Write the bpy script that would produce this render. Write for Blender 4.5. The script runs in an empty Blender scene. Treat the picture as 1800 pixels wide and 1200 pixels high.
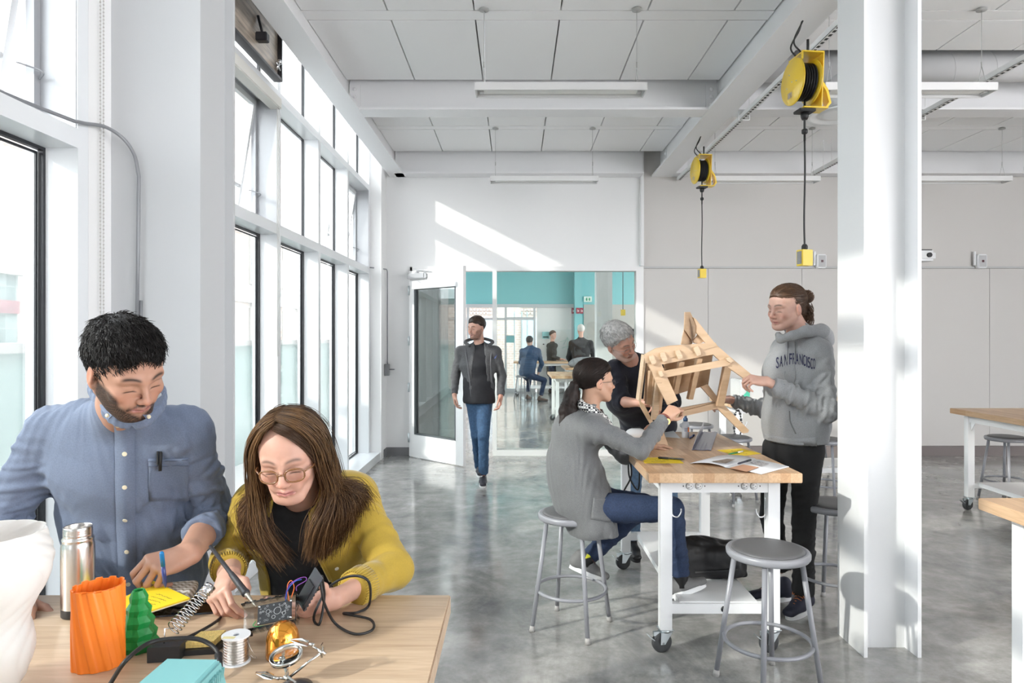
import bpy, bmesh, math, random
import numpy as np
from mathutils import Vector, Matrix
random.seed(7); np.random.seed(7)
sc = bpy.context.scene
COL = sc.collection
# ---------------------------------------------------------------- camera, world, lights, exposure
cam = bpy.data.objects.new('camera', bpy.data.cameras.new('camera')); COL.objects.link(cam)
cam.location = (0, 0, 1.55); cam.rotation_euler = (math.pi/2, 0, 0)
cam.data.sensor_width = 36; cam.data.lens = 24; cam.data.shift_x = -6/1800; cam.data.shift_y = -8/1800
cam.data.clip_start = .05; cam.data.clip_end = 300
sc.camera = cam
sc.view_settings.view_transform = 'Standard'; sc.view_settings.look = 'None'; sc.view_settings.gamma = 1
sc.view_settings.use_curve_mapping = False
sc.view_settings.exposure = 1.92
sc.cycles.max_bounces = 10; sc.cycles.diffuse_bounces = 6; sc.cycles.glossy_bounces = 3; sc.cycles.transparent_max_bounces = 16
sc.cycles.transmission_bounces = 6; sc.cycles.caustics_reflective = False; sc.cycles.caustics_refractive = False
sc.cycles.sample_clamp_indirect = 6
w = bpy.data.worlds.new('sky'); sc.world = w; w.use_nodes = True
wn = w.node_tree; bg = wn.nodes['Background']
tc = wn.nodes.new('ShaderNodeTexCoord'); sx = wn.nodes.new('ShaderNodeSeparateXYZ'); cr = wn.nodes.new('ShaderNodeValToRGB')
wn.links.new(tc.outputs['Generated'], sx.inputs[0]); wn.links.new(sx.outputs['Z'], cr.inputs[0]); wn.links.new(cr.outputs[0], bg.inputs[0])
cr.color_ramp.elements[0].color = (.98, .98, 1, 1); cr.color_ramp.elements[1].color = (.90, .945, 1, 1)
bg.inputs[1].default_value = 2.6
def sun_dir(): return Vector((1, .55, -.51)).normalized()
sl = bpy.data.lights.new('sun', 'SUN'); sl.energy = 1.0; sl.angle = math.radians(1.2); sl.color = (1, .95, .88)
so = bpy.data.objects.new('sun', sl); COL.objects.link(so); so.rotation_euler = sun_dir().to_track_quat('-Z', 'Y').to_euler()
# ---------------------------------------------------------------- helpers
def W(px, py, d):
    return Vector(((px-906)*d/1200, d, 1.55-(py-592)*d/1200))
MATS = {}
def mat(name, col=(.8,.8,.8), rough=.5, metal=0, spec=.5, noise=0, nscale=20, col2=None, stretch=None, bump=0, bscale=None, attr=False, coat=0, sheen=0, trans=0, emit=None, alpha=None, sss=0):
    if name in MATS: return MATS[name]
    m = bpy.data.materials.new(name); m.use_nodes = True; nt = m.node_tree; b = nt.nodes['Principled BSDF']
    b.inputs['Base Color'].default_value = (*col, 1); b.inputs['Roughness'].default_value = rough; b.inputs['Metallic'].default_value = metal
    b.inputs['Specular IOR Level'].default_value = spec
    if coat: b.inputs['Coat Weight'].default_value = coat; b.inputs['Coat Roughness'].default_value = .1
    if sheen: b.inputs['Sheen Weight'].default_value = sheen; b.inputs['Sheen Roughness'].default_value = .4
    if trans: b.inputs['Transmission Weight'].default_value = trans
    if sss: b.inputs['Subsurface Weight'].default_value = sss; b.inputs['Subsurface Radius'].default_value = (.02,.008,.004); b.inputs['Subsurface Scale'].default_value = 1
    if emit: b.inputs['Emission Color'].default_value = (*emit[:3], 1); b.inputs['Emission Strength'].default_value = emit[3]
    if alpha is not None: b.inputs['Alpha'].default_value = alpha
    tc = nt.nodes.new('ShaderNodeTexCoord'); mp = nt.nodes.new('ShaderNodeMapping'); nt.links.new(tc.outputs['Object'], mp.inputs[0])
    if stretch: mp.inputs['Scale'].default_value = stretch
    src = None
    if attr:
        a = nt.nodes.new('ShaderNodeAttribute'); a.attribute_name = 'Col'; src = a.outputs['Color']
    if noise or col2:
        n = nt.nodes.new('ShaderNodeTexNoise'); n.inputs['Scale'].default_value = nscale; n.inputs['Detail'].default_value = 4
        nt.links.new(mp.outputs[0], n.inputs[0])
        r = nt.nodes.new('ShaderNodeValToRGB'); r.color_ramp.elements[0].position = .35; r.color_ramp.elements[1].position = .68
        nt.links.new(n.outputs[0], r.inputs[0])
        if src is None:
            c2 = col2 or tuple(max(0, c*(1-noise)) for c in col)
            r.color_ramp.elements[0].color = (*col, 1); r.color_ramp.elements[1].color = (*c2, 1); src = r.outputs[0]
        else:
            r.color_ramp.elements[0].color = (1,1,1,1); r.color_ramp.elements[1].color = (1-noise,)*3+(1,)
            mx = nt.nodes.new('ShaderNodeMixRGB'); mx.blend_type = 'MULTIPLY'; mx.inputs[0].default_value = 1
            nt.links.new(src, mx.inputs[1]); nt.links.new(r.outputs[0], mx.inputs[2]); src = mx.outputs[0]
    if src is not None: nt.links.new(src, b.inputs['Base Color'])
    if bump:
        n2 = nt.nodes.new('ShaderNodeTexNoise'); n2.inputs['Scale'].default_value = bscale or nscale*2; n2.inputs['Detail'].default_value = 3
        nt.links.new(mp.outputs[0], n2.inputs[0]); bp = nt.nodes.new('ShaderNodeBump'); bp.inputs['Strength'].default_value = bump; bp.inputs['Distance'].default_value = .004
        nt.links.new(n2.outputs[0], bp.inputs['Height']); nt.links.new(bp.outputs[0], b.inputs['Normal'])
    MATS[name] = m
    return m
def mixglass(name, tint=(1,1,1), refl=.5, rough=0.0):
    m = bpy.data.materials.new(name); m.use_nodes = True; nt = m.node_tree; nt.nodes.clear()
    o = nt.nodes.new('ShaderNodeOutputMaterial'); t = nt.nodes.new('ShaderNodeBsdfTransparent'); t.inputs[0].default_value = (*tint, 1)
    g = nt.nodes.new('ShaderNodeBsdfGlossy'); g.inputs['Roughness'].default_value = rough; g.inputs[0].default_value = (1,1,1,1)
    f = nt.nodes.new('ShaderNodeFresnel'); f.inputs[0].default_value = 1.45; mu = nt.nodes.new('ShaderNodeMath'); mu.operation = 'MULTIPLY'; mu.inputs[1].default_value = refl
    x = nt.nodes.new('ShaderNodeMixShader'); nt.links.new(f.outputs[0], mu.inputs[0]); nt.links.new(mu.outputs[0], x.inputs[0])
    nt.links.new(t.outputs[0], x.inputs[1]); nt.links.new(g.outputs[0], x.inputs[2]); nt.links.new(x.outputs[0], o.inputs[0])
    MATS[name] = m; return m
class MB:
    """collects shapes into one mesh; each shape may take its own material slot"""
    def __init__(s): s.v = []; s.f = []; s.mi = []; s.sm = []; s.cur = 0; s.xf = None
    def add(s, vs, fs, smooth=False):
        n = len(s.v)
        if s.xf is not None: vs = [s.xf @ Vector(v) for v in vs]
        s.v += [tuple(v) for v in vs]
        for f in fs: s.f.append(tuple(i+n for i in f)); s.mi.append(s.cur); s.sm.append(smooth)
        return s
    def box(s, x0, x1, y0, y1, z0, z1, bev=0):
        if x0 > x1: x0, x1 = x1, x0
        if y0 > y1: y0, y1 = y1, y0
        if z0 > z1: z0, z1 = z1, z0
        if not bev:
            vs = [(x,y,z) for z in (z0,z1) for y in (y0,y1) for x in (x0,x1)]
            return s.add(vs, [(0,2,3,1),(4,5,7,6),(0,1,5,4),(2,6,7,3),(0,4,6,2),(1,3,7,5)])
        bm = bmesh.new(); bmesh.ops.create_cube(bm, size=1)
        for v in bm.verts: v.co = Vector(((x0+x1)/2+v.co.x*(x1-x0), (y0+y1)/2+v.co.y*(y1-y0), (z0+z1)/2+v.co.z*(z1-z0)))
        bmesh.ops.bevel(bm, geom=bm.edges[:], offset=bev, segments=2, affect='EDGES')
        bm.verts.index_update(); s.add([v.co.copy() for v in bm.verts], [tuple(v.index for v in f.verts) for f in bm.faces]); bm.free(); return s
    def obox(s, M, hx, hy, hz, bev=0):
        old = s.xf; s.xf = (old @ M) if old is not None else M
        s.box(-hx, hx, -hy, hy, -hz, hz, bev); s.xf = old; return s
    def prism(s, poly, off, smooth=False):
        """poly: list of 3d points, off: extrusion vector"""
        off = Vector(off); a = [Vector(p) for p in poly]; n = len(a)
        nn = Vector((0,0,0))
        for i in range(n): nn += a[i].cross(a[(i+1) % n])
        if nn.dot(off) > 0: a.reverse()
        vs = a + [p+off for p in a]
        return s.add(vs, [tuple(range(n)), tuple(range(2*n-1, n-1, -1))] + [((i+1) % n, i, i+n, (i+1) % n+n) for i in range(n)], smooth)
    def tube(s, pts, r, seg=10, closed=False, cap=True, flat=None):
        pts = [Vector(p) for p in pts]; n = len(pts); rr = r if isinstance(r, (list, tuple)) else [r]*n
        vs = []; prev = None
        for i, p in enumerate(pts):
            if closed: t = pts[(i+1) % n]-pts[i-1]
            else: t = pts[min(i+1, n-1)]-pts[max(i-1, 0)]
            t = t.normalized() if t.length > 1e-9 else Vector((0,0,1))
            if prev is None: u = t.orthogonal().normalized()
            else:
                u = prev-t*prev.dot(t); u = u.normalized() if u.length > 1e-6 else t.orthogonal().normalized()
            prev = u; v = t.cross(u)
            for k in range(seg):
                a = 2*math.pi*k/seg; vs.append(p+(u*math.cos(a)+v*math.sin(a))*rr[i])
        fs = []
        for i in range(n if closed else n-1):
            j = (i+1) % n
            for k in range(seg): fs.append((i*seg+k, i*seg+(k+1) % seg, j*seg+(k+1) % seg, j*seg+k))
        s.add(vs, fs, True)
        if cap and not closed: 
            b = len(s.v)-len(vs); s.f.append(tuple(b+k for k in range(seg-1, -1, -1))); s.mi.append(s.cur); s.sm.append(False)
            s.f.append(tuple(b+(n-1)*seg+k for k in range(seg))); s.mi.append(s.cur); s.sm.append(False)
        return s
    def lathe(s, prof, c=(0,0,0), M=None, seg=32, smooth=True, capb=True, capt=True, rf=None):
        """prof: (r, z) pairs bottom to top"""
        vs = []; n = len(prof)
        for i, (r, z) in enumerate(prof):
            for k in range(seg):
                a = 2*math.pi*k/seg; q = r if rf is None else rf(r, z, a); vs.append(Vector((q*math.cos(a), q*math.sin(a), z)))
        M = M or Matrix.Identity(4); T = Matrix.Translation(Vector(c)) @ M
        vs = [T @ v for v in vs]; fs = []
        for i in range(n-1):
            for k in range(seg): fs.append((i*seg+k, i*seg+(k+1) % seg, (i+1)*seg+(k+1) % seg, (i+1)*seg+k))
        if capb and prof[0][0] > 1e-6: fs.append(tuple(range(seg-1, -1, -1)))
        if capt and prof[-1][0] > 1e-6: fs.append(tuple((n-1)*seg+k for k in range(seg)))
        return s.add(vs, fs, smooth)
    def cyl(s, a, b, r, seg=20, r2=None):
        return s.tube([a, b], [r, r if r2 is None else r2], seg)
    def sphere(s, c, r, seg=16, sc3=(1,1,1)):
        n = seg//2; c = Vector(c)
        vs = [c+Vector((0,0,-r*sc3[2]))]
        for i in range(1, n):
            t = math.pi*i/n
            for k in range(seg):
                a = 2*math.pi*k/seg; vs.append(c+Vector((r*math.sin(t)*math.cos(a)*sc3[0], r*math.sin(t)*math.sin(a)*sc3[1], -r*math.cos(t)*sc3[2])))
        vs.append(c+Vector((0,0,r*sc3[2]))); m = len(vs)-1; fs = []
        for k in range(seg): fs.append((0, 1+(k+1) % seg, 1+k)); fs.append((m, m-seg+k, m-seg+(k+1) % seg))
        for i in range(n-2):
            for k in range(seg): fs.append((1+i*seg+k, 1+i*seg+(k+1) % seg, 1+(i+1)*seg+(k+1) % seg, 1+(i+1)*seg+k))
        return s.add(vs, fs, True)
    def build(s, name, m, parent=None, loc=None):
        me = bpy.data.meshes.new(name)
        off = Vector(loc) if loc is not None else (Vector(parent.location) if parent is not None and parent.get('_w') else Vector((0,0,0)))
        me.from_pydata([tuple(Vector(v)-off) for v in s.v], [], s.f)
        for x in (m if isinstance(m, (list, tuple)) else [m]): me.materials.append(x)
        me.polygons.foreach_set('material_index', s.mi); me.polygons.foreach_set('use_smooth', s.sm); me.update()
        o = bpy.data.objects.new(name, me); COL.objects.link(o)
        if parent is not None: o.parent = parent
        if loc is not None: o.location = loc
        return o
def tag(o, label=None, cat=None, group=None, kind=None):
    if label: o['label'] = label
    if cat: o['category'] = cat
    if group: o['group'] = group
    if kind: o['kind'] = kind
    return o
def thing(name, label, cat, loc=(0,0,0), rz=0, group=None):
    """Empty at a thing's base; parts are given in the thing's own coordinates"""
    o = bpy.data.objects.new(name, None); COL.objects.link(o); o.empty_display_size = .1
    o.location = loc; o.rotation_euler = (0,0,rz); return tag(o, label, cat, group)
def rebase(root, loc):
    """move an Empty to the base of its parts, which were written in world coordinates"""
    loc = Vector(loc); root.location = loc
    for c in root.children: c.location = Vector(c.location)-loc
def kids(o): return [c for c in bpy.data.objects if c.parent == o]
def copy_tree(o, parent=None):
    c = o.copy(); COL.objects.link(c)
    if parent is not None: c.parent = parent
    for ch in list(o.children): copy_tree(ch, c)
    return c
def struct(o): o['kind'] = 'structure'; return o
def sempty(name):
    o = bpy.data.objects.new(name, None); COL.objects.link(o); o['kind'] = 'structure'; return o
def bez(pts, n=12):
    """Catmull-Rom through points"""
    P = [Vector(p) for p in pts]; P = [2*P[0]-P[1]]+P+[2*P[-1]-P[-2]]; out = []
    for i in range(1, len(P)-2):
        for k in range(n):
            t = k/n; a, b, c, d = P[i-1], P[i], P[i+1], P[i+2]
            out.append(.5*((2*b)+(c-a)*t+(2*a-5*b+4*c-d)*t*t+(3*b-a-3*c+d)*t**3))
    out.append(P[-2]); return out
def frame(o, y, up=(0,0,1)):
    """matrix with origin o, +Y along y, +Z close to up"""
    y = Vector(y).normalized(); u = Vector(up); x = y.cross(u)
    x = x.normalized() if x.length > 1e-6 else y.orthogonal().normalized(); z = x.cross(y)
    M = Matrix((x, y, z)).transposed().to_4x4(); M.translation = Vector(o); return M
GLASS = mixglass('window_glass', (.97,.99,.985), .55)
GLASSG = mixglass('partition_glass', (.93,.965,.95), .9)
WHITE = mat('white_paint', (.80,.81,.82), .35, spec=.4)
WALLM = mat('wall_paint', (.80,.80,.80), .75, spec=.2)
WALLSH = mat('shaded_wall_paint', (.62,.60,.58), .75, spec=.2)  # wall paint made darker and warmer: shade of the right side in the colour
ALU = mat('white_frame_metal', (.76,.78,.80), .3, spec=.5)
GREYF = mat('grey_sash_metal_reveal_shade', (.42,.43,.45), .4, metal=.3)
BLACKR = mat('black_gasket', (.015,.016,.02), .4)
DARK = mat('dark_gap', (.03,.03,.03), .9)
STEEL = mat('bright_steel', (.72,.73,.75), .22, metal=1)
ZINC = mat('zinc_steel', (.55,.60,.62), .3, metal=1)
# ---------------------------------------------------------------- structure
YB = 8.95       # back wall
# floor
m = bpy.data.materials.new('polished_concrete'); m.use_nodes = True; nt = m.node_tree; b = nt.nodes['Principled BSDF']
tc = nt.nodes.new('ShaderNodeTexCoord')
def nz(scale, det, rough=.6, dist=0):
    n = nt.nodes.new('ShaderNodeTexNoise'); n.inputs['Scale'].default_value = scale; n.inputs['Detail'].default_value = det; n.inputs['Roughness'].default_value = rough; n.inputs['Distortion'].default_value = dist
    nt.links.new(tc.outputs['Object'], n.inputs[0]); return n.outputs[0]
def ramp(src, stops):
    r = nt.nodes.new('ShaderNodeValToRGB'); el = r.color_ramp.elements
    while len(el) < len(stops): el.new(.5)
    for e, (p, c) in zip(el, stops): e.position = p; e.color = (*c, 1)
    nt.links.new(src, r.inputs[0]); return r.outputs[0]
def mixc(a, c, fac, mode='MIX'):
    x = nt.nodes.new('ShaderNodeMixRGB'); x.blend_type = mode
    if hasattr(fac, 'name') or not isinstance(fac, (int, float)): nt.links.new(fac, x.inputs[0])
    else: x.inputs[0].default_value = fac
    nt.links.new(a, x.inputs[1]); nt.links.new(c, x.inputs[2]); return x.outputs[0]
base = ramp(nz(1.5, 8, .72, .9), [(.34, (.20,.203,.205)), (.5, (.32,.315,.30)), (.66, (.45,.44,.42))])
fine = ramp(nz(7, 6, .7), [(.35, (.72,.72,.72)), (.65, (1.15,1.15,1.15))])
c = mixc(base, fine, 1, 'MULTIPLY')
vo = nt.nodes.new('ShaderNodeTexVoronoi'); vo.inputs['Scale'].default_value = 55; nt.links.new(tc.outputs['Object'], vo.inputs[0])
sp = ramp(vo.outputs['Distance'], [(.0, (1,1,1)), (.16, (0,0,0)), (1, (0,0,0))])
pm = ramp(nz(2.2, 3), [(.5, (0,0,0)), (.7, (.45,.45,.45))])
spm = mixc(sp, pm, 1, 'MULTIPLY')
wh = nt.nodes.new('ShaderNodeRGB'); wh.outputs[0].default_value = (.55,.54,.52,1)
c = mixc(c, wh.outputs[0], spm)
nt.links.new(c, b.inputs['Base Color'])
rr = ramp(nz(3, 5), [(.3, (.10,.10,.10)), (.7, (.26,.26,.26))]); nt.links.new(rr, b.inputs['Roughness'])
b.inputs['Specular IOR Level'].default_value = .6; b.inputs['Coat Weight'].default_value = .35; b.inputs['Coat Roughness'].default_value = .08
FLOORM = m
struct(MB().box(-2.1, 9.2, -5, 19.3, -.15, 0).build('floor', FLOORM))
# walls of the workshop
wb = MB()
wb.box(-2.1, -1.36, YB, YB+.2, 2.46, 4.3).box(-2.1, -1.372, YB, YB+.2, 0, 2.46)
wb.box(-1.36, 1.63, YB, YB+.2, 2.46, 4.3)
struct(wb.build('wall_back', WALLM))
struct(MB().box(1.67, 9.2, YB-.02, YB+.2, 0, 4.3).build('wall_back', WALLSH))
wp = MB()
for x0, x1 in ((1.672, 2.515), (2.52, 3.74), (3.745, 6.19), (6.195, 9.15)): wp.box(x0, x1, YB-.035, YB-.0205, .13, 2.44)
struct(wp.build('wall_panel', WALLSH))
struct(MB().box(1.67, 9.15, YB-.05, YB-.0205, 2.445, 2.47).build('trim_1', mat('rail_grey', (.5,.5,.5), .5)))
struct(MB().box(1.67, 9.15, YB-.05, YB-.0205, 0, .125).build('baseboard_back', mat('baseboard_brown', (.20,.17,.165), .6)))
bl = MB().box(-1.685, -1.375, YB-.012, YB-.0005, 0, .105).box(-1.6895, -1.677, 8.75, YB-.012, 0, .105)
struct(bl.build('baseboard_left', mat('baseboard_grey', (.20,.20,.21), .6)))
struct(MB().box(9.0, 9.2, 1, YB, 0, 4.3).box(9.0, 9.2, -5, 1, 0, .5).box(9.0, 9.2, -5, 1, 3.95, 4.3).build('wall_right', WALLM))  # unseen opening added near the front end to let daylight fill the room
struct(MB().box(-2.1, 9.2, -5.2, -5, 0, .4).box(-2.1, 4.2, -5.2, -5, .4, 4.3).box(4.2, 9.2, -5.2, -5, 3.95, 4.3).build('wall_front', WALLM))  # opening behind the camera, added for more daylight and out of view
# ceiling: panels with narrow open joints under a dark deck
struct(MB().box(-2.1, 9.2, -5, YB+.2, 4.28, 4.4).build('ceiling', mat('deck', (.45,.45,.46), .8)))
ct = MB()
def rafts(x0, x1, y0, y1, strips, xs):
    ys = [y0]
    for a, b2 in strips:
        ys += [a, b2]
    ys.append(y1)
    for i in range(len(ys)-1):
        a, b2 = ys[i]+.006, ys[i+1]-.006
        if i % 2: ct.box(x0, x1, a, b2, 3.92, 3.97); continue
        cuts = [x0]+[x for x in xs if x0+.05 < x < x1-.05]+[x1]
        for k in range(len(cuts)-1): ct.box(cuts[k]+.006, cuts[k+1]-.006, a, b2, 3.92, 3.97)
XS = [-.93+.63*k for k in range(-1, 17)]
for seg, (x0, x1, e1) in enumerate(((-1.56, 1.885, 6.3), (2.02, 9.0, 5.65))):
    rafts(x0, x1, 3.0, e1, [(4.96, 5.11)], XS); rafts(x0, x1, -.6, 2.7, [(1.0, 1.15)], XS); rafts(x0, x1, -4.6, -.9, [(-3, -2.85)], XS)
    rafts(x0, x1, 6.42 if seg else 6.42, 8.72, [(7.67, 7.80)], XS)
struct(ct.build('ceiling_panel', mat('ceiling_white', (.92,.92,.92), .8, spec=.2)))
# steel beams
BEAMM = mat('beam_paint', (.80,.80,.81), .4, spec=.4)
def ibeam_y(x0, x1, y0, y1, zb, zt, name='steel_beam'):
    xc = (x0+x1)/2; q = MB().box(x0, x1, y0, y1, zb, zb+.02).box(xc-.008, xc+.008, y0, y1, zb+.02, zt-.02).box(x0, x1, y0, y1, zt-.02, zt); return struct(q.build(name, BEAMM))
def ibeam_x(x0, x1, y0, y1, zb, zt, name='steel_beam'):
    yc = (y0+y1)/2; q = MB().box(x0, x1, y0, y1, zb, zb+.022).box(x0, x1, yc-.008, yc+.008, zb+.022, zt-.02).box(x0, x1, y0, y1, zt-.02, zt); return struct(q.build(name, BEAMM))
struct(MB().box(-1.64, -1.44, -5, 8.93, 3.64, 3.66).box(-1.58, -1.56, -5, 8.93, 3.66, 4.2).build('steel_beam', BEAMM))
struct(MB().box(1.78, 2.045, -5, 8.93, 3.64, 3.665).box(1.895, 1.925, -5, 8.93, 3.665, 4.2).build('steel_beam', BEAMM))
for yb in (6.29, 2.75, -.85):
    struct(MB().box(-1.55, 1.885, yb, yb+.22, 3.645, 3.668).box(-1.55, 1.885, yb+.10, yb+.12, 3.668, 4.2).build('steel_beam', BEAMM))
    struct(MB().box(1.935, 9.0, yb, yb+.22, 3.645, 3.668).box(1.935, 9.0, yb+.10, yb+.12, 3.668, 4.2).build('steel_beam', BEAMM))
struct(MB().box(-1.55, 1.64, 8.72, 8.945, 3.64, 3.66).box(-1.55, 1.64, 8.80, 8.82, 3.66, 4.2).build('steel_beam', BEAMM))
struct(MB().box(2.05, 9.0, 8.72, 8.92, 3.64, 3.66).box(2.05, 9.0, 8.80, 8.82, 3.66, 4.2).build('steel_beam', BEAMM))
struct(MB().box(1.635, 1.669, 8.86, YB, 2.47, 4.2).build('trim_2', WALLM))
# bolted connection plates
for x, zc in ((-1.5, 3.79), (1.83, 3.79)):
    q = MB().box(x-.05, x+.05, 6.375, 6.388, 3.675, 3.91)
    for k in range(3): q.lathe([(.018,0),(.018,.012),(.010,.022),(0,.024)], c=(x, 6.375, 3.72+.07*k), M=Matrix.Rotation(math.pi/2, 4, 'X'), seg=12)
    struct(q.build('beam_plate', BEAMM))
q = MB()
for k in range(3): q.lathe([(.018,0),(.018,.012),(.010,.022),(0,.024)], c=(1.894, 8.60, 3.72+.07*k), M=Matrix.Rotation(-math.pi/2, 4, 'Y'), seg=12)
q.box(1.885, 1.894, 8.55, 8.65, 3.68, 3.9); struct(q.build('beam_plate', BEAMM))
# right steel column (wide flange) and left column
struct(MB().box(1.685, 1.703, 3.30, 3.57, 0, 3.6).box(1.703, 1.945, 3.41, 3.425, 0, 3.6).box(1.945, 1.963, 3.30, 3.57, 0, 3.6).build('steel_column', mat('column_paint', (.72,.73,.74), .3, spec=.5)))
struct(MB().box(-1.83, -1.426, 3.09, 3.35, 0, 3.6).box(-1.83, -1.385, 3.35, 3.372, 0, 3.6).build('wall_pier', mat('pier_paint', (.54,.55,.56), .6, spec=.3)))
# ---------------------------------------------------------------- window wall on the left
XM, XG = -1.83, -1.965
MW = .035
D0 = 5.29
muls = [D0+1.09*k for k in range(4)] + [4.20]
lmuls = [2.89-1.09*k for k in range(7)]
def bay(n, a, b, operable, top=True, zb=.1, zt=3.38, blind=False, zc=4.15):
    """one glazed bay between mullion centres a < b"""
    w = sempty('window_%d' % n); y0, y1 = a+MW, b-MW
    fr = MB()
    fr.box(XG-.06, XM, b-MW, b+MW, zb, zc)                      # mullion
    fr.box(XG-.06, XM, y0, y1, 2.34, 2.42)                      # transom
    fr.box(XG-.06, XM, y0, y1, 3.38, 3.45)
    fr.box(XG-.06, XM, y0, y1, 0, zb)
    fr.box(XG-.06, XM, y0, y1, zc, zc+.1)
    fr.build('window_frame', ALU, w)
    def ring(mb, ya, yb, za, zb2, x0, x1, t):
        mb.box(x0, x1, ya, ya+t, za, zb2).box(x0, x1, yb-t, yb, za, zb2).box(x0, x1, ya+t, yb-t, zb2-t, zb2).box(x0, x1, ya+t, yb-t, za, za+t)
    g = MB(); ring(g, y0, y1, zb, 2.34, XG-.024, XG, .014); ring(g, y0+.020, y1-.020, zb+.020, 2.32, XG-.028, XG-.020, .010)
    if not operable: ring(g, y0, y1, 2.42, 3.38, XG-.022, XG-.0, .012)
    ring(g, y0, y1, 3.45, zc, XG-.022, XG, .012)
    g.build('gasket', BLACKR, w)
    p = MB(); p.box(XG-.036, XG-.03, y0+.02, y1-.02, zb+.02, 2.32)
    if not operable: p.box(XG-.036, XG-.03, y0+.02, y1-.02, 2.44, 3.36)
    p.box(XG-.036, XG-.03, y0+.02, y1-.02, 3.47, zc-.02); p.build('pane', GLASS, w)
    if operable:
        # outward tilted awning sash with a mid rail, chain opener at the sill
        fr2 = MB(); ring(fr2, y0, y1, 2.42, 3.38, XG-.055, XG-.02, .04); fr2.build('sash_frame', GREYF, w)
        rshade = MB().box(XG-.02, XM-.006, y1-.004, y1, 2.424, 3.376).box(XG-.02, XM-.006, y0, y0+.004, 2.424, 3.376).box(XG-.02, XM-.012, y0+.004, y1-.004, 2.42, 2.424)
        rshade.build('reveal_shade', GREYF, w)  # thin grey boxes stand in for the shade on the white reveal
        H = .90; ang = math.radians(9)
        M = Matrix.Translation((XG-.03, 0, 3.35)) @ Matrix.Rotation(ang, 4, 'Y')
        s2 = MB(); s2.xf = M; ring(s2, y0+.05, y1-.05, -H, 0, -.02, .02, .035); s2.box(-.01, .012, y0+.085, y1-.085, -H+.23, -H+.25)
        ym = y0+(y1-y0)*.35; s2.box(-.004, .008, ym, ym+.015, -H+.04, -H+.23)
        s2.build('sash', mat('light_grey_sash', (.58,.59,.60), .4), w)
        p2 = MB(); p2.xf = M; p2.box(-.004, .0, y0+.08, y1-.08, -H+.03, -.03); p2.build('pane', GLASS, w)
        ac = MB(); yc = (y0+y1)/2
        ac.box(XG-.02, XG+.035, yc-.22, yc+.22, 2.425, 2.46, .006).box(XG-.03, XG+.02, yc-.03, yc+.03, 2.46, 2.475)
        ac.tube(bez([(XG, yc+.1, 2.47), (XG-.06, yc+.05, 2.475), (XG-.13, yc, 2.49)]), .006, 6)
        ac.tube(bez([(XG-.01, y1-.02, 2.62), (XG+.02, y1-.05, 2.64), (XG-.05, y1-.10, 2.66)]), .004, 6)
        ac.build('window_opener', mat('opener_grey', (.36,.37,.39), .35, metal=.6), w)
    return w
n = 1
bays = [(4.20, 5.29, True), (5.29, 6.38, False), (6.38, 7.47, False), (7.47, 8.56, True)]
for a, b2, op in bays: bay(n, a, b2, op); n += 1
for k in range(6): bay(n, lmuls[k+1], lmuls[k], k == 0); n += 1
# wall bits between window groups
wl = MB()
wl.box(-2.1, XM, 2.926, 3.09, 0, 4.25).box(-2.1, -1.831, 3.09, 3.372, 0, 4.25).box(-2.1, XM-.02, 3.372, 4.235, 0, 4.25)
wl.box(-2.1, -1.69, 8.596, YB, 0, 4.25).box(-2.1, -2.0, -5, -3.7, 0, 4.25)
wl.box(-2.1, XM-.02, -5, YB, 4.25, 4.3)
struct(wl.build('wall_left', WALLM))
struct(MB().box(XM, -1.70, 3.38, 8.80, 0, .10).box(XM, -1.72, -3.7, 3.085, 0, .10).build('trim_3', ALU))
# dark clerestory signboard seen from behind, above the nearest visible bay
# ---------------------------------------------------------------- partition: glazed screen, open door
pf = MB()
FY0, FY1 = YB-.05, YB+.10
pf.box(-1.375, -1.345, FY0, FY1, 0, 2.46).box(-1.375, 1.672, FY0, FY1, 2.41, 2.47)
pf.box(-.30, -.245, FY0, FY1, 0, 2.41).box(1.575, 1.672, FY0, FY1, 0, 2.41).box(-.245, 1.575, FY0, FY1, 0, .075)
sw = sempty('window_20'); pf.build('window_frame', mat('screen_white', (.80,.80,.80), .4), sw)
MB().box(-.245, 1.575, YB+.02, YB+.03, .075, 2.41).build('pane', GLASSG, sw)
# the open door leaf, hinged on the left jamb and swung into the room
dr = sempty('door_1'); dr.location = (-1.345, 8.87, 0); dr.rotation_euler = (0,0,math.radians(-43))
LW = 1.03
q = MB()
q.box(0, .105, -.045, 0, .01, 2.40).box(LW-.135, LW, -.045, 0, .01, 2.40).box(.105, LW-.135, -.045, 0, .01, .30).box(.105, LW-.135, -.045, 0, 2.17, 2.40)
q.build('door_leaf', mat('door_white', (.84,.84,.84), .35), dr)
q = MB()
for a in ((.105,.12,.30,2.17),(LW-.15,LW-.135,.30,2.17),(.12,LW-.15,.30,.315),(.12,LW-.15,2.155,2.17)): q.box(a[0],a[1],-.05,.005,a[2],a[3])
q.build('glazing_bead', mat('bead_dark', (.10,.11,.12), .4), dr)
MB().box(.12, LW-.15, -.026, -.02, .315, 2.155).build('door_pane', GLASSG, dr)
q = MB()
q.tube(bez([(LW-.10, -.10, .95), (LW-.10, -.10, 1.05), (LW-.10, -.10, 1.22)]), .011, 8)
q.tube([(LW-.10, -.045, .97), (LW-.10, -.10, .97)], .008, 8); q.tube([(LW-.10, -.045, 1.2), (LW-.10, -.10, 1.2)], .008, 8)
q.build('door_handle', STEEL, dr)
q = MB()
q.box(.02, .36, -.10, -.045, 2.29, 2.36, .008)
q.box(.16, .20, -.085, -.06, 2.36, 2.385); q.obox(Matrix.Translation((.30, -.08, 2.392)) @ Matrix.Rotation(.12, 4, 'Y'), .16, .012, .005)
q.build('door_closer', mat('closer_silver', (.55,.56,.58), .35, metal=.7), dr)
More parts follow.
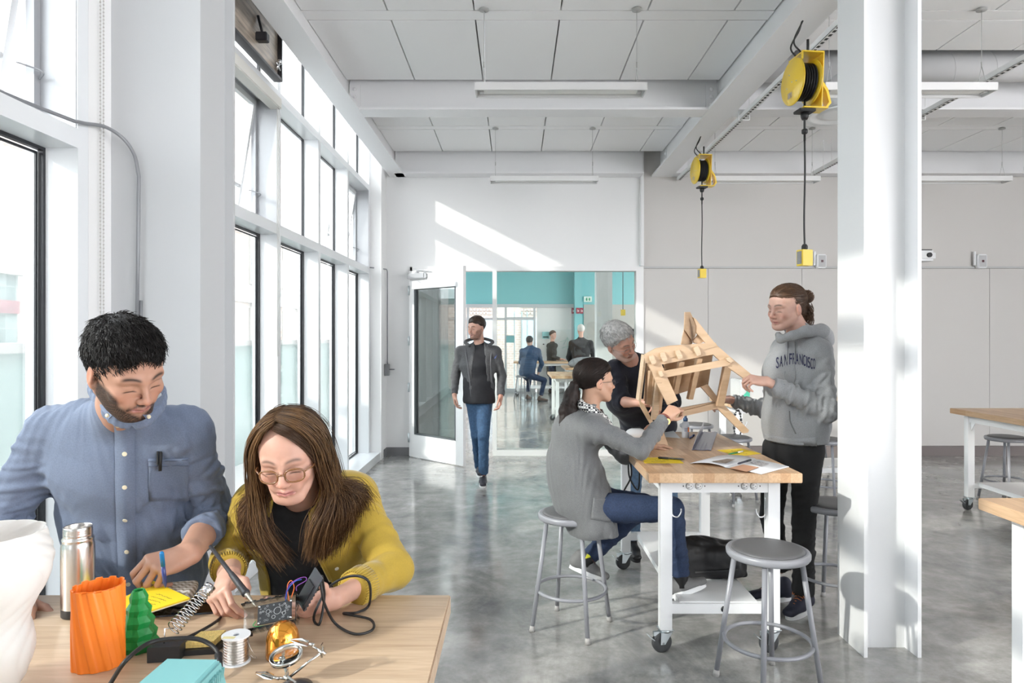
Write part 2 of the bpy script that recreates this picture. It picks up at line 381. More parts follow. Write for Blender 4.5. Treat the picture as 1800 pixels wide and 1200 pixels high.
q = MB()
for z in (.25, .9, 1.5, 2.15): q.tube([(0,-.052,z-.06), (0,-.052,z+.06)], .012, 8)
q.build('door_hinge', ZINC, dr)
MB().box(.09, .92, -.075, -.045, 2.16, 2.215, .004).build('door_shade', WHITE, dr)
# ---------------------------------------------------------------- the room beyond the screen
TEAL = mat('teal_wall_paint', (.20,.50,.52), .7)
struct(MB().box(-2.1, 6.5, YB+.2, 19.3, 3.55, 3.7).build('ceiling', mat('deck2', (.82,.83,.83), .8)))
YT = 19.0
tw = MB(); tw.box(-2.1, 6.5, YT, YT+.2, 2.43, 3.55).box(1.62, 6.5, YT, YT+.2, 0, 2.43)
struct(tw.build('wall_far', TEAL))
tp = MB(); tp.box(1.62, 1.82, YT-.35, YT, 0, 3.55); struct(tp.build('wall_far_pier', TEAL))
struct(MB().box(1.9, 6.4, YT-.03, YT, 0, 2.45).build('wall_far_panel', mat('taupe_panel', (.42,.40,.37), .7)))
struct(MB().box(6.3, 6.5, YB+.2, YT, 0, .8).box(6.3, 6.5, YB+.2, YB+1, .8, 3.55).box(6.3, 6.5, 17.5, YT, .8, 3.55).build('wall_far_right', WALLM))  # gap above the low wall added to brighten the far room, unseen
# inner steel post right behind the screen and box column
struct(MB().box(1.19, 1.42, 10.0, 10.25, 0, 3.6).build('steel_column', WHITE))
# far glazing: header, posts, then a lit white room corner
fg = MB()
fg.box(-1.9, 1.62, YT-.05, YT+.05, 2.37, 2.46)
for x in (-1.95, -1.35, -.62, -.30, .50, 1.56): fg.box(x, x+.06, YT-.05, YT+.05, 0, 2.37)
fg.box(-.30, .50, YT-.04, YT+.04, 2.02, 2.10); fg.box(-1.95, -.3, YT-.04, YT+.04, 2.02, 2.08).box(-1.95, .5, YT-.04, YT+.04, 0, .12)
for x in (-.05, .17, .33): fg.box(x, x+.035, YT+1.2, YT+1.26, 0, 2.3)
fs = sempty('window_21'); fg.build('window_frame', mat('grey_frame', (.50,.52,.54), .4), fs)
MB().box(-1.9, .5, YT, YT+.006, .12, 2.37).build('pane', GLASS, fs)
wc = MB().box(.60, 1.56, YT+.02, YT+.06, 0, 2.37); struct(wc.build('wall_far_white', WALLM))
# window wall of the far room (left)
lw = sempty('window_22'); q = MB(); 
for k in range(9): q.box(-2.02, -1.86, 9.6+1.15*k, 9.68+1.15*k, 0, 3.55)
q.box(-2.02, -1.86, YB+.2, YT, 0, .2).box(-2.02, -1.86, YB+.2, YT, 2.36, 2.44).box(-2.02, -1.86, YB+.2, YT, 3.45, 3.55)
q.build('window_frame', ALU, lw); MB().box(-1.975, -1.97, YB+.2, YT, .2, 3.45).build('pane', GLASS, lw)
# ---------------------------------------------------------------- outside
PALE = mat('pale_render', (.46,.445,.425), .9, noise=.08, nscale=3)
def brickmat(name, c1, c2, mort, scale=4):
    m = bpy.data.materials.new(name); m.use_nodes = True; nt = m.node_tree; b = nt.nodes['Principled BSDF']
    tc = nt.nodes.new('ShaderNodeTexCoord'); sp = nt.nodes.new('ShaderNodeSeparateXYZ'); ad = nt.nodes.new('ShaderNodeMath'); cb = nt.nodes.new('ShaderNodeCombineXYZ')
    nt.links.new(tc.outputs['Object'], sp.inputs[0]); nt.links.new(sp.outputs[0], ad.inputs[0]); nt.links.new(sp.outputs[1], ad.inputs[1])
    nt.links.new(ad.outputs[0], cb.inputs[0]); nt.links.new(sp.outputs[2], cb.inputs[1])
    br = nt.nodes.new('ShaderNodeTexBrick'); br.inputs['Scale'].default_value = scale; br.inputs['Color1'].default_value = (*c1,1); br.inputs['Color2'].default_value = (*c2,1); br.inputs['Mortar'].default_value = (*mort,1)
    br.inputs['Mortar Size'].default_value = .02; nt.links.new(cb.outputs[0], br.inputs[0]); nt.links.new(br.outputs[0], b.inputs['Base Color']); b.inputs['Roughness'].default_value = .9
    return m, br
BRICK, _ = brickmat('brick_cladding', (.36,.28,.25), (.31,.24,.21), (.45,.42,.39), 3)
def facade(root, x, y0, y1, z0, z1, mt, ax='x', d=.6, s=-1):
    q = MB()
    q.box(x+s*d, x, y0, y1, z0, z1) if ax == 'x' else q.box(y0, y1, x, x+d, z0, z1)
    q.build('wall', mt, root)
b1 = thing('apartment_building', 'pale brick and render building across the street outside the windows', 'building')
def fwin(y, z, wd, h, X, root, grille=True):
    """window niche with a perforated screen above a dark pane"""
    f = MB(); f.box(X, X+.06, y-wd/2-.08, y+wd/2+.08, z-.08, z+h+.08); o = f.build('window', PALE, root)
    MB().box(X+.061, X+.075, y-wd/2, y+wd/2, z, z+h*.55).build('window_pane', mat('street_glass', (.30,.34,.37), .15), o)
    if grille:
        g = MB(); 
        for i in range(6):
            for k in range(6):
                ya = y-wd/2+.04+(wd-.08)*i/6; za = z+h*.6+(h*.38)*k/6
                g.box(X+.061, X+.07, ya+.01, ya+.01+(wd-.08)/9, za, za+h*.38/9)
        g.build('grille', mat('grille_holes', (.36,.32,.29), .8), o)
XF = -9.0
q = MB()
q.box(XF-4, XF, -8, 3.5, -.5, 3.4).box(XF-4, XF-.4, 9.5, 34, -.5, 11).box(XF-4, XF-.4, 3.5, 9.5, -.5, 3.4); q.build('wall', PALE, b1)
q = MB()
for (a, c) in ((-6,-4.6),(-3.4,-1.6),(.2,1.6),(2.5,3.4)): q.box(XF, XF+.04, a, c, -.4, 3.3)
for k in range(7): q.box(XF-.4, XF-.3, 5+3.4*k, 6.8+3.4*k, -.4, 3.3 if k < 2 else 10.5)
q.build('brick_panel', BRICK, b1)
for z in (.6, 3.5, 6.3):
    for y in (-4, -.8, 1.95):
        if z < 1: fwin(y, z, .8, 1.9, XF, b1)
    for k in range(7):
        if z < 1 or k > 0: fwin(7.6+3.4*k, z, .9, 1.9, XF-.4, b1)
q = MB().box(XF, XF+.12, -8, 3.5, 2.75, 3.1).box(XF-.4, XF-.2, 3.5, 30, 2.75, 3.1).box(XF-.4, XF-.2, 9.5, 34, 5.7, 6.0); q.build('ledge', WHITE, b1)
b2 = thing('street_building', 'brown brick building with tall barred windows beyond the far room', 'building')
q = MB().box(-6, 4, 24, 26, -.5, 7); q.build('wall', BRICK, b2)
q = MB()
for k in range(5): q.box(-5.5+1.9*k, -4.6+1.9*k, 23.93, 24, .5, 2.2)
q.build('window', mat('street_glass'), b2)
q = MB()
for k in range(5):
    for i in range(8):
        for j in range(5): q.box(-5.5+1.9*k+.115*i, -5.43+1.9*k+.115*i, 23.95, 24, 2.35+.12*j, 2.42+.12*j)
q.build('grille', mat('grille_holes'), b2)
# tiled mural wall with an arch, near the left windows
TM, br = brickmat('mural_tiles', (.16,.22,.22), (.36,.44,.43), (.40,.45,.44), 5)
br.offset = 0; br.inputs['Brick Width'].default_value = .6; br.inputs['Row Height'].default_value = .6; br.inputs['Mortar Size'].default_value = .012
mw = thing('mural_wall', 'grey green tiled garden wall with a curved tile arch outside the left window', 'wall', (-4.3, 3, -.3))
q = MB().box(-.3, 0, -8, 2.9, 0, 2.38); q.build('tile_face', TM, mw)
q = MB().box(0.001, .02, -8, 2.9, 2.05, 2.16); q.build('red_tile_band', mat('mural_red', (.36,.14,.16), .4, noise=.3, nscale=6), mw)
q = MB().box(-.33, .04, -8, 2.95, 2.38, 2.48); q.build('coping', PALE, mw)
q = MB(); 
for k in range(26):
    a0, a1 = math.pi*k/26+.02, math.pi*(k+1)/26-.02
    for r0, r1 in ((.95,1.12),(1.13,1.3)):
        P_ = [(.002, .85+r*math.cos(a), .28+r*math.sin(a)*1.15) for r, a in ((r0,a0),(r1,a0),(r1,a1),(r0,a1))]
        q.cur = (k*7+int(r0*10)) % 3; q.prism(P_, (.03,0,0))
q.build('tile_arch', [mat('tile_a', (.12,.17,.17), .3), mat('tile_b', (.30,.38,.38), .3), mat('tile_c', (.22,.28,.28), .3)], mw)
q = MB().prism([(.002, .85+.94*math.cos(math.pi*k/24), .28+1.08*math.sin(math.pi*k/24)) for k in range(25)], (.012,0,0)); q.build('arch_infill', mat('arch_green', (.16,.24,.23), .3), mw)
# pale canopy roofs over the street stalls
for i, (y, z, x, lb) in enumerate(((1.5, 2.75, -6.2, 'white market canopy with a pitched top beyond the tiled mural wall'), (8.5, 2.85, -6.5, 'white canopy roof on thin posts beyond the middle windows'))):
    c = thing('street_canopy', lb, 'canopy', (x, y, -.3))
    q = MB(); q.add([(-1.2,-2.2,z-.1),(1.2,-2.2,z-.1),(1.2,2.2,z-.1),(-1.2,2.2,z-.1),(0,0,z+.55)], [(0,1,4),(1,2,4),(2,3,4),(3,0,4),(3,2,1,0)]); q.box(-1.2,1.2,-2.2,2.2,z-.28,z-.1); q.build('canopy_roof', WHITE, c)
    for sx_ in (-1.1, 1.1):
        for sy in (-2.1, 2.1): MB().tube([(sx_, sy, 0), (sx_, sy, z-.28)], .04, 8).build('post', WHITE, c)
c = thing('street_bollard', 'yellow bollard with a crossbar outside the left window', 'bollard', (-3.3, 2.42, -.1))
MB().tube([(0,0,0),(0,0,1.45)], .045, 14).build('post', mat('yellow_paint', (.85,.62,.03), .4), c)
MB().box(-.03,.03,-.16,.05,1.45,1.475).build('crossbar', mat('yellow_paint'), c)
MB().tube(bez([(.04,.0,1.3),(.06,-.1,1.1),(.03,-.16,.9)]), .008, 6).build('cable', BLACKR, c)
pl = thing('planter_wall', 'low grey green glass wall outside the middle windows', 'wall', (-4.0, 10, 0))
MB().box(-.05,.0,-6,6,-.3,1.42).build('glass_panel', mat('pale_green_glass', (.32,.42,.40), .25), pl)
MB().box(-.1,.05,-6,6,1.42,1.5).build('cap_rail', PALE, pl)
struct(MB().box(-60, -2.1, -40, 60, -.35, -.3).build('street_ground', mat('pavement', (.42,.41,.40), .9)))
struct(MB().box(-2.1, 40, 19.3, 60, -.35, -.3).build('street_ground', mat('pavement')))
# ---------------------------------------------------------------- ceiling fittings
LB = mat('fixture_white', (.70,.70,.70), .5)
def light_fixture(x0, yc, lb):
    t = thing('pendant_light', lb, 'light', (x0+.61, yc, 3.3), group='linear pendant lights')
    q = MB(); q.box(-.61, .61, -.085, -.075, 0, .055).box(-.61, .61, .075, .085, 0, .055).box(-.61, -.60, -.075, .075, 0, .055).box(.60, .61, -.075, .075, 0, .055).box(-.60, .60, -.075, .075, .045, .055)
    q.build('housing', LB, t)
    q = MB(); q.box(-.55, .55, -.035, .035, .012, .045); q.build('diffuser', mat('diffuser', (.85,.85,.83), .4), t)
    for a in (-.58, .55): MB().box(a, a+.03, -.02, .02, .005, .045).build('socket', mat('socket_grey', (.55,.55,.55), .4), t)
    for s in (-1, 1):
        q = MB(); xx = s*.55
        q.tube([(xx, -.05, .055), (xx, 0, .2)], .0018, 5).tube([(xx, .05, .055), (xx, 0, .2)], .0018, 5).tube([(xx, 0, .19), (xx, 0, .62)], .0018, 5).tube([(xx,0,.19),(xx,0,.23)], .005, 6)
        q.lathe([(.035,.60),(.035,.612),(.012,.622)], c=(xx,0,0), seg=16); q.build('suspension_wire', mat('wire_grey', (.45,.45,.44), .4), t)
    return t
t0 = light_fixture(-.286, 4.92, 'white linear pendant light nearest the camera over the window side')
t0.children[0]
q = MB().tube([(-.545, .02, .06), (-.55, .02, .6)], .004, 6); q.build('power_cord', WHITE, t0)
light_fixture(-.286, 7.73, 'white linear pendant light near the back wall, window side')
light_fixture(2.20, 4.92, 'white linear pendant light whose middle is hidden by the steel column')
light_fixture(2.20, 7.73, 'white linear pendant light near the back wall, just right of the small far reel')
light_fixture(4.35, 7.73, 'white linear pendant light near the back wall, right of the steel column')
# perforated strut channels running towards the back wall
STRW = mat('strut_white', (.82,.82,.82), .4)
for x, lb, y1 in ((2.12, 'white slotted strut channel carrying the yellow cord reels', 8.88), (3.75, 'white slotted strut channel right of the steel column', 8.6), (6.2, 'white slotted strut channel farthest right', 8.3)):
    t = thing('strut_channel', lb, 'channel', (x, 0, 3.58), group='slotted strut channels')
    q = MB().box(-.022, -.019, -4, y1, 0, .045).box(.019, .022, -4, y1, 0, .045).box(-.019, .019, -4, y1, .042, .045)
    q.box(-.022, .022, -4, y1, 0, .003); q.build('channel', STRW, t)
    q = MB(); k = 0
    yy = 2.0
    while yy < y1-.05:
        q.box(-.010, .010, yy, yy+.032, -.0015, .0); yy += .06
    q.build('slot', DARK, t)
    for yy in (2.2, 6.33, 8.2):
        q = MB().tube([(-.05,yy,.09),(-.05,yy,-.02),(.05,yy,-.02),(.05,yy,.09)], .005, 6).tube([(-.05,yy,.08),(-.05,yy,.34)], .004, 6).tube([(.05,yy,.08),(.05,yy,.34)], .004, 6); q.build('hanger', STRW, t)
YEL = mat('reel_yellow', (.80,.55,.03), .32, coat=.3)
BLK = mat('rubber_black', (.012,.012,.013), .5)
def reel(px_x, y, ztop, zbox, lb, lbox):
    """cord reel hanging from the strut; its axle lies along X"""
    t = thing('cord_reel', lb, 'cord reel', (px_x, y, ztop), rz=math.radians(6), group='yellow cord reels')
    cz = -.155; Rr = .135; RX = Matrix.Rotation(math.pi/2, 4, 'Y')
    MB().lathe([(0,-.004),(Rr-.004,-.004),(Rr,0),(Rr,.006),(Rr-.006,.002),(0,.001)], c=(-.075,0,cz), M=RX, seg=48).build('front_disc', YEL, t)
    MB().lathe([(0,0),(Rr*.93,0),(Rr*.95,.006),(0,.006)], c=(.035,0,cz), M=RX, seg=40).build('rear_disc', YEL, t)
    q = MB()
    for k in range(6): q.lathe([(.09,0),(.102,.004),(.108,.0085),(.102,.013),(.09,.017)], c=(-.064+.0155*k,0,cz), M=RX, seg=36)
    q.build('coiled_cord', BLK, t)
    MB().lathe([(.09,0),(.09,.10)], c=(-.07,0,cz), M=RX, seg=30).build('drum', YEL, t)
    q = MB(); q.box(-.055, .075, -.085, .085, -.008, 0).prism([(.07,-.085,0),(.07,.085,0),(.07,.06,-.31),(.07,-.06,-.31)], (.006,0,0)).box(-.03, .12, -.05, .05, -.318, -.31).box(-.06,-.055,-.085,-.07,-.05,0)
    q.prism([(.076,-.03,-.12),(.13,-.03,-.20),(.15,-.03,-.28),(.12,-.03,-.315),(.11,-.03,-.31),(.135,-.03,-.275),(.118,-.03,-.21),(.076,-.03,-.15)], (0,.06,0))
    q.build('bracket', YEL, t)
    q = MB().box(-.079,-.0785,.0,.05,cz-.09,cz-.055); q.build('sticker', mat('sticker', (.75,.7,.68), .5, noise=.5, nscale=120), t)
    q = MB()
    for yy, zz in ((0,0),(.03,.05),(-.05,-.01),(.06,-.02)): q.sphere((-.079,yy,cz+zz), .004, 8)
    q.build('rivet', ZINC, t)
    q = MB(); q.box(-.05, .05, -.04, .04, -.335, -.318, .003).lathe([(.016,-.375),(.022,-.36),(.024,-.335)], seg=14).lathe([(.011,-.46),(.017,-.455),(.017,-.435),(.011,-.43)], seg=14)
    q.build('cord_guide', BLK, t)
    q = MB().tube([(0,0,-.06+cz*.6),(0,0,-.37),(0,0,-.5)], .0065, 8)
    zb = zbox-ztop
    q.tube(bez([(0,0,-.5),(.002,0,-.5+(zb+.5)*.3),(-.003,0,-.5+(zb+.5)*.7),(.0,0,zb+.015)]), .0055, 8); q.build('hanging_cord', BLK, t)
    q = MB().tube(bez([(-.03,.03,.0),(-.07,.03,.06),(-.02,.03,.16),(.0,.03,.22)]), .005, 6).tube(bez([(.0,.02,.22),(-.05,.03,.10),(-.01,.03,.04),(.03,.03,.0)]), .005, 6)
    q.tube([(.02,0,0),(.02,0,.10)], .008, 8); q.build('supply_cable', BLK, t)
    o = thing('outlet_box', lbox, 'outlet box', (px_x, y, zbox), rz=math.radians(16), group='yellow outlet boxes')
    MB().box(-.037,.037,-.028,.028,-.095,0,.003).build('housing', mat('box_yellow', (.78,.56,.02), .4), o)
    q = MB().box(-.0385,-.0372,-.02,.02,-.085,-.01)
    for k in range(5): q.box(-.040,-.0385,-.018,.018,-.08+.014*k,-.073+.014*k)
    q.build('outlet_face', mat('outlet_grey', (.25,.25,.25), .5), o)
    MB().lathe([(.015,0),(.018,.008),(.018,.022),(.010,.034)], seg=14).build('cord_grip', BLK, o)
reel(2.10*.815, 4.04, 3.21, 2.065, 'large yellow cord reel with black cord nearest the steel column', 'yellow outlet box hanging above the man in the hoodie')
reel(1.94, 7.10, 3.43, 2.257, 'small looking yellow cord reel farther back, left of the other', 'yellow outlet box hanging to the left, farther from the steel column')
# spiral duct and round diffuser
t = thing('spiral_duct', 'grey spiral ventilation duct under the ceiling, right side', 'duct', (2.1, 6.0, 3.93))
q = MB().tube([(0,0,0),(6.9,0,0)], .135, 32); q.build('duct_pipe', mat('duct_grey', (.66,.66,.67), .45), t)
q = MB()
for k in range(19): q.tube([(.1+.36*k+.09*a/8, .137*math.cos(2*math.pi*a/24), .137*math.sin(2*math.pi*a/24)) for a in range(25)], .003, 5, cap=False)
q.build('seam', mat('duct_grey'), t)
MB().tube([(.75,0,0),(.75,0,-.40)], .11, 24).build('drop_pipe', mat('duct_grey'), t)
MB().lathe([(.11,0),(.13,-.01),(.255,-.055),(.275,-.065),(.275,-.072),(.235,-.068),(.20,-.05),(.17,-.045),(.16,-.06),(.13,-.062),(0,-.062)][::-1], c=(.75,0,-.37), seg=48).build('diffuser', WHITE, t)
t = thing('ceiling_speaker', 'slim round smoke detector on the ceiling strip right of the column', 'detector', (6.0*.69, 5.03, 3.92)); MB().lathe([(.05,-.03),(.06,-.02),(.06,0)], seg=20).build('cover', WHITE, t)
# framed timber backed board fixed above the windows
q = MB()
t = thing('backed_board', 'dark framed wooden panel fixed above the first window bay', 'panel', (-1.80, 5.15, 3.47))
MB().box(0,.012,-.98,-.02,.02,.55).build('wood_panel', mat('weathered_timber', (.50,.42,.34), .35, noise=.6, nscale=6, stretch=(1,.6,6)), t)
q = MB().box(-.02,.045,-1.0,0,0,.02).box(-.02,.045,-.02,0,.02,.57).box(-.02,.045,-1,-.98,.02,.57).box(-.02,.045,-.98,-.02,.55,.57); q.build('frame', mat('black_metal', (.03,.03,.035), .3), t)
MB().box(.012,.09,-.46,-.40,.12,.18,.005).tube([(.05,-.43,.18),(.02,-.43,.30)], .01, 6).build('bracket', mat('black_metal'), t)
MB().tube([(.03,-.10,.06),(.05,-.08,.12)], .012, 8).sphere((.05,-.08,.12), .02, 10).tube([(.04,-.05,.07),(.04,-.13,.10)], .008, 8).build('clamp', STEEL, t)
# blind: roller case, fabric, bead chain
t = thing('roller_blind', 'rolled up off white roller blind at the top of the first window bay', 'blind', (-1.86, 4.22, 3.30))
MB().box(-.03,.06,.02,1.04,0,.085,.006).build('case', mat('blind_fabric', (.74,.73,.69), .7), t)
MB().tube([(.045,1.02,0),(.045,1.02,-1.9)], .0022, 6).tube([(.045,.985,0),(.045,.985,-1.9)], .0022, 6).build('bead_chain', mat('bead', (.62,.61,.58), .4), t)
t = thing('bead_chain', 'looped bead chain hanging beside the white pier', 'chain', (-1.815, 2.985, 0))
for dy in (0, .024):
    q = MB()
    for k in range(150): q.sphere((0, dy, 1.0+.0165*k), .0042, 6)
    q.tube([(0,dy,1.0),(0,dy,3.45)], .0012, 5); q.build('chain', mat('bead_steel', (.50,.48,.46), .4), t)
# conduits
CON = mat('conduit_grey', (.24,.245,.26), .4, metal=.2)
t = thing('conduit', 'bent grey electrical conduit running from the window opener down the pier', 'conduit', (-1.7, 3.0, 0))
q = MB().tube([Vector(p)-Vector((-1.7,3.0,0)) for p in bez([(-1.93,2.3,2.46),(-1.88,2.60,2.45),(-1.81,2.80,2.435)], 8)+bez([W(150,217,2.87),W(185,223,2.97),W(216,243,3.035),W(236,272,3.062),W(244,310,3.066)], 8)+[W(243,420,3.066), W(240,620,3.066)]], .0078, 10); q.build('pipe', CON, t)
q = MB().tube([W(248,528,3.075)-Vector((-1.7,3.0,0)), W(247,640,3.075)-Vector((-1.7,3.0,0))], .007, 8).box(.0,.07,.055,.09,1.22,1.34); q.build('junction_box', CON, t)
t = thing('conduit', 'thin grey conduit with a switch box on the left wall beside the open door', 'conduit', (-1.66, 8.80, 0))
q = MB().tube([(-.16,-.25,2.42),(-.05,-.1,2.42)]+[Vector(p) for p in bez([(0,-.02,2.42),(.0,.04,2.40),(0,.05,2.34)],5)]+[(0,.05,1.2)], .008, 8); q.build('pipe', CON, t)
q = MB().box(-.028,.03,-.02,.075,1.05,1.20,.004).tube([(.03,.02,1.13),(.09,.02,1.13)], .009, 8).tube([(.09,.0,1.13),(.09,.05,1.13)], .007, 8); q.build('switch_box', CON, t)
# wall speakers
for px, lb in ((1444,'small white wall speaker between the outlet box and the steel column'),(1726,'small white wall speaker at the far right')):
    c = W(px, 459, YB-.1); t = thing('wall_speaker', lb, 'speaker', (c.x, YB-.05, c.z), group='wall speakers')
    MB().box(-.06,.06,-.07,0,-.09,.09,.01).build('cabinet', WHITE, t); MB().box(-.045,.045,-.074,-.07,-.075,.075).build('grille', mat('speaker_grille', (.52,.52,.53), .6, bump=.3, bscale=300), t)
    MB().box(-.085,-.062,-.03,0,-.05,.13).build('wall_mount', WHITE, t); MB().box(-.015,.015,-.076,-.074,-.015,.015).build('logo_badge', mat('badge_dark', (.08,.02,.03), .4), t)
c = W(1630, 450, YB-.4); t = thing('projector', 'white wall mounted projector peeking out right of the steel column', 'projector', (c.x-.15, YB-.40, c.z))
MB().box(-.2,.2,-.12,.12,-.07,.06,.03).build('housing', WHITE, t); MB().box(-.03,.03,.12,.35,.0,.05).build('arm', mat('black_metal'), t); MB().tube([(.1,-.12,0),(.1,-.14,0)], .03, 16).build('lens', BLK, t); MB().box(-.15,.18,-.05,.05,.062,.08).build('cover', mat('dark_vent', (.1,.1,.1), .5), t)
# ---------------------------------------------------------------- furniture
def woodmat(name, cols, along='x', sw=.045, slen=.4, rough=.4, mort=.0008, spread=1.0):
    m = bpy.data.materials.new(name); m.use_nodes = True; nt = m.node_tree; b = nt.nodes['Principled BSDF']
    tc = nt.nodes.new('ShaderNodeTexCoord'); sp = nt.nodes.new('ShaderNodeSeparateXYZ'); cb = nt.nodes.new('ShaderNodeCombineXYZ'); nt.links.new(tc.outputs['Object'], sp.inputs[0])
    a, c = (0, 1) if along == 'x' else (1, 0)
    nt.links.new(sp.outputs[a], cb.inputs[0]); nt.links.new(sp.outputs[c], cb.inputs[1])
    br = nt.nodes.new('ShaderNodeTexBrick'); br.inputs['Scale'].default_value = 1; br.inputs['Brick Width'].default_value = slen; br.inputs['Row Height'].default_value = sw
    br.inputs['Mortar Size'].default_value = mort; br.inputs['Bias'].default_value = 0; br.offset = .37; br.offset_frequency = 2; br.squash = 1
    br.inputs['Color1'].default_value = (0,0,0,1); br.inputs['Color2'].default_value = (1,1,1,1); br.inputs['Mortar'].default_value = (.25,.25,.25,1)
    nt.links.new(cb.outputs[0], br.inputs[0])
    r = nt.nodes.new('ShaderNodeValToRGB'); el = r.color_ramp.elements
    while len(el) < len(cols): el.new(.5)
    for i, (e, col) in enumerate(zip(el, cols)): e.position = i/(len(cols)-1); e.color = (*col, 1)
    nt.links.new(br.outputs[0], r.inputs[0])
    mp = nt.nodes.new('ShaderNodeMapping'); mp.inputs['Scale'].default_value = (2, 26, 26) if along == 'x' else (26, 2, 26); nt.links.new(tc.outputs['Object'], mp.inputs[0])
    n = nt.nodes.new('ShaderNodeTexNoise'); n.inputs['Scale'].default_value = 2.5; n.inputs['Detail'].default_value = 6; n.inputs['Distortion'].default_value = 1.2; nt.links.new(mp.outputs[0], n.inputs[0])
    r2 = nt.nodes.new('ShaderNodeValToRGB'); r2.color_ramp.elements[0].position = .3; r2.color_ramp.elements[0].color = (.80,.76,.72,1); r2.color_ramp.elements[1].position = .62; r2.color_ramp.elements[1].color = (1,1,1,1)
    nt.links.new(n.outputs[0], r2.inputs[0]); x = nt.nodes.new('ShaderNodeMixRGB'); x.blend_type = 'MULTIPLY'; x.inputs[0].default_value = spread
    nt.links.new(r.outputs[0], x.inputs[1]); nt.links.new(r2.outputs[0], x.inputs[2]); nt.links.new(x.outputs[0], b.inputs['Base Color'])
    b.inputs['Roughness'].default_value = rough; MATS[name] = m; return m
BUTCH = woodmat('butcher_block', [(.56,.37,.22), (.66,.46,.29), (.50,.30,.16), (.70,.51,.34)], 'y', .052, .55)
BUTCHX = woodmat('butcher_block_x', [(.60,.40,.25), (.68,.49,.32), (.55,.35,.20), (.70,.52,.36)], 'x', .052, .55)
PLANK = woodmat('pale_planks', [(.52,.375,.25), (.58,.44,.31), (.48,.345,.23), (.55,.42,.295)], 'x', .115, 3.0, .42, .0005)
LEGW = mat('table_white', (.80,.81,.82), .28, spec=.5)
def caster(q1, q2, q3, x, y, s=1):
    """bracket, tyre and brake geometry of one caster"""
    RR = Matrix.Translation((x,y,0)) @ Matrix.Rotation(math.radians(-78), 4, 'Z') @ Matrix.Translation((-x,-y,0)); q1.xf = q2.xf = q3.xf = RR
    q1.box(x-.032, x+.032, y-.032, y+.032, .113, .118).lathe([(.026,.100),(.026,.113)], c=(x,y,0), seg=16)
    for sx_ in (-1, 1): q1.prism([(x+sx_*.019, y-.03, .103), (x+sx_*.019, y+.03, .103), (x+sx_*.019, y+.012-.02, .045), (x+sx_*.019, y-.032, .045)], (sx_*.003, 0, 0))
    q1.box(x-.02, x+.02, y-.031, y+.031, .099, .103)
    c = (x-.0, y-.018, .05); R = Matrix.Rotation(math.pi/2, 4, 'Y')
    q2.lathe([(.030,-.014),(.044,-.014),(.050,-.008),(.050,.008),(.044,.014),(.030,.014)], c=c, M=R, seg=28)
    q3.lathe([(.0,-.013),(.031,-.013),(.031,.013),(0,.013)], c=c, M=R, seg=24).lathe([(0,-.022),(.007,-.022),(.007,.022),(0,.022)], c=c, M=R, seg=10)
    q1.obox(Matrix.Translation((x, y-.075, .078)) @ Matrix.Rotation(-.7, 4, 'X'), .016, .020, .002).box(x-.008, x+.008, y-.062, y-.03, .085, .105)
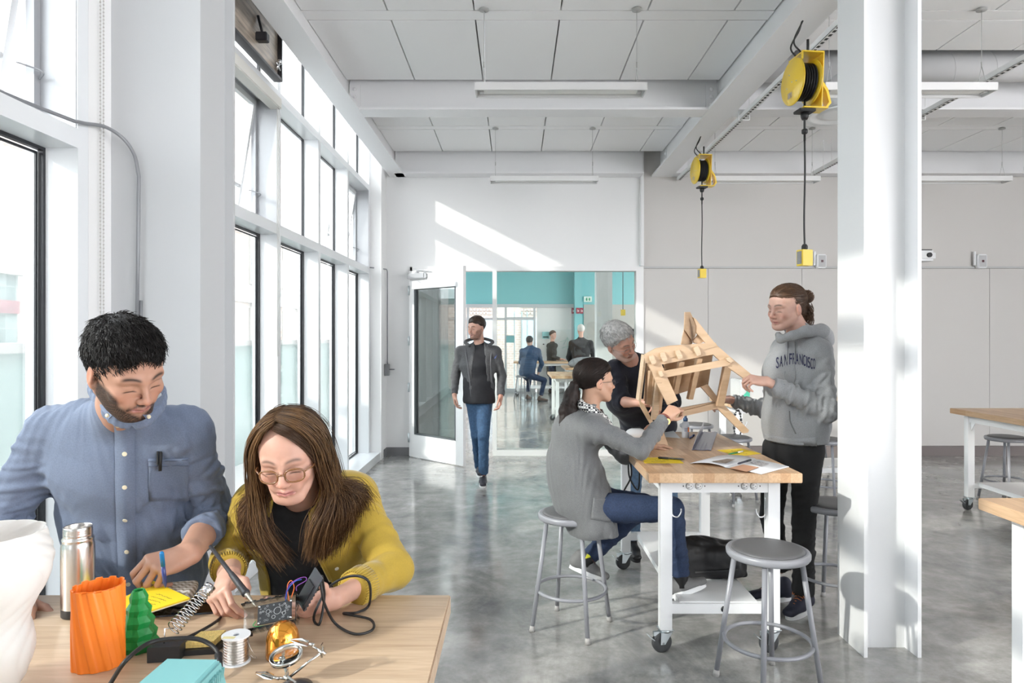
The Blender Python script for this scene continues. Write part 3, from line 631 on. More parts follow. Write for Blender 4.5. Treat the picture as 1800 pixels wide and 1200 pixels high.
def worktable(x0, x1, y0, y1, lb, top=None, h=.90, rot=0, hooks=True, shelf=True, outlets=True, name='workbench', group=None):
    cx, cy = (x0+x1)/2, (y0+y1)/2; hx, hy = (x1-x0)/2, (y1-y0)/2; along_y = hy > hx
    t = thing(name, lb, 'table', (cx, cy, 0), rot, group)
    MB().box(-hx, hx, -hy, hy, h-.046, h, .003).build('tabletop', top or (BUTCH if along_y else BUTCHX), t)
    ix, iy = (.075, .085) if along_y else (.085, .075); L = .0285; H = h-.046
    fr = MB()
    for sx_ in (-1, 1):
        X = sx_*(hx-ix-L)
        fr.box(X-.02, X+.02, -hy+iy+2*L, hy-iy-2*L, H-.065, H)
    for sy in (-1, 1):
        Y = sy*(hy-iy-L); fr.box(-hx+ix+2*L, hx-ix-2*L, Y-L+.004, Y+L-.004, H-.065, H)
    for sx_ in (-1, 1):
        for sy in (-1, 1):
            X, Y = sx_*(hx-ix-L), sy*(hy-iy-L)
            fr.prism([(X-.003, Y-sy*L, H-.001), (X-.003, Y-sy*(L+.10), H-.001), (X-.003, Y-sy*L, H-.14)], (.006,0,0))
    fr.build('apron', LEGW, t)
    fr = MB()
    if shelf:
        for sy in (-1, 1):
            Y = sy*(hy-iy-L); MB().box(-hx+ix+2*L, hx-ix-2*L, Y-.02, Y+.02, .195, .243).build('crossbar', LEGW, t)
        s = MB(); a = .15 if along_y else .0
        if along_y: s.box(-hx+ix+.10, hx-ix-.10, -hy+iy+.03, hy-iy-.03, .243, .247).box(-hx+ix+.10, -hx+ix+.104, -hy+iy+.04, hy-iy-.04, .21, .243).box(hx-ix-.104, hx-ix-.10, -hy+iy+.04, hy-iy-.04, .21, .243)
        else: s.box(-hx+ix+.03, hx-ix-.03, -hy+iy+.08, hy-iy-.08, .243, .247)
        s.build('lower_shelf', LEGW, t)
        k = MB().lathe([(0,0),(.015,0),(.015,.003),(0,.003)], c=(.02, -(hy-iy-L)-.0235, .218), M=Matrix.Rotation(-math.pi/2, 4, 'X'), seg=20); k.build('plug', BLACKR, t)
    for sx_ in (-1, 1):
        for sy in (-1, 1):
            X, Y = sx_*(hx-ix-L), sy*(hy-iy-L)
            MB().box(X-L, X+L, Y-L, Y+L, .118, H).build('leg', LEGW, t)
            q1, q2, q3 = MB(), MB(), MB(); caster(q1, q2, q3, X, Y-.0)
            c = q1.build('caster', ZINC, t); q2.build('tyre', mat('tyre_grey', (.04,.042,.045), .5), c); q3.build('wheel_hub', mat('hub_grey', (.30,.31,.33), .4), c)
    if outlets:
        YY = -(hy-iy-L)-L+.0038
        for xo in (-.15, .12):
            for k2 in (0, .045):
                q = MB(); q.lathe([(0,0),(.0165,0),(.0155,.002),(0,.002)], c=(xo+k2, YY-.0015, H-.033), M=Matrix.Rotation(math.pi/2, 4, 'X'), seg=20); o = q.build('outlet', LEGW, t)
                q = MB(); yy = YY-.0045
                q.tube([(xo+k2+.0175*math.cos(a*.3142), yy+.003, H-.033+.0175*math.sin(a*.3142)) for a in range(21)], .0005, 4, cap=False)
                q.box(xo+k2-.008, xo+k2+.001, yy, yy+.0012, H-.028, H-.0258).box(xo+k2-.008, xo+k2+.001, yy, yy+.0012, H-.042, H-.0398).box(xo+k2+.006, xo+k2+.010, yy, yy+.0012, H-.036, H-.031); q.build('socket_slot', mat('slot_grey', (.16,.16,.17), .6), o)
            q = MB().box(xo-.032, xo-.028, YY-.002, YY, H-.036, H-.030).box(xo+.073, xo+.077, YY-.002, YY, H-.036, H-.030); q.build('outlet_screw', DARK, t)
    if hooks:
        for sx_ in (-1, 1):
            X = sx_*(hx-ix-2*L)-sx_*.004; Y = -(hy-iy-L)
            pts = bez([(X, Y, H-.09), (X, Y, H-.16), (X-sx_*.006, Y, H-.185), (X-sx_*.03, Y, H-.19), (X-sx_*.045, Y, H-.168), (X-sx_*.046, Y, H-.15)], 6)
            MB().tube(pts, .004, 8).build('hook', STEEL, t)
    return t
VINYL = mat('seat_vinyl', (.105,.105,.11), .45, bump=.05, bscale=60)
STOOLM = mat('stool_grey', (.27,.275,.30), .34, metal=.05, spec=.5)
def make_stool():
    t = thing('work_stool', 'x', 'stool', group='grey metal work stools')
    MB().lathe([(0,.575),(.150,.575),(.172,.578),(.178,.586),(.179,.602),(.175,.609),(.168,.611),(.155,.609),(0,.609)], seg=48).build('seat', STOOLM, t)
    MB().lathe([(0,.605),(.150,.605),(.155,.610),(.152,.616),(.140,.620),(.08,.622),(0,.622)], seg=48).build('seat_pad', VINYL, t)
    for k in range(4):
        a = math.radians(45+90*k); c, s = math.cos(a), math.sin(a)
        l = MB().tube([(.140*c,.140*s,.575), (.222*c,.222*s,.012)], .0118, 14).build('leg', STOOLM, t)
        MB().tube([(.2195*c,.2195*s,.03), (.2235*c,.2235*s,0)], [.0128,.0155], 14).build('rubber_foot', mat('rubber_grey', (.36,.35,.34), .6), l)
    q = MB().tube([(.185*math.cos(2*math.pi*i/56), .185*math.sin(2*math.pi*i/56), .205) for i in range(56)], .0092, 10, closed=True); q.build('foot_ring', STOOLM, t)
    return t
stool0 = make_stool(); used_stool = [0]
def stool(x, y, rz, lb):
    o = stool0 if not used_stool[0] else copy_tree(stool0); used_stool[0] = 1
    o.location = (x, y, 0); o.rotation_euler = (0,0,math.radians(rz)); o['label'] = lb; return o
T1 = worktable(.634, 1.368, 3.25, 4.68, 'butcher block worktable on casters with yellow notes, the people with the wooden chair around it')
FT = worktable(-1.75, -.163, .66, 1.722, 'large pale wood table in front of the man in blue and woman in yellow', top=PLANK, hooks=False, outlets=False, shelf=False, name='work_table')
worktable(3.97, 5.3, 3.6, 6.24, 'butcher block worktable right of the steel column, a stool under it', outlets=False)
worktable(1.87, 2.62, 1.25, 2.76, 'nearest worktable cut off by the right edge, only its corner and leg visible')
worktable(2.12, 3.75, 6.72, 7.46, 'worktable near the back wall behind the man in the hoodie')
for a in ((1.12, 3.03, 20, 'grey stool nearest the camera, in front of the worktable'), (.30, 3.66, 62, 'grey stool under the woman in the grey cardigan'),
          (1.80, 3.86, 35, 'grey stool half hidden behind the steel column, beside the legs in black jeans'), (1.95, 7.35, 10, 'grey stool at the end of the back worktable, seen under the wooden chair'),
          (2.04, 6.42, 30, 'grey stool just behind the far right corner of the worktable'), (3.38, 7.9, 20, 'grey stool behind the back worktable, partly hidden by the steel column'),
          (2.86, 6.28, 40, 'grey stool behind the elbow of the man in the hoodie'), (4.62, 6.42, 15, 'grey stool half under the worktable at the right'),
          (.18, 16.5, 30, 'grey stool under the man in the blue jacket beyond the glass')): stool(*a)
# far room tables
worktable(-.05, 1.9, 17.9, 18.65, 'white legged worktable beside the man in the blue jacket, beyond the glass', outlets=False, hooks=False)
worktable(.60, 1.35, 11.35, 12.8, 'nearest worktable beyond the glass, behind the dark ponytail', outlets=False, hooks=False)
worktable(1.05, 1.8, 14.3, 15.7, 'worktable with a grey bag on it in the middle of the far room', outlets=False, hooks=False)
# ---------------------------------------------------------------- distance field body modelling
def _v(a): return np.array(tuple(a), dtype=np.float64)
class Field:
    def __init__(s): s.p = []
    def put(s, fn, lo, hi, k, mode): s.p.append((fn, np.minimum(lo, hi), np.maximum(lo, hi), k, mode)); return s
    def cap(s, a, b, ra, rb=None, k=.01, mode=1):
        a, b = _v(a), _v(b); rb = ra if rb is None else rb; ab = b-a; L = max(ab @ ab, 1e-12)
        def fn(x, y, z):
            px, py, pz = x-a[0], y-a[1], z-a[2]; t = np.clip((px*ab[0]+py*ab[1]+pz*ab[2])/L, 0, 1)
            return np.sqrt((px-t*ab[0])**2+(py-t*ab[1])**2+(pz-t*ab[2])**2)-(ra+(rb-ra)*t)
        r = max(ra, rb); return s.put(fn, np.minimum(a, b)-r, np.maximum(a, b)+r, k, mode)
    def ell(s, c, r, R=None, k=.01, mode=1):
        c = _v(c); R = np.eye(3) if R is None else np.array(R); r = _v(r)
        def fn(x, y, z):
            px, py, pz = x-c[0], y-c[1], z-c[2]; q = [(R[0][i]*px+R[1][i]*py+R[2][i]*pz)/r[i] for i in range(3)]
            k0 = np.sqrt(q[0]**2+q[1]**2+q[2]**2); k1 = np.sqrt((q[0]/r[0])**2+(q[1]/r[1])**2+(q[2]/r[2])**2)+1e-9
            return k0*(k0-1)/k1
        e = np.sqrt((R*R) @ (r*r)); return s.put(fn, c-e, c+e, k, mode)
    def ecap(s, a, b, ra, rb, side, k=.02, mode=1):
        """capsule with an elliptical section: ra, rb = (half width along side, half depth)"""
        a, b, sd = _v(a), _v(b), _v(side); ab = b-a; L = max(ab @ ab, 1e-12); u = ab/np.sqrt(L)
        sd = sd-u*(sd @ u); sd /= np.linalg.norm(sd); f = np.cross(u, sd)
        def fn(x, y, z):
            px, py, pz = x-a[0], y-a[1], z-a[2]; t = np.clip((px*ab[0]+py*ab[1]+pz*ab[2])/L, 0, 1)
            px, py, pz = px-t*ab[0], py-t*ab[1], pz-t*ab[2]
            rx = ra[0]+(rb[0]-ra[0])*t; ry = ra[1]+(rb[1]-ra[1])*t; m = np.minimum(rx, ry)
            qs = (px*sd[0]+py*sd[1]+pz*sd[2])/rx; qf = (px*f[0]+py*f[1]+pz*f[2])/ry; qu = (px*u[0]+py*u[1]+pz*u[2])/m
            k0 = np.sqrt(qs**2+qf**2+qu**2); k1 = np.sqrt((qs/rx)**2+(qf/ry)**2+(qu/m)**2)+1e-9
            return np.where(k0 < 1e-6, -m, k0*(k0-1)/k1)
        r = max(*ra, *rb); return s.put(fn, np.minimum(a, b)-r, np.maximum(a, b)+r, k, mode)
    def box(s, M, h, rnd=.005, k=.005, mode=1):
        M = np.array(M); R = M[:3,:3]; c = M[:3,3]; h = _v(h)
        def fn(x, y, z):
            px, py, pz = x-c[0], y-c[1], z-c[2]; q = [np.abs(R[0][i]*px+R[1][i]*py+R[2][i]*pz)-h[i]+rnd for i in range(3)]
            o = np.sqrt(sum(np.maximum(v, 0)**2 for v in q)); return o+np.minimum(np.maximum(np.maximum(q[0], q[1]), q[2]), 0)-rnd
        e = np.abs(R) @ h; return s.put(fn, c-e, c+e, k, mode)
    def cut(s, fn): s.p.append((fn, None, None, .004, 2)); return s      # keep where fn < 0
    def plane(s, o, n, k=.004):
        o, n = _v(o), _v(n); n = n/np.linalg.norm(n)
        s.p.append((lambda x, y, z: (x-o[0])*n[0]+(y-o[1])*n[1]+(z-o[2])*n[2], None, None, k, 2)); return s
def lcut(F, o, n, R, k=.003):
    """cut by a half space, only within R of o"""
    o, n = _v(o), _v(n); n = n/np.linalg.norm(n)
    F.put(lambda x, y, z: -np.minimum((x-o[0])*n[0]+(y-o[1])*n[1]+(z-o[2])*n[2], R-np.sqrt((x-o[0])**2+(y-o[1])**2+(z-o[2])**2)), o-R, o+R, k, -1)
def smin(a, b, k):
    h = np.clip(.5+.5*(b-a)/k, 0, 1); return a*h+b*(1-h)-k*h*(1-h)
def field_mesh(F, res, disp=None, band=.02):
    lo = np.min([p[1] for p in F.p if p[4] == 1], axis=0)-3*res-.006; hi = np.max([p[2] for p in F.p if p[4] == 1], axis=0)+3*res+.006
    n = np.ceil((hi-lo)/res).astype(int)+1; ax = [lo[i]+res*np.arange(n[i]) for i in range(3)]
    d = np.full(n, .5, dtype=np.float32)
    for fn, a, b, k, mode in F.p:
        if a is None: i0, i1 = np.zeros(3, int), n
        else: i0 = np.maximum(((a-k-.012-lo)/res).astype(int), 0); i1 = np.minimum(np.ceil((b+k+.012-lo)/res).astype(int)+1, n)
        if (i1 <= i0).any(): continue
        X, Y, Z = ax[0][i0[0]:i1[0], None, None], ax[1][None, i0[1]:i1[1], None], ax[2][None, None, i0[2]:i1[2]]
        sl = (slice(i0[0], i1[0]), slice(i0[1], i1[1]), slice(i0[2], i1[2])); pd = fn(X, Y, Z)
        if mode == 1: d[sl] = smin(d[sl], pd, max(k, 1e-5))
        elif mode == -1: d[sl] = -smin(-d[sl], pd, max(k, 1e-5))
        else: d[sl] = -smin(-d[sl], -pd, max(k, 1e-5))
    if disp is not None:
        idx = np.argwhere(np.abs(d) < band); P = lo+res*idx
        d[idx[:,0], idx[:,1], idx[:,2]] += disp(P).astype(np.float32)
    S = d < 0; S[0]=S[-1]=False; S[:,0]=S[:,-1]=False; S[:,:,0]=S[:,:,-1]=False
    d = np.where(S, np.minimum(d, -1e-6), np.maximum(d, 1e-6))
    m = n-1; cnt = np.zeros(m, np.int8)
    C = [(i, j, k) for i in (0,1) for j in (0,1) for k in (0,1)]
    for i, j, k in C: cnt += S[i:i+m[0], j:j+m[1], k:k+m[2]]
    cells = np.argwhere((cnt > 0) & (cnt < 8))
    if not len(cells): return np.zeros((0,3)), np.zeros((0,4), int)
    idm = np.full(m, -1, np.int64); idm[cells[:,0], cells[:,1], cells[:,2]] = np.arange(len(cells))
    acc = np.zeros((len(cells), 3)); w = np.zeros(len(cells))
    for c1 in C:
        for axn in range(3):
            if c1[axn]: continue
            c2 = list(c1); c2[axn] = 1
            a = d[cells[:,0]+c1[0], cells[:,1]+c1[1], cells[:,2]+c1[2]]; b = d[cells[:,0]+c2[0], cells[:,1]+c2[1], cells[:,2]+c2[2]]
            x = (a < 0) != (b < 0); t = np.where(x, a/np.where(x, a-b, 1), 0); p = np.repeat(np.array(c1, float)[None], len(cells), 0); p[:,axn] += t
            acc[x] += p[x]; w[x] += 1
    V = lo+res*(cells+acc/w[:,None]); Q = []
    for axn in range(3):
        o = [(1,2),(2,0),(0,1)][axn]; s1 = [slice(0, None)]*3; s1[axn] = slice(0, n[axn]-1); s2 = [slice(0, None)]*3; s2[axn] = slice(1, None)
        a, b = S[tuple(s1)], S[tuple(s2)]; e = np.argwhere(a != b); e = e[(e[:,o[0]] > 0) & (e[:,o[1]] > 0) & (e[:,o[0]] < m[o[0]]) & (e[:,o[1]] < m[o[1]])]
        inn = a[e[:,0], e[:,1], e[:,2]]
        def g(du, dv):
            q = e.copy(); q[:,o[0]] -= du; q[:,o[1]] -= dv; return idm[q[:,0], q[:,1], q[:,2]]
        q = np.stack([g(1,1), g(0,1), g(0,0), g(1,0)], 1); q[~inn] = q[~inn][:, ::-1]; Q.append(q)
    Q = np.concatenate(Q); Q = Q[(Q >= 0).all(1)]
    return V, Q
def relax(V, Q, it=1, lam=.5):
    for _ in range(it):
        s = np.zeros_like(V); c = np.zeros(len(V))
        for i in range(4):
            a, b = Q[:,i], Q[:,(i+1) % 4]
            np.add.at(s, a, V[b]); np.add.at(c, a, 1); np.add.at(s, b, V[a]); np.add.at(c, b, 1)
        V = V+lam*(s/np.maximum(c, 1)[:,None]-V)
    return V
def mesh_obj(name, pieces, m, parent=None, col=None, it=1):
    """pieces: list of (V, Q); joined into one object in world coordinates"""
    vs, fs, n = [], [], 0
    for V, Q in pieces:
        if len(V) == 0: continue
        V = relax(V, Q, it) if it else V
        vs.append(V); fs.append(Q+n); n += len(V)
    V = np.concatenate(vs); Q = np.concatenate(fs); me = bpy.data.meshes.new(name)
    base = _v(parent.location) if parent is not None else np.zeros(3)
    me.vertices.add(len(V)); me.vertices.foreach_set('co', (V-base).astype(np.float32).ravel())
    me.loops.add(len(Q)*4); me.loops.foreach_set('vertex_index', Q.astype(np.int32).ravel())
    me.polygons.add(len(Q)); me.polygons.foreach_set('loop_start', np.arange(0, len(Q)*4, 4, dtype=np.int32)); me.polygons.foreach_set('loop_total', np.full(len(Q), 4, np.int32))
    me.update(calc_edges=True); me.polygons.foreach_set('use_smooth', np.ones(len(Q), bool))
    if col is not None:
        c = np.ones((len(V), 4)); c[:,:3] = col(V); at = me.attributes.new('Col', 'FLOAT_COLOR', 'POINT'); at.data.foreach_set('color', c.astype(np.float32).ravel())
    me.materials.append(m); o = bpy.data.objects.new(name, me); COL.objects.link(o)
    if parent is not None: o.parent = parent
    return o
def snoise(P, f, seed=0):
    r = np.random.RandomState(seed); out = 0
    Wp = P+.35/f*np.stack([np.sin(P @ (r.randn(3)*f)+r.rand()*6) for _ in range(3)], 1)
    for i in range(4): out = out+np.sin(Wp @ (r.randn(3)*f*(1+.3*i))+r.rand()*6)/4
    return out
def folds(P, a, b, n, amp, seed=0, rad=.12, tilt=.0):
    """ring folds around the segment a-b, strongest on one side"""
    a, b = _v(a), _v(b); ab = b-a; L = np.linalg.norm(ab); u = ab/L; q = P-a; t = (q @ u)/L
    r = np.linalg.norm(q-np.outer(q @ u, u), axis=1); m = np.exp(-((t-.5)/.5)**4)*(r < rad)
    ph = snoise(P, 14, seed)*1.6
    w = np.sin(2*math.pi*n*t+ph+tilt*q[:,2]*30); return amp*m*(np.abs(w)*-1+.4)
# ---- body templates
def head_field(M, s=1.0, fem=False, beard=0, gaze=0):
    F = Field(); R = np.array(M.to_3x3())
    def T(x, y, z): return M @ Vector((x*s, y*s, z*s))
    def E(c, r, k=.01, mode=1): F.ell(T(*c), [v*s for v in r], R, k*s, mode)
    def K(a, b, ra, rb=None, k=.006, mode=1): F.cap(T(*a), T(*b), ra*s, (rb if rb is not None else ra)*s, k*s, mode)
    E((0,-.018,.042), (.073,.092,.082)); E((0,.022,.035), (.066,.068,.066), .03)
    E((0,.034,-.012), (.060,.056,.066), .03)
    jw = .041 if fem else .050
    E((0,.036,-.062), (jw,.044,.040), .03); E((0,.070,-.092), (.020,.018,.016) if not fem else (.016,.016,.015), .025)
    for sx_ in (-1, 1):
        K((sx_*.052,.0,-.04), (sx_*.026,.062,-.088), .017 if not fem else .013, .013, .03)       # jaw line
        E((sx_*.043,.064,-.024), (.020,.018,.018), .02)                                           # cheekbone
        K((sx_*.014,.089,.020), (sx_*.046,.074,.022), .0085 if not fem else .006, .007, .016)      # brow
        E((sx_*.032,.095,.002), (.019,.013,.012), None, ) if False else E((sx_*.031,.098,.000), (.018,.013,.013), .012, -1)
        E((sx_*.031,.0735,-.001), (.0155,.0135,.0135), .004)                                         # lid
        K((sx_*.019,.084,-.0135), (sx_*.043,.079,-.012), .0025, .0025, .006)                          # lower lid
        E((sx_*.0105,.0985,-.0345), (.0075,.010,.0075), .006)                                       # nostril wing
        E((sx_*.006,.103,-.0405), (.0032,.006,.003), .002, -1)
        E((sx_*.026,.078,-.048), (.014,.010,.014), .015)
        # ear
        Re = (M.to_3x3() @ Matrix.Rotation(sx_*-.22, 3, 'Z') @ Matrix.Rotation(-.18, 3, 'X'))
        F.ell(T(sx_*.0735,-.010,-.006), [.008*s,.0175*s,.030*s], np.array(Re), .006*s); F.ell(T(sx_*.084,-.004,.0), [.005*s,.009*s,.017*s], np.array(Re), .005*s, -1)
        F.ell(T(sx_*.072,-.003,-.030), [.006*s,.008*s,.009*s], np.array(Re), .005*s)
    K((0,.090,.012), (0,.1085,-.026), .0065, .0088, .010); E((0,.111,-.0305), (.0095,.0095,.0085), .006)
    K((-.021,.082,-.0605), (0,.0935,-.0570), .0040, .0052, .007); K((.021,.082,-.0605), (0,.0935,-.0570), .0040, .0052, .007)
    K((-.016,.084,-.0680), (.016,.084,-.0680), .0048, .0048, .007); K((0,.0895,-.0690), (0,.0895,-.0690), .0056, None, .007)
    K((-.025,.084,-.0632), (0,.0965,-.0628), .0010, .0012, .003, -1); K((.025,.084,-.0632), (0,.0965,-.0628), .0010, .0012, .003, -1)
    return F, T
def head_color(M, s, skin, lip, brow, beardc=None, lash=(.05,.03,.02), browd=1.0, beardd=1.0):
    Mi = np.array(M.inverted())
    brow = np.array(brow)*.3; lip = np.array(lip)*.85; lash = np.array(lash)*.25
    def col(V):
        q = (np.c_[V, np.ones(len(V))] @ Mi.T)[:,:3]/s; x, y, z = np.abs(q[:,0]), q[:,1], q[:,2]
        c = np.repeat(np.array(skin)[None], len(V), 0)
        def mix(m, t): 
            nonlocal c
            m = np.clip(m, 0, 1)[:,None]; c = c*(1-m)+np.array(t)*m
        front = (y > .03) & (np.abs(z) < .2)
        red = np.array(skin)*np.array([1.02,.80,.76])
        mix(.55*np.exp(-((x-.042)/.02)**2-((z+.03)/.018)**2)*front, red); mix(.6*np.exp(-(x/.014)**2-((z+.032)/.014)**2)*(y > .08), red)
        mix(.6*(x > .076)*(y < .03), red)
        if beardc is not None:
            zl = np.interp(x, [0,.028,.045,.056,.075], [-.078,-.060,-.046,-.020,.01]); jaw = np.clip((zl-z)/.014, 0, 1)*np.clip((y-.0)/.012, 0, 1); side = jaw*0
            mus = np.exp(-(x/.030)**4-((z+.0495+x*.35*(x>.012))/.0055)**2)*(y > .07)*.9+np.exp(-((x-.030)/.006)**2-((z+.064)/.014)**2)*.8
            tube_ = np.clip((-.10-z)/.008, 0, 1)*(y < .06)
            b = np.maximum(np.maximum(jaw, side), mus)*(1-np.clip((-.115-z)/.01, 0, 1))*(z > -.14)
            b = b*(.75+.25*snoise(V, 900, 3)); mix(b*beardd, beardc)
        lipm = np.exp(-(x/.024)**6-((z+.0632-.0+0*x)/.0078)**4)*(y > .075); mix(lipm*.85, lip)
        mix(np.exp(-(x/.025)**6-((z+.0632)/.0015)**2)*(y > .07)*.7, np.array(lip)*.35)
        bz = .0235+.005*np.sin((x-.012)*75); mix(np.exp(-((x-.031)/.0195)**6-((z-bz)/.0040)**2)*(y > .06)*.95*browd, brow)
        mix(np.exp(-((x-.031)/.0145)**6-((z+.0075+.12*(x-.031)**2*80)/.0016)**2)*(y > .07)*1.0, lash)
        mix(np.exp(-((x-.031)/.0145)**6-((z-.0085)/.0012)**2)*(y > .07)*.4, np.array(skin)*.45)
        return c
    return col
def hand_field(F, wrist, d, nrm, t, s=1.0, curl=None, thumb=None, spread=.06):
    """t = +1 when the thumb lies on the +x side of the hand frame (x = d x nrm). nrm points out of the back of the hand"""
    M = frame(wrist, d, nrm); curl = curl or [(.5,.6,.4)]*4; tips = []
    def T(v): return M @ (Vector(v)*s)
    X = (.027, .008, -.012, -.030); Lm = (.086, .088, .082, .073); Lf = ((.042,.025,.021),(.046,.029,.022),(.042,.027,.022),(.033,.020,.019))
    Rf = ((.0088,.0080,.0074,.0063),(.0090,.0082,.0076,.0065),(.0085,.0077,.0071,.0061),(.0076,.0068,.0062,.0054))
    for i in range(4):
        F.ecap(T((t*X[i]*.55, .004, 0)), T((t*X[i], Lm[i]*.97, .002)), (.012*s,.0125*s), (.0118*s,.0098*s), (M.to_3x3() @ Vector((1,0,0))), .012*s)
        p = Vector((t*X[i], Lm[i], .0)); a = 0; az = t*spread*(1.2-.8*i)
        for j in range(3):
            a += curl[i][j]; dv = Vector((math.sin(az)*math.cos(a), math.cos(az)*math.cos(a), -math.sin(a))); q = p+dv*Lf[i][j]
            F.cap(T(p), T(q), Rf[i][j]*s, Rf[i][j+1]*s, .0016*s if j else .005*s); p = q
        tips.append(T(p))
    F.ell(T((t*.020,.035,-.012)), [.013*s,.026*s,.012*s], np.array(M.to_3x3()), .012*s)
    F.ell(T((-t*.022,.040,-.009)), [.011*s,.030*s,.011*s], np.array(M.to_3x3()), .012*s)
    dirs = thumb or [(.75,.62,-.25), (.45,.85,-.3), (.2,.93,-.3)]
    p = Vector((t*.018,.018,-.008))
    for j, (dv, L, r0, r1) in enumerate(zip(dirs, (.044,.032,.027), (.0135,.0105,.0096), (.0108,.0098,.0075))):
        dv = Vector((t*dv[0], dv[1], dv[2])).normalized(); q = p+dv*L; F.cap(T(p), T(q), r0*s, r1*s, .010*s if j == 0 else .003*s); p = q
    tips.append(T(p)); return M, tips
def skinmat(name): 
    return mat(name, rough=.48, spec=.35, attr=True, noise=.05, nscale=60, sss=.12, bump=.06, bscale=500)
def strands(paths, n, r=.0016, jit=.006, seed=0, seg=3, taper=.35, res=7, q=None):
    """n hair locks scattered among guide paths (lists of equal length)"""
    rnd = random.Random(seed); q = q or MB(); G = [[Vector(p) for p in g] for g in paths]
    for _ in range(n):
        u = rnd.random()*(len(G)-1); i = min(int(u), len(G)-2); f = u-i
        off = Vector((rnd.gauss(0,1), rnd.gauss(0,1), rnd.gauss(0,1)))*jit; wv = rnd.uniform(-1,1)*jit*.8; ph = rnd.random()*6
        pts = []; m = len(G[0])
        for j in range(m):
            b = G[i][j].lerp(G[i+1][j], f); e = j/(m-1); b = b+off*(.25+.75*e)
            b = b+Vector((math.sin(ph+j*1.3), math.cos(ph+j*1.1), 0))*wv*e; pts.append(b)
        c = bez(pts, res); k = len(c); rr = r*rnd.uniform(.6,1.4)
        q.tube(c, [rr*(1-(1-taper)*(j/(k-1))**2)*min(1, .4+j/3) for j in range(k)], seg, cap=False)
    return q
# ---------------------------------------------------------------- figure assembly
def arm_skin(F, el, wr, r0=.043, r1=.026, k=.02):
    F.cap(el, wr, r0, r1, k)
def core(J, e=0.0, female=False, F=None, ks=1):
    """torso field. J: pelvis, waist, chest, neck, sh (2 points), side (pelvis), sidec (chest)"""
    F = F or Field(); sd, sc_ = J['side'], J.get('sidec', J['side'])
    w = J.get('w', (.155,.135,.165)); dp = J.get('dp', (.105,.095,.115))
    F.ecap(J['pelvis'], J['waist'], (w[0]+e, dp[0]+e), (w[1]+e, dp[1]+e), sd, .05*ks)
    F.ecap(J['waist'], J['chest'], (w[1]+e, dp[1]+e), (w[2]+e, dp[2]+e), sc_, .05*ks)
    mid = (Vector(J['sh'][0])+Vector(J['sh'][1]))/2
    F.ecap(J['chest'], Vector(mid)+(Vector(J['chest'])-Vector(mid))*.25, (w[2]+e, dp[2]+e), (w[2]*.95+e, dp[2]*.72+e), sc_, .05*ks)
    for q in J['sh']:
        q = Vector(q); F.cap(mid.lerp(q, .25)-Vector((0,0,.012)), q-Vector((0,0,.006)), .050+e, .050+e, .05*ks); F.cap(Vector(J['neck'])+Vector((0,0,.005)), mid.lerp(q, .8)+Vector((0,0,.008)), .028+e, .022+e, .05*ks)
    F.cap(mid, J['neck'], .050+e, .046+e*.5, .03*ks)
    return F
def coarse_body(J, arms, legs, shrink=.020, res=.012):
    F = core(J, -shrink)
    for a in arms:
        F.cap(a[0], a[1], .047-shrink*.5, .040-shrink*.5, .02); F.cap(a[1], a[2], .040-shrink*.5, .024, .02)
    for l in legs:
        F.cap(l[0], l[1], .082-shrink, .054-shrink*.6, .03); F.cap(l[1], l[2], .052-shrink*.6, .036-shrink*.4, .03)
    return field_mesh(F, res)
def neck_to(F, J, T, s, r=.054):
    F.cap(T(0,-.022,-.035), J['neck'], r*s, (r+.004)*s, .025); F.cap(J['neck'], (Vector(J['sh'][0])+Vector(J['sh'][1]))/2-Vector((0,0,.03)), r*s, .056, .03)
def shoe(foot, toe_dir, mt_u, mt_s, parent, s=1.0, up=(0,0,1), lace=None, name='shoe'):
    """foot = point under the ankle on the sole plane"""
    M = frame(foot, toe_dir, up); R = np.array(M.to_3x3())
    def T(*v): return M @ (Vector(v)*s)
    F = Field()
    F.ecap(T(0,-.045,.048), T(0,.06,.045), (.034*s,.036*s), (.038*s,.032*s), M.to_3x3() @ Vector((1,0,0)), .02).ecap(T(0,.06,.042), T(0,.165,.034), (.040*s,.032*s), (.034*s,.022*s), M.to_3x3() @ Vector((1,0,0)), .02)
    F.cap(T(0,-.035,.06), T(0,-.03,.095), .036*s, .037*s, .02).ecap(T(0,0,.075), T(0,.08,.055), (.030*s,.025*s), (.030*s,.022*s), M.to_3x3() @ Vector((1,0,0)), .02)
    F.plane(T(0,0,.018), -(M.to_3x3() @ Vector((0,0,1))), .002)
    up_ = mesh_obj(name, [field_mesh(F, .005)], mt_u, parent)
    out = []
    for i in range(28):
        a = 2*math.pi*i/28; c, q = math.cos(a), math.sin(a); wx = .040+.004*q; yy = .060+.122*q; xx = wx*c*(1 if abs(c) < 1 else 1)
        out.append(T(xx*(1.0-.12*max(0,-q)), yy-.006, 0))
    S = MB().prism([tuple(p) for p in out], (M.to_3x3() @ Vector((0,0,.026*s)))); so = S.build('sole', mt_s, up_, None)
    fix_parent(so, up_)
    if lace:
        q = MB()
        for k in range(5):
            y = .035+.017*k; z = .104-.0095*k; q.tube([T(-.022,y,z-.006), T(0,y+.004,z+.003), T(.022,y,z-.006)], .0022*s, 5)
        q.tube([tuple(p) for p in bez([T(0,.03,.108), T(-.03,.035,.118), T(-.038,.06,.095), T(-.012,.045,.106)], 6)], .002*s, 5); q.tube([tuple(p) for p in bez([T(0,.03,.108), T(.03,.03,.118), T(.036,.055,.096), T(.012,.045,.106)], 6)], .002*s, 5)
        lo = q.build('laces', lace, up_); fix_parent(lo, up_)
    return up_
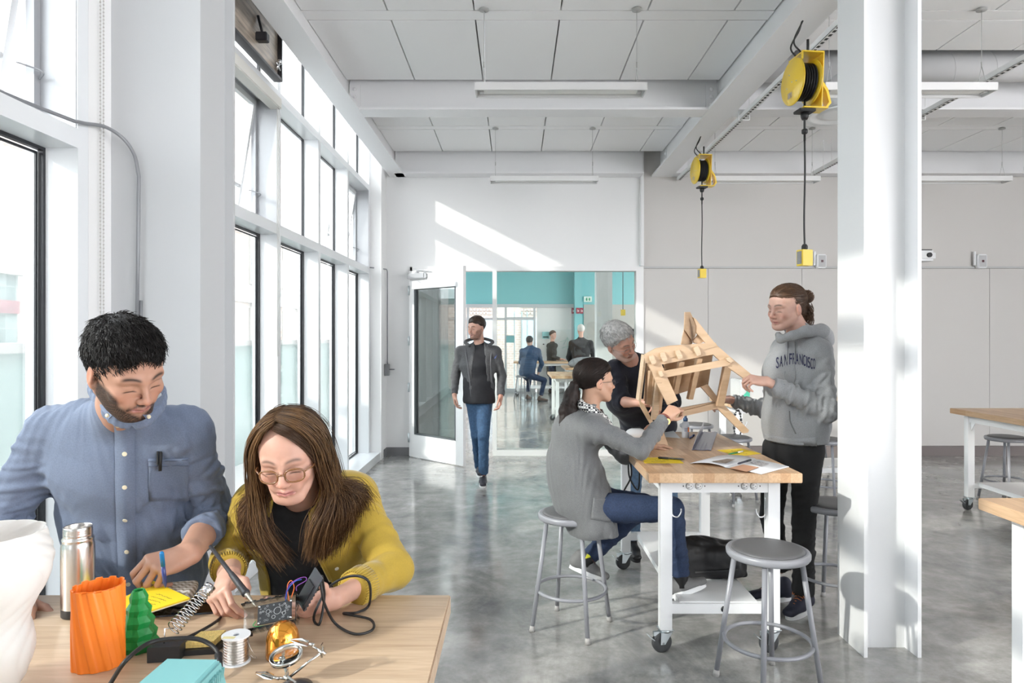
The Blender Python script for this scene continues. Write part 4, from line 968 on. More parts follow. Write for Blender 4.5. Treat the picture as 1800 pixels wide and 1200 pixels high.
def fix_parent(o, parent):
    """meshes are written in world coordinates; bring them under a chain of parents whose total offset is the root location"""
    r = parent
    while r.parent is not None: r = r.parent
    if r.get('_built'): pass
    o.location = Vector(o.location)-Vector(r.location)
def attach(mb, name, m, parent):
    o = mb.build(name, m, parent); fix_parent(o, parent); return o
def person_root(label, loc):
    t = thing('person', label, 'person', loc); return t
def creases(P, centers, seed=0, n=7, L=(.06,.16), amp=.0045, wd=(.006,.012)):
    """sharp cloth creases radiating from the given points; a centre is (point, spread radius[, preferred direction])"""
    r = np.random.RandomState(seed); d = np.zeros(len(P))
    for c in centers:
        p0, rad = _v(c[0]), c[1]; near = np.where(((P-p0)**2).sum(1) < (rad+L[1]+.05)**2)[0]
        if not len(near): 
            r.randn(n*8); continue
        Q = P[near]; dd = np.zeros(len(Q))
        for k in range(n):
            a = p0+r.randn(3)*rad*.5; u = r.randn(3); u /= np.linalg.norm(u)
            if len(c) > 2: u = _v(c[2])/np.linalg.norm(_v(c[2]))*1.5+u*.8; u /= np.linalg.norm(u)
            le = r.uniform(*L); w = r.uniform(*wd); q = Q-a; t = np.clip((q @ u)/le, -.5, 1); bow = np.cross(u, r.randn(3))*.18*le
            cl = np.outer(t*le, u)+np.outer(t*t, bow); dist = np.linalg.norm(q-cl, axis=1); tp = np.clip(1-np.abs(t*1.33-.33), 0, 1)**.7
            dd += amp*r.uniform(.6,1.2)*tp*(np.exp(-(dist/w)**2)*1.0-.75*np.exp(-((dist-1.9*w)/(1.1*w))**2))
        d[near] += dd
    return d
def drape(P, mid, amp, seed, fa=26, fl=5, slant=.45):
    """long soft folds that run down and towards the middle"""
    q = P-_v(mid); sg = np.tanh(q[:,0]/.05); x = q[:,0]+slant*sg*q[:,2]; Q = np.stack([x*fa, q[:,1]*fa*.7, q[:,2]*fl], 1)
    n = snoise(Q, 1.0, seed); n2 = snoise(Q*np.array([1.9,1.9,1.3]), 1.0, seed+1); m = .55+.45*snoise(P, 7, seed+2)
    return amp*m*((1-np.abs(n)*1.9)+.45*(1-np.abs(n2)*1.9))
def sleeve_folds(P, a, b, amp, seed, rad=.10, f=60, dirn=.5):
    a, b = _v(a), _v(b); ab = b-a; L = np.linalg.norm(ab); u = ab/L; q = P-a; t = (q @ u); r = q-np.outer(t, u); rr = np.linalg.norm(r, axis=1)
    m = np.clip(1.15-np.abs(t/L-.55)*1.6, 0, 1)*np.clip((rad-rr)/.02, 0, 1); s1 = np.cross(u, [.3,.5,.8]); s1 /= np.linalg.norm(s1)
    Q = np.stack([(t+dirn*(r @ s1))*f, (r @ s1)*f*.28, (r @ np.cross(u, s1))*f*.28], 1); n = snoise(Q, 1.0, seed)
    return amp*m*(1-np.abs(n)*2.0)
def fold_disp(limbs, seed=0, amp=.006, base=.002, f=26, cr=None, cra=.0045, crn=7, crw=(.006,.012), crl=(.06,.16), dr=None):
    def fn(P):
        d = snoise(P, f, seed)*base+snoise(P, f*2.2, seed+5)*base*.5
        for i, (a, b, n, am) in enumerate(limbs): d = d+sleeve_folds(P, a, b, am, seed+i)
        if dr: d = d+drape(P, *dr)
        if cr: d = d+creases(P, cr, seed+50, crn, crl, cra, crw)
        return d
    return fn
from mathutils.bvhtree import BVHTree
def bvh_of(o):
    M = Matrix.Translation(o_world(o)); me = o.data
    return BVHTree.FromPolygons([M @ v.co for v in me.vertices], [tuple(p.vertices) for p in me.polygons])
def o_world(o):
    v = Vector((0,0,0))
    while o is not None: v = v+Vector(o.location); o = o.parent
    return v
CAMP = Vector((0,0,1.55))
def hit(bv, px, py):
    d = Vector(((px-906)/1200, 1, -(py-592)/1200)).normalized(); h = bv.ray_cast(CAMP, d)
    return (h[0], h[1] if h[1].dot(d) < 0 else -h[1]) if h[0] is not None else (None, None)
def ribbon(mb, bv, path, wd, lift=.002, th=.002, n=6, side=None):
    """a strip of cloth lying on a surface along a path"""
    P = [(Vector((x, y, 0))) for x, y in path]; c = bez(P, n) if len(P) > 2 else [P[0].lerp(P[1], i/n) for i in range(n+1)]
    pts = []
    for p in c:
        h, nn = hit(bv, p.x, p.y)
        if h is not None: pts.append((h, nn))
    vs = []
    for i, (h, nn) in enumerate(pts):
        t = (pts[min(i+1, len(pts)-1)][0]-pts[max(i-1, 0)][0]).normalized(); sd = t.cross(nn).normalized(); b = h+nn*lift
        for s_ in (-1, 1):
            q = h+sd*s_*wd/2; near = bv.find_nearest(q); q2 = near[0]; n2 = near[1] if near[1].dot(nn) > 0 else -near[1]
            vs += [q2+n2*lift, q2-n2*.002]
    fs = []; m = len(pts)
    for i in range(m-1):
        a, b = i*4, (i+1)*4; fs += [(a, b, b+2, a+2), (a, a+1, b+1, b), (a+2, b+2, b+3, a+3)]
    fs += [(0,2,3,1), ((m-1)*4, (m-1)*4+1, (m-1)*4+3, (m-1)*4+2)]
    mb.add(vs, fs, True); return mb
def local_cut(F, M, s, g, k=.004):
    Mi = np.array(M.inverted())
    def fn(x, y, z):
        a = (Mi[0,0]*x+Mi[0,1]*y+Mi[0,2]*z+Mi[0,3])/s; b = (Mi[1,0]*x+Mi[1,1]*y+Mi[1,2]*z+Mi[1,3])/s; c = (Mi[2,0]*x+Mi[2,1]*y+Mi[2,2]*z+Mi[2,3])/s
        return g(a, b, c)*s
    F.p.append((fn, None, None, k, 2))
HZ = [-.12,-.075,-.045,-.02,.0,.03,.058,.078,.10]
def hairline(kind):
    return {'short': [-.06,-.035,-.010,.006,.016,.046,.072,.10,.2], 'recede': [-.06,-.035,-.012,.004,.014,.040,.052,.078,.2], 'tied': [-.06,-.03,-.008,.006,.020,.056,.078,.10,.2]}[kind]
def short_hair(M, s, m, parent, kind='short', th=.010, top=.010, locks=350, seed=1, res=.004, ll=.03, rough=.003):
    F = Field(); R = np.array(M.to_3x3()); T = lambda x, y, z: M @ (Vector((x, y, z))*s)
    F.ell(T(0,-.020,.045), [(.074+th)*s,(.094+th)*s,(.083+th)*s], R, .01); F.ell(T(0,.015,.062+top), [(.058+th)*s,(.070+th)*s,(.055+th*.6)*s], R, .03*s)
    hl = hairline(kind)
    local_cut(F, M, s, lambda x, y, z: y-np.interp(z+.003*np.sin(x*95+seed)+.003*np.sin(x*230+seed*2)+.9*np.abs(x)**1.5*(z>.03), HZ, hl)); local_cut(F, M, s, lambda x, y, z: -.078-z)
    Ri = np.linalg.inv(np.array(M.to_3x3()))
    def disp(P):
        q = (P-_v(M.translation)) @ Ri.T/s; return snoise(q*np.array([1,.35,.5]), 260, seed)*rough+snoise(P, 60, seed+1)*rough*.8
    o = mesh_obj('hair', [field_mesh(F, res, disp)], m, parent)
    if locks:
        rnd = random.Random(seed); q = MB(); vts = o.data.vertices; off = o_world(o); Rm = M.to_3x3(); crown = T(.015,-.05,.16)
        for _ in range(locks):
            v = vts[rnd.randrange(len(vts))]; p = v.co+off; nn = v.normal; lz = (Rm.transposed() @ (p-M.translation)).z/s
            if lz < -.070 or (Rm.transposed() @ nn).z < -.5: continue
            fl = p-crown; fl = fl-nn*fl.dot(nn); fl = fl.normalized()+Vector((rnd.gauss(0,.35), rnd.gauss(0,.35), rnd.gauss(0,.35)))+Rm @ Vector((0,.3,0)); fl = (fl-nn*fl.dot(nn)).normalized()
            L = ll*rnd.uniform(.6,1.3)*s; k_ = rnd.uniform(-1,2.2)
            q.tube([p-nn*.002, p+fl*L*.35+nn*.0022, p+fl*L*.7+nn*.0015*k_, p+fl*L-nn*.002*rnd.uniform(-1.2,1)], [.0007*s,.0010*s,.0007*s,.0002*s], 3, cap=False)
        h = q.build('hair_locks', m, o); fix_parent(h, o)
    return o
def comb(o, target, n, L, m, parent, seed=0, r=.0011, name='hair_strands', lift=.0012):
    """fine strands lying on a hair surface and running towards a point"""
    rnd = random.Random(seed); bv = bvh_of(o); off = o_world(o); vts = o.data.vertices; q = MB(); tg = Vector(target)
    for _ in range(n):
        p = vts[rnd.randrange(len(vts))].co+off; pts = []; nn = None
        for k in range(6):
            h, nn, _i, _d = bv.find_nearest(p)
            if h is None: break
            pts.append(h+nn*(lift+.0007*rnd.random())); d = tg-h; d = d-nn*d.dot(nn)
            if d.length < .012: break
            p = h+d.normalized()*L/5+Vector((rnd.gauss(0,1), rnd.gauss(0,1), rnd.gauss(0,1)))*.0006
        if len(pts) > 2: q.tube(pts, [r*(.5 if i == 0 else 1 if i < len(pts)-1 else .3) for i in range(len(pts))], 3, cap=False)
    h = q.build(name, m, parent); fix_parent(h, parent); return h
def glasses(M, s, m, parent, w=.024, h=.017, y=.098, z=-.002, r=.0016, rim=True, lens=True, tilt=.1, drop=0):
    q = MB(); T = lambda x, yy, zz: M @ (Vector((x, yy, zz+drop))*s); L = MB()
    for sg in (-1, 1):
        pts = []
        for k in range(24):
            a = 2*math.pi*k/24; c, d = math.cos(a), math.sin(a); c = math.copysign(abs(c)**.75, c); d = math.copysign(abs(d)**.75, d)
            pts.append(T(sg*(.033+w*c), y-.010*((.5+.5*c))**2-.0, z+h*d))
        if rim: q.tube(pts, r*s, 8, closed=True)
        L.add(pts, [tuple(range(24))] if sg > 0 else [tuple(range(23, -1, -1))])
        q.tube([T(sg*(.033+w), y-.010, z+.006), T(sg*.072, y-.035, z+.006), T(sg*.079, .0, z+.004), T(sg*.078,-.018,z-.010)], r*s*.9, 6)
    q.tube(bez([T(-.0095, y, z+.003), T(0, y+.004, z+.006), T(.0095, y, z+.003)], 4), r*s, 6)
    o = q.build('glasses', m, parent); fix_parent(o, parent)
    if lens: l = L.build('lens', mixglass('spectacle_lens', (.97,.97,.97), .8) if 'spectacle_lens' not in MATS else MATS['spectacle_lens'], o); fix_parent(l, o)
    return o
def make_person(label, base, J, head, arms, legs, top, bottom=None, shoes=None, res=.006, hres=.003, handres=.0024, headres=.0025):
    root = thing('person', label, 'person', base)
    M, s, fem = head['M'], head.get('s', 1), head.get('fem', False); sk = head['skin']
    F, T = head_field(M, s, fem); neck_to(F, J, T, s, head.get('neck', .052)); pieces = [field_mesh(F, headres)]
    tips = []
    for a in arms:
        F = Field(); F.ecap(a['el'], Vector(a['wr']), (.043*a.get('s',1),.040*a.get('s',1)), (.029*a.get('s',1),.021*a.get('s',1)), Vector(a['hd']).cross(Vector(a['hn'])), .02)
        Mh, tp = hand_field(F, a['wr'], a['hd'], a['hn'], a['t'], a.get('s', 1), a.get('curl'), a.get('thumb'), a.get('spread', .06)); tips.append((Mh, tp))
        F.cap(a['wr'], Mh @ Vector((0,.03,0)), .021*a.get('s',1), .018*a.get('s',1), .02); pieces.append(field_mesh(F, handres))
    pieces.append(coarse_body(J, [(a['sh'], a['el'], a['wr']) for a in arms], [(l[0], l[1], l[2]) for l in legs]))
    body = mesh_obj('body', pieces, skinmat('skin'), root, head_color(M, s, sk, head.get('lip', (.45,.19,.17)), head.get('brow', (.05,.03,.02)), head.get('beard'), browd=head.get('browd', 1), beardd=head.get('beardd', 1)))
    # upper garment
    e = top.get('e', .012); F = core(J, e); limbs = []
    for i, a in enumerate(arms):
        fr = a.get('sleeve', .9); end = Vector(a['el']).lerp(Vector(a['wr']), fr); r = a.get('r', (.066,.056,.044))
        F.cap(a['sh'], a['el'], r[0], r[1], .03); F.cap(a['el'], end, r[1], r[2], .02)
        if a.get('cuff'): F.cap(Vector(a['el']).lerp(Vector(a['wr']), fr-.14), end, r[2]+.004, r[2]+.005, .004)
        u = (Vector(a['wr'])-Vector(a['el'])).normalized(); lcut(F, end, u, .085)
        limbs += [(a['sh'], a['el'], 3.2, top.get('fold', .006)*.7), (a['el'], end, 3.0, top.get('fold', .006)*a.get('fs', 1))]
    if 'hem' in top: 
        if 'skirt' in top:
            for c in top['skirt']: F.ecap(*c)
        F.plane(*top['hem'])
    for c in top.get('caps', []): F.cap(*c)
    nk = top.get('neck'); 
    if nk: F.ell(nk[0], nk[1], np.array(frame(nk[0], nk[2] if len(nk) > 2 else (0,-1,.2)).to_3x3()), .006, -1)
    for g in top.get('cuts', []): F.cut(g)
    cr = [(Vector(a['el']), .05) for a in arms]+[(Vector(a['sh'])-Vector((0,0,.08)), .05, Vector(J['chest'])-Vector(a['sh'])) for a in arms]+[(Vector(a['el']).lerp(Vector(a['wr']), .5*a.get('sleeve', .9)), .04) for a in arms]+[(Vector(a['el']).lerp(Vector(a['sh']), .45), .04) for a in arms]
    cr += [(J['waist'], .12, (0,0,1)), (J['chest'], .12), (J['pelvis'], .14, (0,0,1))]+top.get('cr', [])
    ch, pe = Vector(J['chest']), Vector(J['pelvis'])
    garment = mesh_obj(top.get('name', 'shirt'), [field_mesh(F, top.get('res', res), fold_disp(limbs, top.get('seed', 1), base=top.get('base', .0025), f=top.get('f', 24), cr=cr, cra=top.get('cra', .004), crn=top.get('crn', 7), crw=top.get('crw', (.006,.012)), crl=top.get('crl', (.06,.16)), dr=(J['chest'], top.get('tfold', .004), top.get('seed', 1)+9, top.get('fa', 26), top.get('fl', 5), top.get('slant', .45))))], top['mat'], root, top.get('col'))
    tr = None
    if bottom:
        F = Field(); e = .010
        F.ecap(J['pelvis']+(J['waist']-J['pelvis'])*.45, J['pelvis'], (J.get('w', (.155,))[0]-.004, J.get('dp', (.105,))[0]-.004), (J.get('w', (.155,))[0]-.006, J.get('dp', (.105,))[0]-.004), J['side'], .04)
        limbs = []
        for l in legs:
            rt = bottom.get('r', (.088,.062,.052)); F.cap(l[0], l[1], rt[0], rt[1], .04); F.cap(l[1], l[2], rt[1], rt[2], .02); limbs += [(l[1], l[2], 5, bottom.get('fold', .005)), (l[0], l[1], 4, .003)]
            lcut(F, l[2], Vector(l[2])-Vector(l[1]), .09)
        tr = mesh_obj(bottom.get('name', 'trousers'), [field_mesh(F, bottom.get('res', .008), fold_disp(limbs, bottom.get('seed', 3), base=.002))], bottom['mat'], root)
    if shoes:
        for l in legs:
            if len(l) > 3 and l[3] is not None: 
                up = Vector(l[5]) if len(l) > 5 else Vector((0,0,1)); shoe(Vector(l[4]), l[3], shoes['mat'], shoes['sole'], root, shoes.get('s', 1), up, shoes.get('lace'))
    if head.get('hair'): hk = dict(head['hair']); short_hair(M, s, hk.pop('mat'), root, **hk)
    return dict(root=root, body=body, top=garment, tips=tips, T=T, M=M, s=s, trousers=tr)
HAIRB = lambda name, c, r=.45: mat(name, c, r, spec=.2, noise=.5, nscale=40, stretch=(1,1,1), bump=.2, bscale=150)
# ---------------------------------------------------------------- man in the blue shirt
OXF = mat('oxford_blue', (.150,.188,.275), .85, noise=.14, nscale=260, sheen=.1, bump=.12, bscale=900)
J = dict(pelvis=Vector((-1.115,2.03,.86)), waist=Vector((-1.105,1.97,1.03)), chest=Vector((-1.10,1.90,1.21)), neck=W(214,716,1.76), sh=(W(92,756,1.86), W(325,758,1.85)), side=(1,0,0), sidec=(1,.0,0), w=(.180,.172,.178), dp=(.125,.118,.118))
Mh = frame(W(219,650,1.66), (.80,-.46,-.46), (-.05,-.15,1))
armR = dict(sh=J['sh'][0], el=W(0,925,1.84), wr=W(32,1050,1.64), hd=(.55,-.83,-.10), hn=(0,-.05,1), t=-1, sleeve=.72, r=(.070,.062,.052), curl=[(.95,1.2,.6),(1.0,1.2,.6),(1.1,1.2,.6),(1.2,1.2,.6)], s=1.03)
wl_ = W(333,972,1.735)
armL = dict(sh=J['sh'][1], el=W(378,905,1.96), wr=wl_, hd=(-.62,-.70,-.12), hn=(.10,-.55,.83), t=1, sleeve=.56, cuff=True, r=(.068,.062,.052), curl=[(.85,.95,.35),(.95,1.05,.5),(1.1,1.1,.6),(1.2,1.15,.6)], thumb=[(.45,.70,-.55),(.05,.9,-.45),(-.25,.9,-.35)], s=1.05)
legs = [(Vector((-1.215,2.03,.86)), Vector((-1.215,2.02,.48)), Vector((-1.215,2.05,.10)), (0,-1,0), (-1.215,2.08,.0)), (Vector((-1.035,2.03,.86)), Vector((-1.03,2.02,.48)), Vector((-1.03,2.05,.10)), (0,-1,0), (-1.03,2.08,0))]
JEAN = mat('dark_jeans', (.03,.05,.11), .85, noise=.3, nscale=120, bump=.1, bscale=400)
PA = make_person('bearded dark haired man in a light blue button shirt writing at the pale table', (-1.125,2.03,0), J,
    dict(M=Mh, s=.98, skin=(.47,.265,.19), beard=(.022,.015,.012), beardd=1.25, brow=(.03,.02,.015), hair=dict(mat=HAIRB('hair_black', (.010,.008,.008)), th=.006, top=.010, locks=4600, seed=4, ll=.024, res=.003)),
    [armR, armL], legs, dict(mat=OXF, e=.016, name='shirt', res=.0045, fold=.012, tfold=.012, base=.001, f=13, cra=.003, crn=4, crl=(.07,.22), neck=(W(224,706,1.70), (.042,.055,.045), (0,-1,.5)), seed=6), dict(mat=JEAN), dict(mat=BLK, sole=BLK), headres=.002, handres=.002)
bv = bvh_of(PA['top'])
q = ribbon(MB(), bv, [(219,738),(220,800),(221,900),(226,1030),(228,1060)], .046, .0035, n=10); attach(q, 'placket', OXF, PA['root'])
BTN = mat('button_cream', (.72,.66,.50), .35)
for i, (x, y) in enumerate(((208,746),(220,797),(220,855),(221,912),(224,968),(226,1025))):
    h, nn = hit(bv, x, y); M_ = frame(h+nn*.004, nn.orthogonal(), nn); attach(MB().lathe([(0,0),(.0058,0),(.0062,.001),(.0058,.0022),(.0035,.0018),(0,.0018)], M=M_, seg=16), 'button', BTN, PA['root'])
def patch(bv, quad, lift=.003, n=8):
    """a cloth patch over a surface between four corners given in the view"""
    vs = []; a, b, c, d = [Vector((*p, 0)) for p in quad]
    for i in range(n+1):
        for j in range(n+1):
            p = a.lerp(b, j/n).lerp(d.lerp(c, j/n), i/n); h, nn = hit(bv, p.x, p.y)
            if h is None: h, nn = vs[-1], Vector((0,-1,0))
            vs.append(h+nn*lift)
    fs = [(i*(n+1)+j, (i+1)*(n+1)+j, (i+1)*(n+1)+j+1, i*(n+1)+j+1) for i in range(n) for j in range(n)]
    k = len(vs); vs += [v+Vector((0,.004,0)) for v in vs]
    rim = [j for j in range(n+1)]+[(i+1)*(n+1)+n for i in range(n)]+[n*(n+1)+n-1-j for j in range(n)]+[(n-1-i)*(n+1) for i in range(n-1)]
    fs += [(rim[i], rim[(i+1) % len(rim)], rim[(i+1) % len(rim)]+k, rim[i]+k) for i in range(len(rim))]
    return MB().add(vs, fs, True)
o = attach(patch(bv, [(261,806),(331,804),(331,878),(261,880)], .0035), 'chest_pocket', OXF, PA['root'])
for nm, pth in (('pocket_hem', [(261,809),(331,807)]), ('pocket_flap_seam', [(261,818),(331,816)])):
    attach(ribbon(MB(), bv, pth, .003, .005, n=8), nm, mat('oxford_shade', (.11,.14,.21), .85), PA['root'])
# collar: a stand round the neck and two pointed leaves
def leaf(pts, th=.003): return MB().prism([tuple(p) for p in pts], th)
cm = W(214,716,1.76)
c1 = [W(164,668,1.77), W(176,664,1.735), W(198,712,1.672), W(190,731,1.665), W(172,700,1.70)]
c2 = [W(252,716,1.675), W(262,722,1.672), W(268,700,1.70), W(288,692,1.76), W(262,733,1.665)]
F = Field(); cp = bez([W(228,748,1.69), W(194,736,1.685), W(168,706,1.725), W(159,682,1.775), W(184,668,1.86), W(228,660,1.89), W(268,672,1.86), W(288,690,1.80), W(284,716,1.75), W(260,739,1.70), W(236,748,1.69)], 3)
for a_, b_ in zip(cp[:-1], cp[1:]): F.ecap(a_+Vector((0,0,.004)), b_+Vector((0,0,.004)), (.016,.0055), (.016,.0055), (0,-.25,1), .006)
mesh_obj('collar_stand', [field_mesh(F, .003)], OXF, PA['root'])
for nm, pts in (('collar_leaf', [(170,676),(184,690),(205,722),(191,736),(176,716)]), ('collar_leaf', [(290,690),(282,712),(259,738),(246,724),(268,708)])):
    P_ = []
    for i, (x, y) in enumerate(pts):
        h, nn = hit(bv, x, y); d = (h.y if h is not None else 1.74); d = min(d, 1.68 if i in (2,3) else 1.735 if x < 200 else 1.755)-.026; P_.append(tuple(W(x, y, d)))
    attach(MB().prism(P_, (0,.005,0)), nm, OXF, PA['root'])
for x, y in ((189,730),(262,732)):
    p = W(x, y, 1.648); attach(MB().lathe([(0,0),(.005,0),(.005,.002),(0,.002)], M=frame(p, (0,0,1), (0,-1,0)), seg=14), 'collar_button', BTN, PA['root'])
h, nn = hit(bv, 281, 805)
attach(MB().tube([h+nn*.006+Vector((0,0,-.03)), h+nn*.008+Vector((.002,0,.022))], .0045, 10).box(h.x-.0015, h.x+.0015, h.y-.013, h.y-.010, h.z-.015, h.z+.02), 'pocket_pen', BLK, PA['root'])
def pen(name, a, b, r, m1, m2, lb, grp=None):
    c = (Vector(a)+Vector(b))/2; t = thing(name, lb, 'pen', a, 0, grp); u = (Vector(b)-Vector(a)); L = u.length; M_ = frame((0,0,0), u.orthogonal(), u)
    # lathe runs along +Z of the frame
    MB().lathe([(.0006,0),(r*.5,.006),(r*.85,.014),(r,.022),(r,L*.62)], M=M_, seg=14).build('barrel', m1, t)
    MB().lathe([(r*1.08,L*.62),(r*1.08,L*.97),(r*.8,L),(0,L)], M=M_, seg=14).build('cap', m2, t); return t
# ---------------------------------------------------------------- woman in the yellow cardigan
MUST = mat('mustard_knit', (.42,.285,.035), .85, noise=.10, nscale=300, sheen=.25, bump=.15, bscale=700)
BTEE = mat('black_tee', (.012,.012,.014), .8, noise=.3, nscale=80)
J = dict(pelvis=Vector((-.585,2.06,.70)), waist=Vector((-.58,2.00,.86)), chest=Vector((-.575,1.93,1.00)), neck=W(535,868,1.88), sh=(W(452,885,1.93), W(622,872,1.95)), side=(1,0,0), sidec=(1,.05,0), w=(.160,.135,.140), dp=(.110,.095,.105))
Mh = frame(W(510,801,1.75), (.08,-.88,-.25), (-.05,-.2,1))
armR = dict(sh=J['sh'][0], el=W(403,985,1.90), wr=W(402,1014,1.655), hd=(.10,-.90,-.20), hn=(-.60,-.30,.74), t=-1, sleeve=.62, r=(.056,.050,.042), s=.92,
            curl=[(.75,.75,.35),(.95,.95,.5),(1.1,1.1,.55),(1.0,.9,.5)], thumb=[(.75,.6,-.35),(.25,.9,-.35),(.0,.95,-.25)])
armL = dict(sh=J['sh'][1], el=W(690,1000,1.82), wr=W(588,1052,1.605), hd=(-.78,-.55,-.10), hn=(.25,-.60,-.62), t=1, sleeve=.72, r=(.056,.054,.044), s=.92,
            curl=[(.25,.35,.25),(.3,.4,.25),(.35,.4,.3),(.4,.4,.3)], thumb=[(.95,.35,-.1),(.85,.6,-.1),(.8,.65,.0)])
legs = [(Vector((-.67,2.02,.68)), Vector((-.67,1.62,.66)), Vector((-.67,1.66,.24)), (0,-1,-.2), (-.67,1.66,.155)), (Vector((-.50,2.02,.68)), Vector((-.50,1.62,.66)), Vector((-.50,1.66,.24)), (0,-1,-.2), (-.50,1.66,.155))]
# the cardigan is open in front: cut a wedge between two lines running down the chest
def vcut(x, y, z):
    xc = -.600+.05*(1.0-z); hw = np.interp(z, [.80,.92,1.05,1.16], [.098,.082,.055,.045]); return -np.maximum(np.abs(x-xc)-hw, (y-1.955))
PB = make_person('woman with long brown hair and glasses in a mustard cardigan soldering at the table', (-.585,2.06,0), J,
    dict(M=Mh, s=.95, fem=True, skin=(.56,.325,.25), lip=(.55,.20,.20), brow=(.10,.05,.03), browd=.8),
    [armR, armL], legs, dict(mat=MUST, name='cardigan', e=.020, res=.004, fold=.0055, tfold=.003, base=.001, f=14, cra=.002, crn=4, crl=(.05,.15), neck=(W(520,868,1.84), (.060,.080,.055), (0,-1,.5)), seed=12, cuts=[vcut]), dict(mat=JEAN), dict(mat=BLK, sole=BLK), headres=.002, handres=.002)
F = core(J, .009); F.ell(W(520,862,1.83), (.060,.08,.060), None, .006, -1); F.ell((-.66,1.87,1.02), (.05,.04,.05), None, .05); F.ell((-.53,1.87,1.02), (.05,.04,.05), None, .05)
tee = mesh_obj('black_top', [field_mesh(F, .005, fold_disp([], 9, base=.002, f=14, cr=[(J['chest'], .1), (J['waist'], .1, (1,0,.3))], cra=.003))], BTEE, PB['root'])
bv = bvh_of(PB['top'])
def edge_run(y0, y1, sgn):
    pts = []
    for y in range(y0, y1, 12):
        # walk outwards from the middle of the opening until the cardigan is met
        for k in range(60):
            x = 530+sgn*k*3; h, nn = hit(bv, x, y)
            if h is not None and h.y < 1.95: pts.append(h); break
    return pts
for sgn, nm in ((1, 'button_band'), (-1, 'buttonhole_band')):
    e = edge_run(900, 1040, sgn)
    if len(e) > 3: attach(MB().tube(bez(e[::2], 5), .0055, 6), nm, MUST, PB['root'])
PEARL = mat('pearl_button', (.85,.82,.74), .25)
for x, y in ((574,958),(585,996),(590,1032)):
    h, nn = hit(bv, x+6, y)
    if h is not None: attach(MB().lathe([(0,0),(.0055,0),(.0055,.002),(.003,.003),(0,.0025)], M=frame(h+nn*.006, nn.orthogonal(), nn), seg=14), 'button', PEARL, PB['root'])
# cuff ribs
for a in (armR, armL):
    e, w_ = Vector(a['el']), Vector(a['wr']); c = e.lerp(w_, a['sleeve']); u = (w_-e).normalized(); sd = u.orthogonal().normalized(); s2 = u.cross(sd); q = MB()
    for k in range(44):
        an = 2*math.pi*k/44; v = (sd*math.cos(an)+s2*math.sin(an)); q.tube([c-u*.045+v*(a['r'][2]+.003), c-u*.001+v*(a['r'][2]-.001)], .0022, 4)
    attach(q, 'ribbed_cuff', MUST, PB['root'])
# hair: inner volume, then locks from the parting down over the shoulders
HM = mat('hair_brown', (.085,.042,.021), .45, spec=.35, noise=.45, nscale=25, stretch=(1,1,.3), bump=.1, bscale=200)
HL = mat('hair_light_brown', (.21,.115,.052), .45, spec=.35, noise=.4, nscale=25, stretch=(1,1,.3))
T, s, M = PB['T'], PB['s'], PB['M']
F = Field(); R = np.array(M.to_3x3())
F.ell(T(0,-.026,.045), (.074*s,.093*s,.078*s), R, .01); F.cap(T(.055,-.045,.02), T(.075,-.075,-.09), .040, .034, .03); F.cap(T(-.055,-.045,.02), T(-.078,-.075,-.09), .042, .036, .03); F.cap(T(0,-.06,.02), T(0,-.10,-.12), .06, .05, .03)
local_cut(F, M, s, lambda x, y, z: y-np.interp(z+.10*np.abs(x), [-.2,-.02,.02,.055,.075,.09,.105], [-.015,-.01,.022,.055,.076,.098,.2]))
hv = mesh_obj('hair', [field_mesh(F, .004, lambda P: snoise(P*np.array([1,1,.3]), 220, 4)*.002)], HM, PB['root'])
def lk(*p): return [T(*v) for v in p]
# right side of her head (image left) then left side; paths run from parting to tip
def fan(side, k):
    """k 0..1 from the face back to the nape"""
    x = side; f = .062-.155*k; top = (.010+.004*side, .050-.115*k, .128-.010*k)
    a = (.045*x, f*.85+.012, .110-.01*k); b = (.080*x, f*.72, .050); c = (.092*x, f*.62-.005, -.03); d = (.098*x, f*.55-.012, -.115)
    wp = [T(*top), T(*a), T(*b), T(*c), T(*d)]
    return wp
def drop(wp, tips): return [tuple(p) for p in wp]+[tuple(t) for t in tips]
right_tips = [(W(466,935,1.76), W(505,985,1.79)), (W(440,925,1.80), W(478,975,1.82)), (W(432,900,1.84), W(452,950,1.87)), (W(440,880,1.92), W(440,930,1.98)), (W(470,880,2.0), W(465,930,2.05))]
left_tips = [(W(556,925,1.75), W(545,975,1.785)), (W(580,915,1.78), W(572,972,1.805)), (W(606,888,1.79), W(598,945,1.82)), (W(630,858,1.85), W(652,880,1.89)), (W(600,860,2.0), W(620,900,2.06))]
G1 = [drop(fan(1, i/4), right_tips[i]) for i in range(5)]; G2 = [drop(fan(-1, i/4), left_tips[i]) for i in range(5)]
sides = ((G1, 'side_hair'), (G2, 'side_hair'))
for gi, (G, nm) in enumerate(sides):
    q = strands(G, 2300, .0009, .0115, 10+gi, 3, .3, 5); q.cur = 1; strands(G[:4], 1100, .0009, .014, 40+gi, 3, .25, 5, q)
    h = q.build(nm, [HM, HL], hv); fix_parent(h, hv)
G3 = [[tuple(p) for p in (T(.012,.075,.108), T(-.030,.082,.085), T(-.060,.062,.040), T(-.083,.040,-.02), T(-.090,.03,-.09))], [tuple(p) for p in (T(.010,.04,.120), T(-.035,.060,.100), T(-.070,.045,.045), T(-.092,.025,-.02), T(-.098,.01,-.09))]]
h = strands(G3, 420, .0010, .005, 77, 3, .3, 6).build('fringe', HM, hv); fix_parent(h, hv)
glasses(M, s, mat('tortoise_frame', (.20,.09,.035), .25, coat=.5), PB['body'], w=.0235, h=.0175, y=.104, r=.0024, z=-.006, drop=-.003)
stool(-.585, 2.10, 12, 'grey stool under the woman in the mustard cardigan')
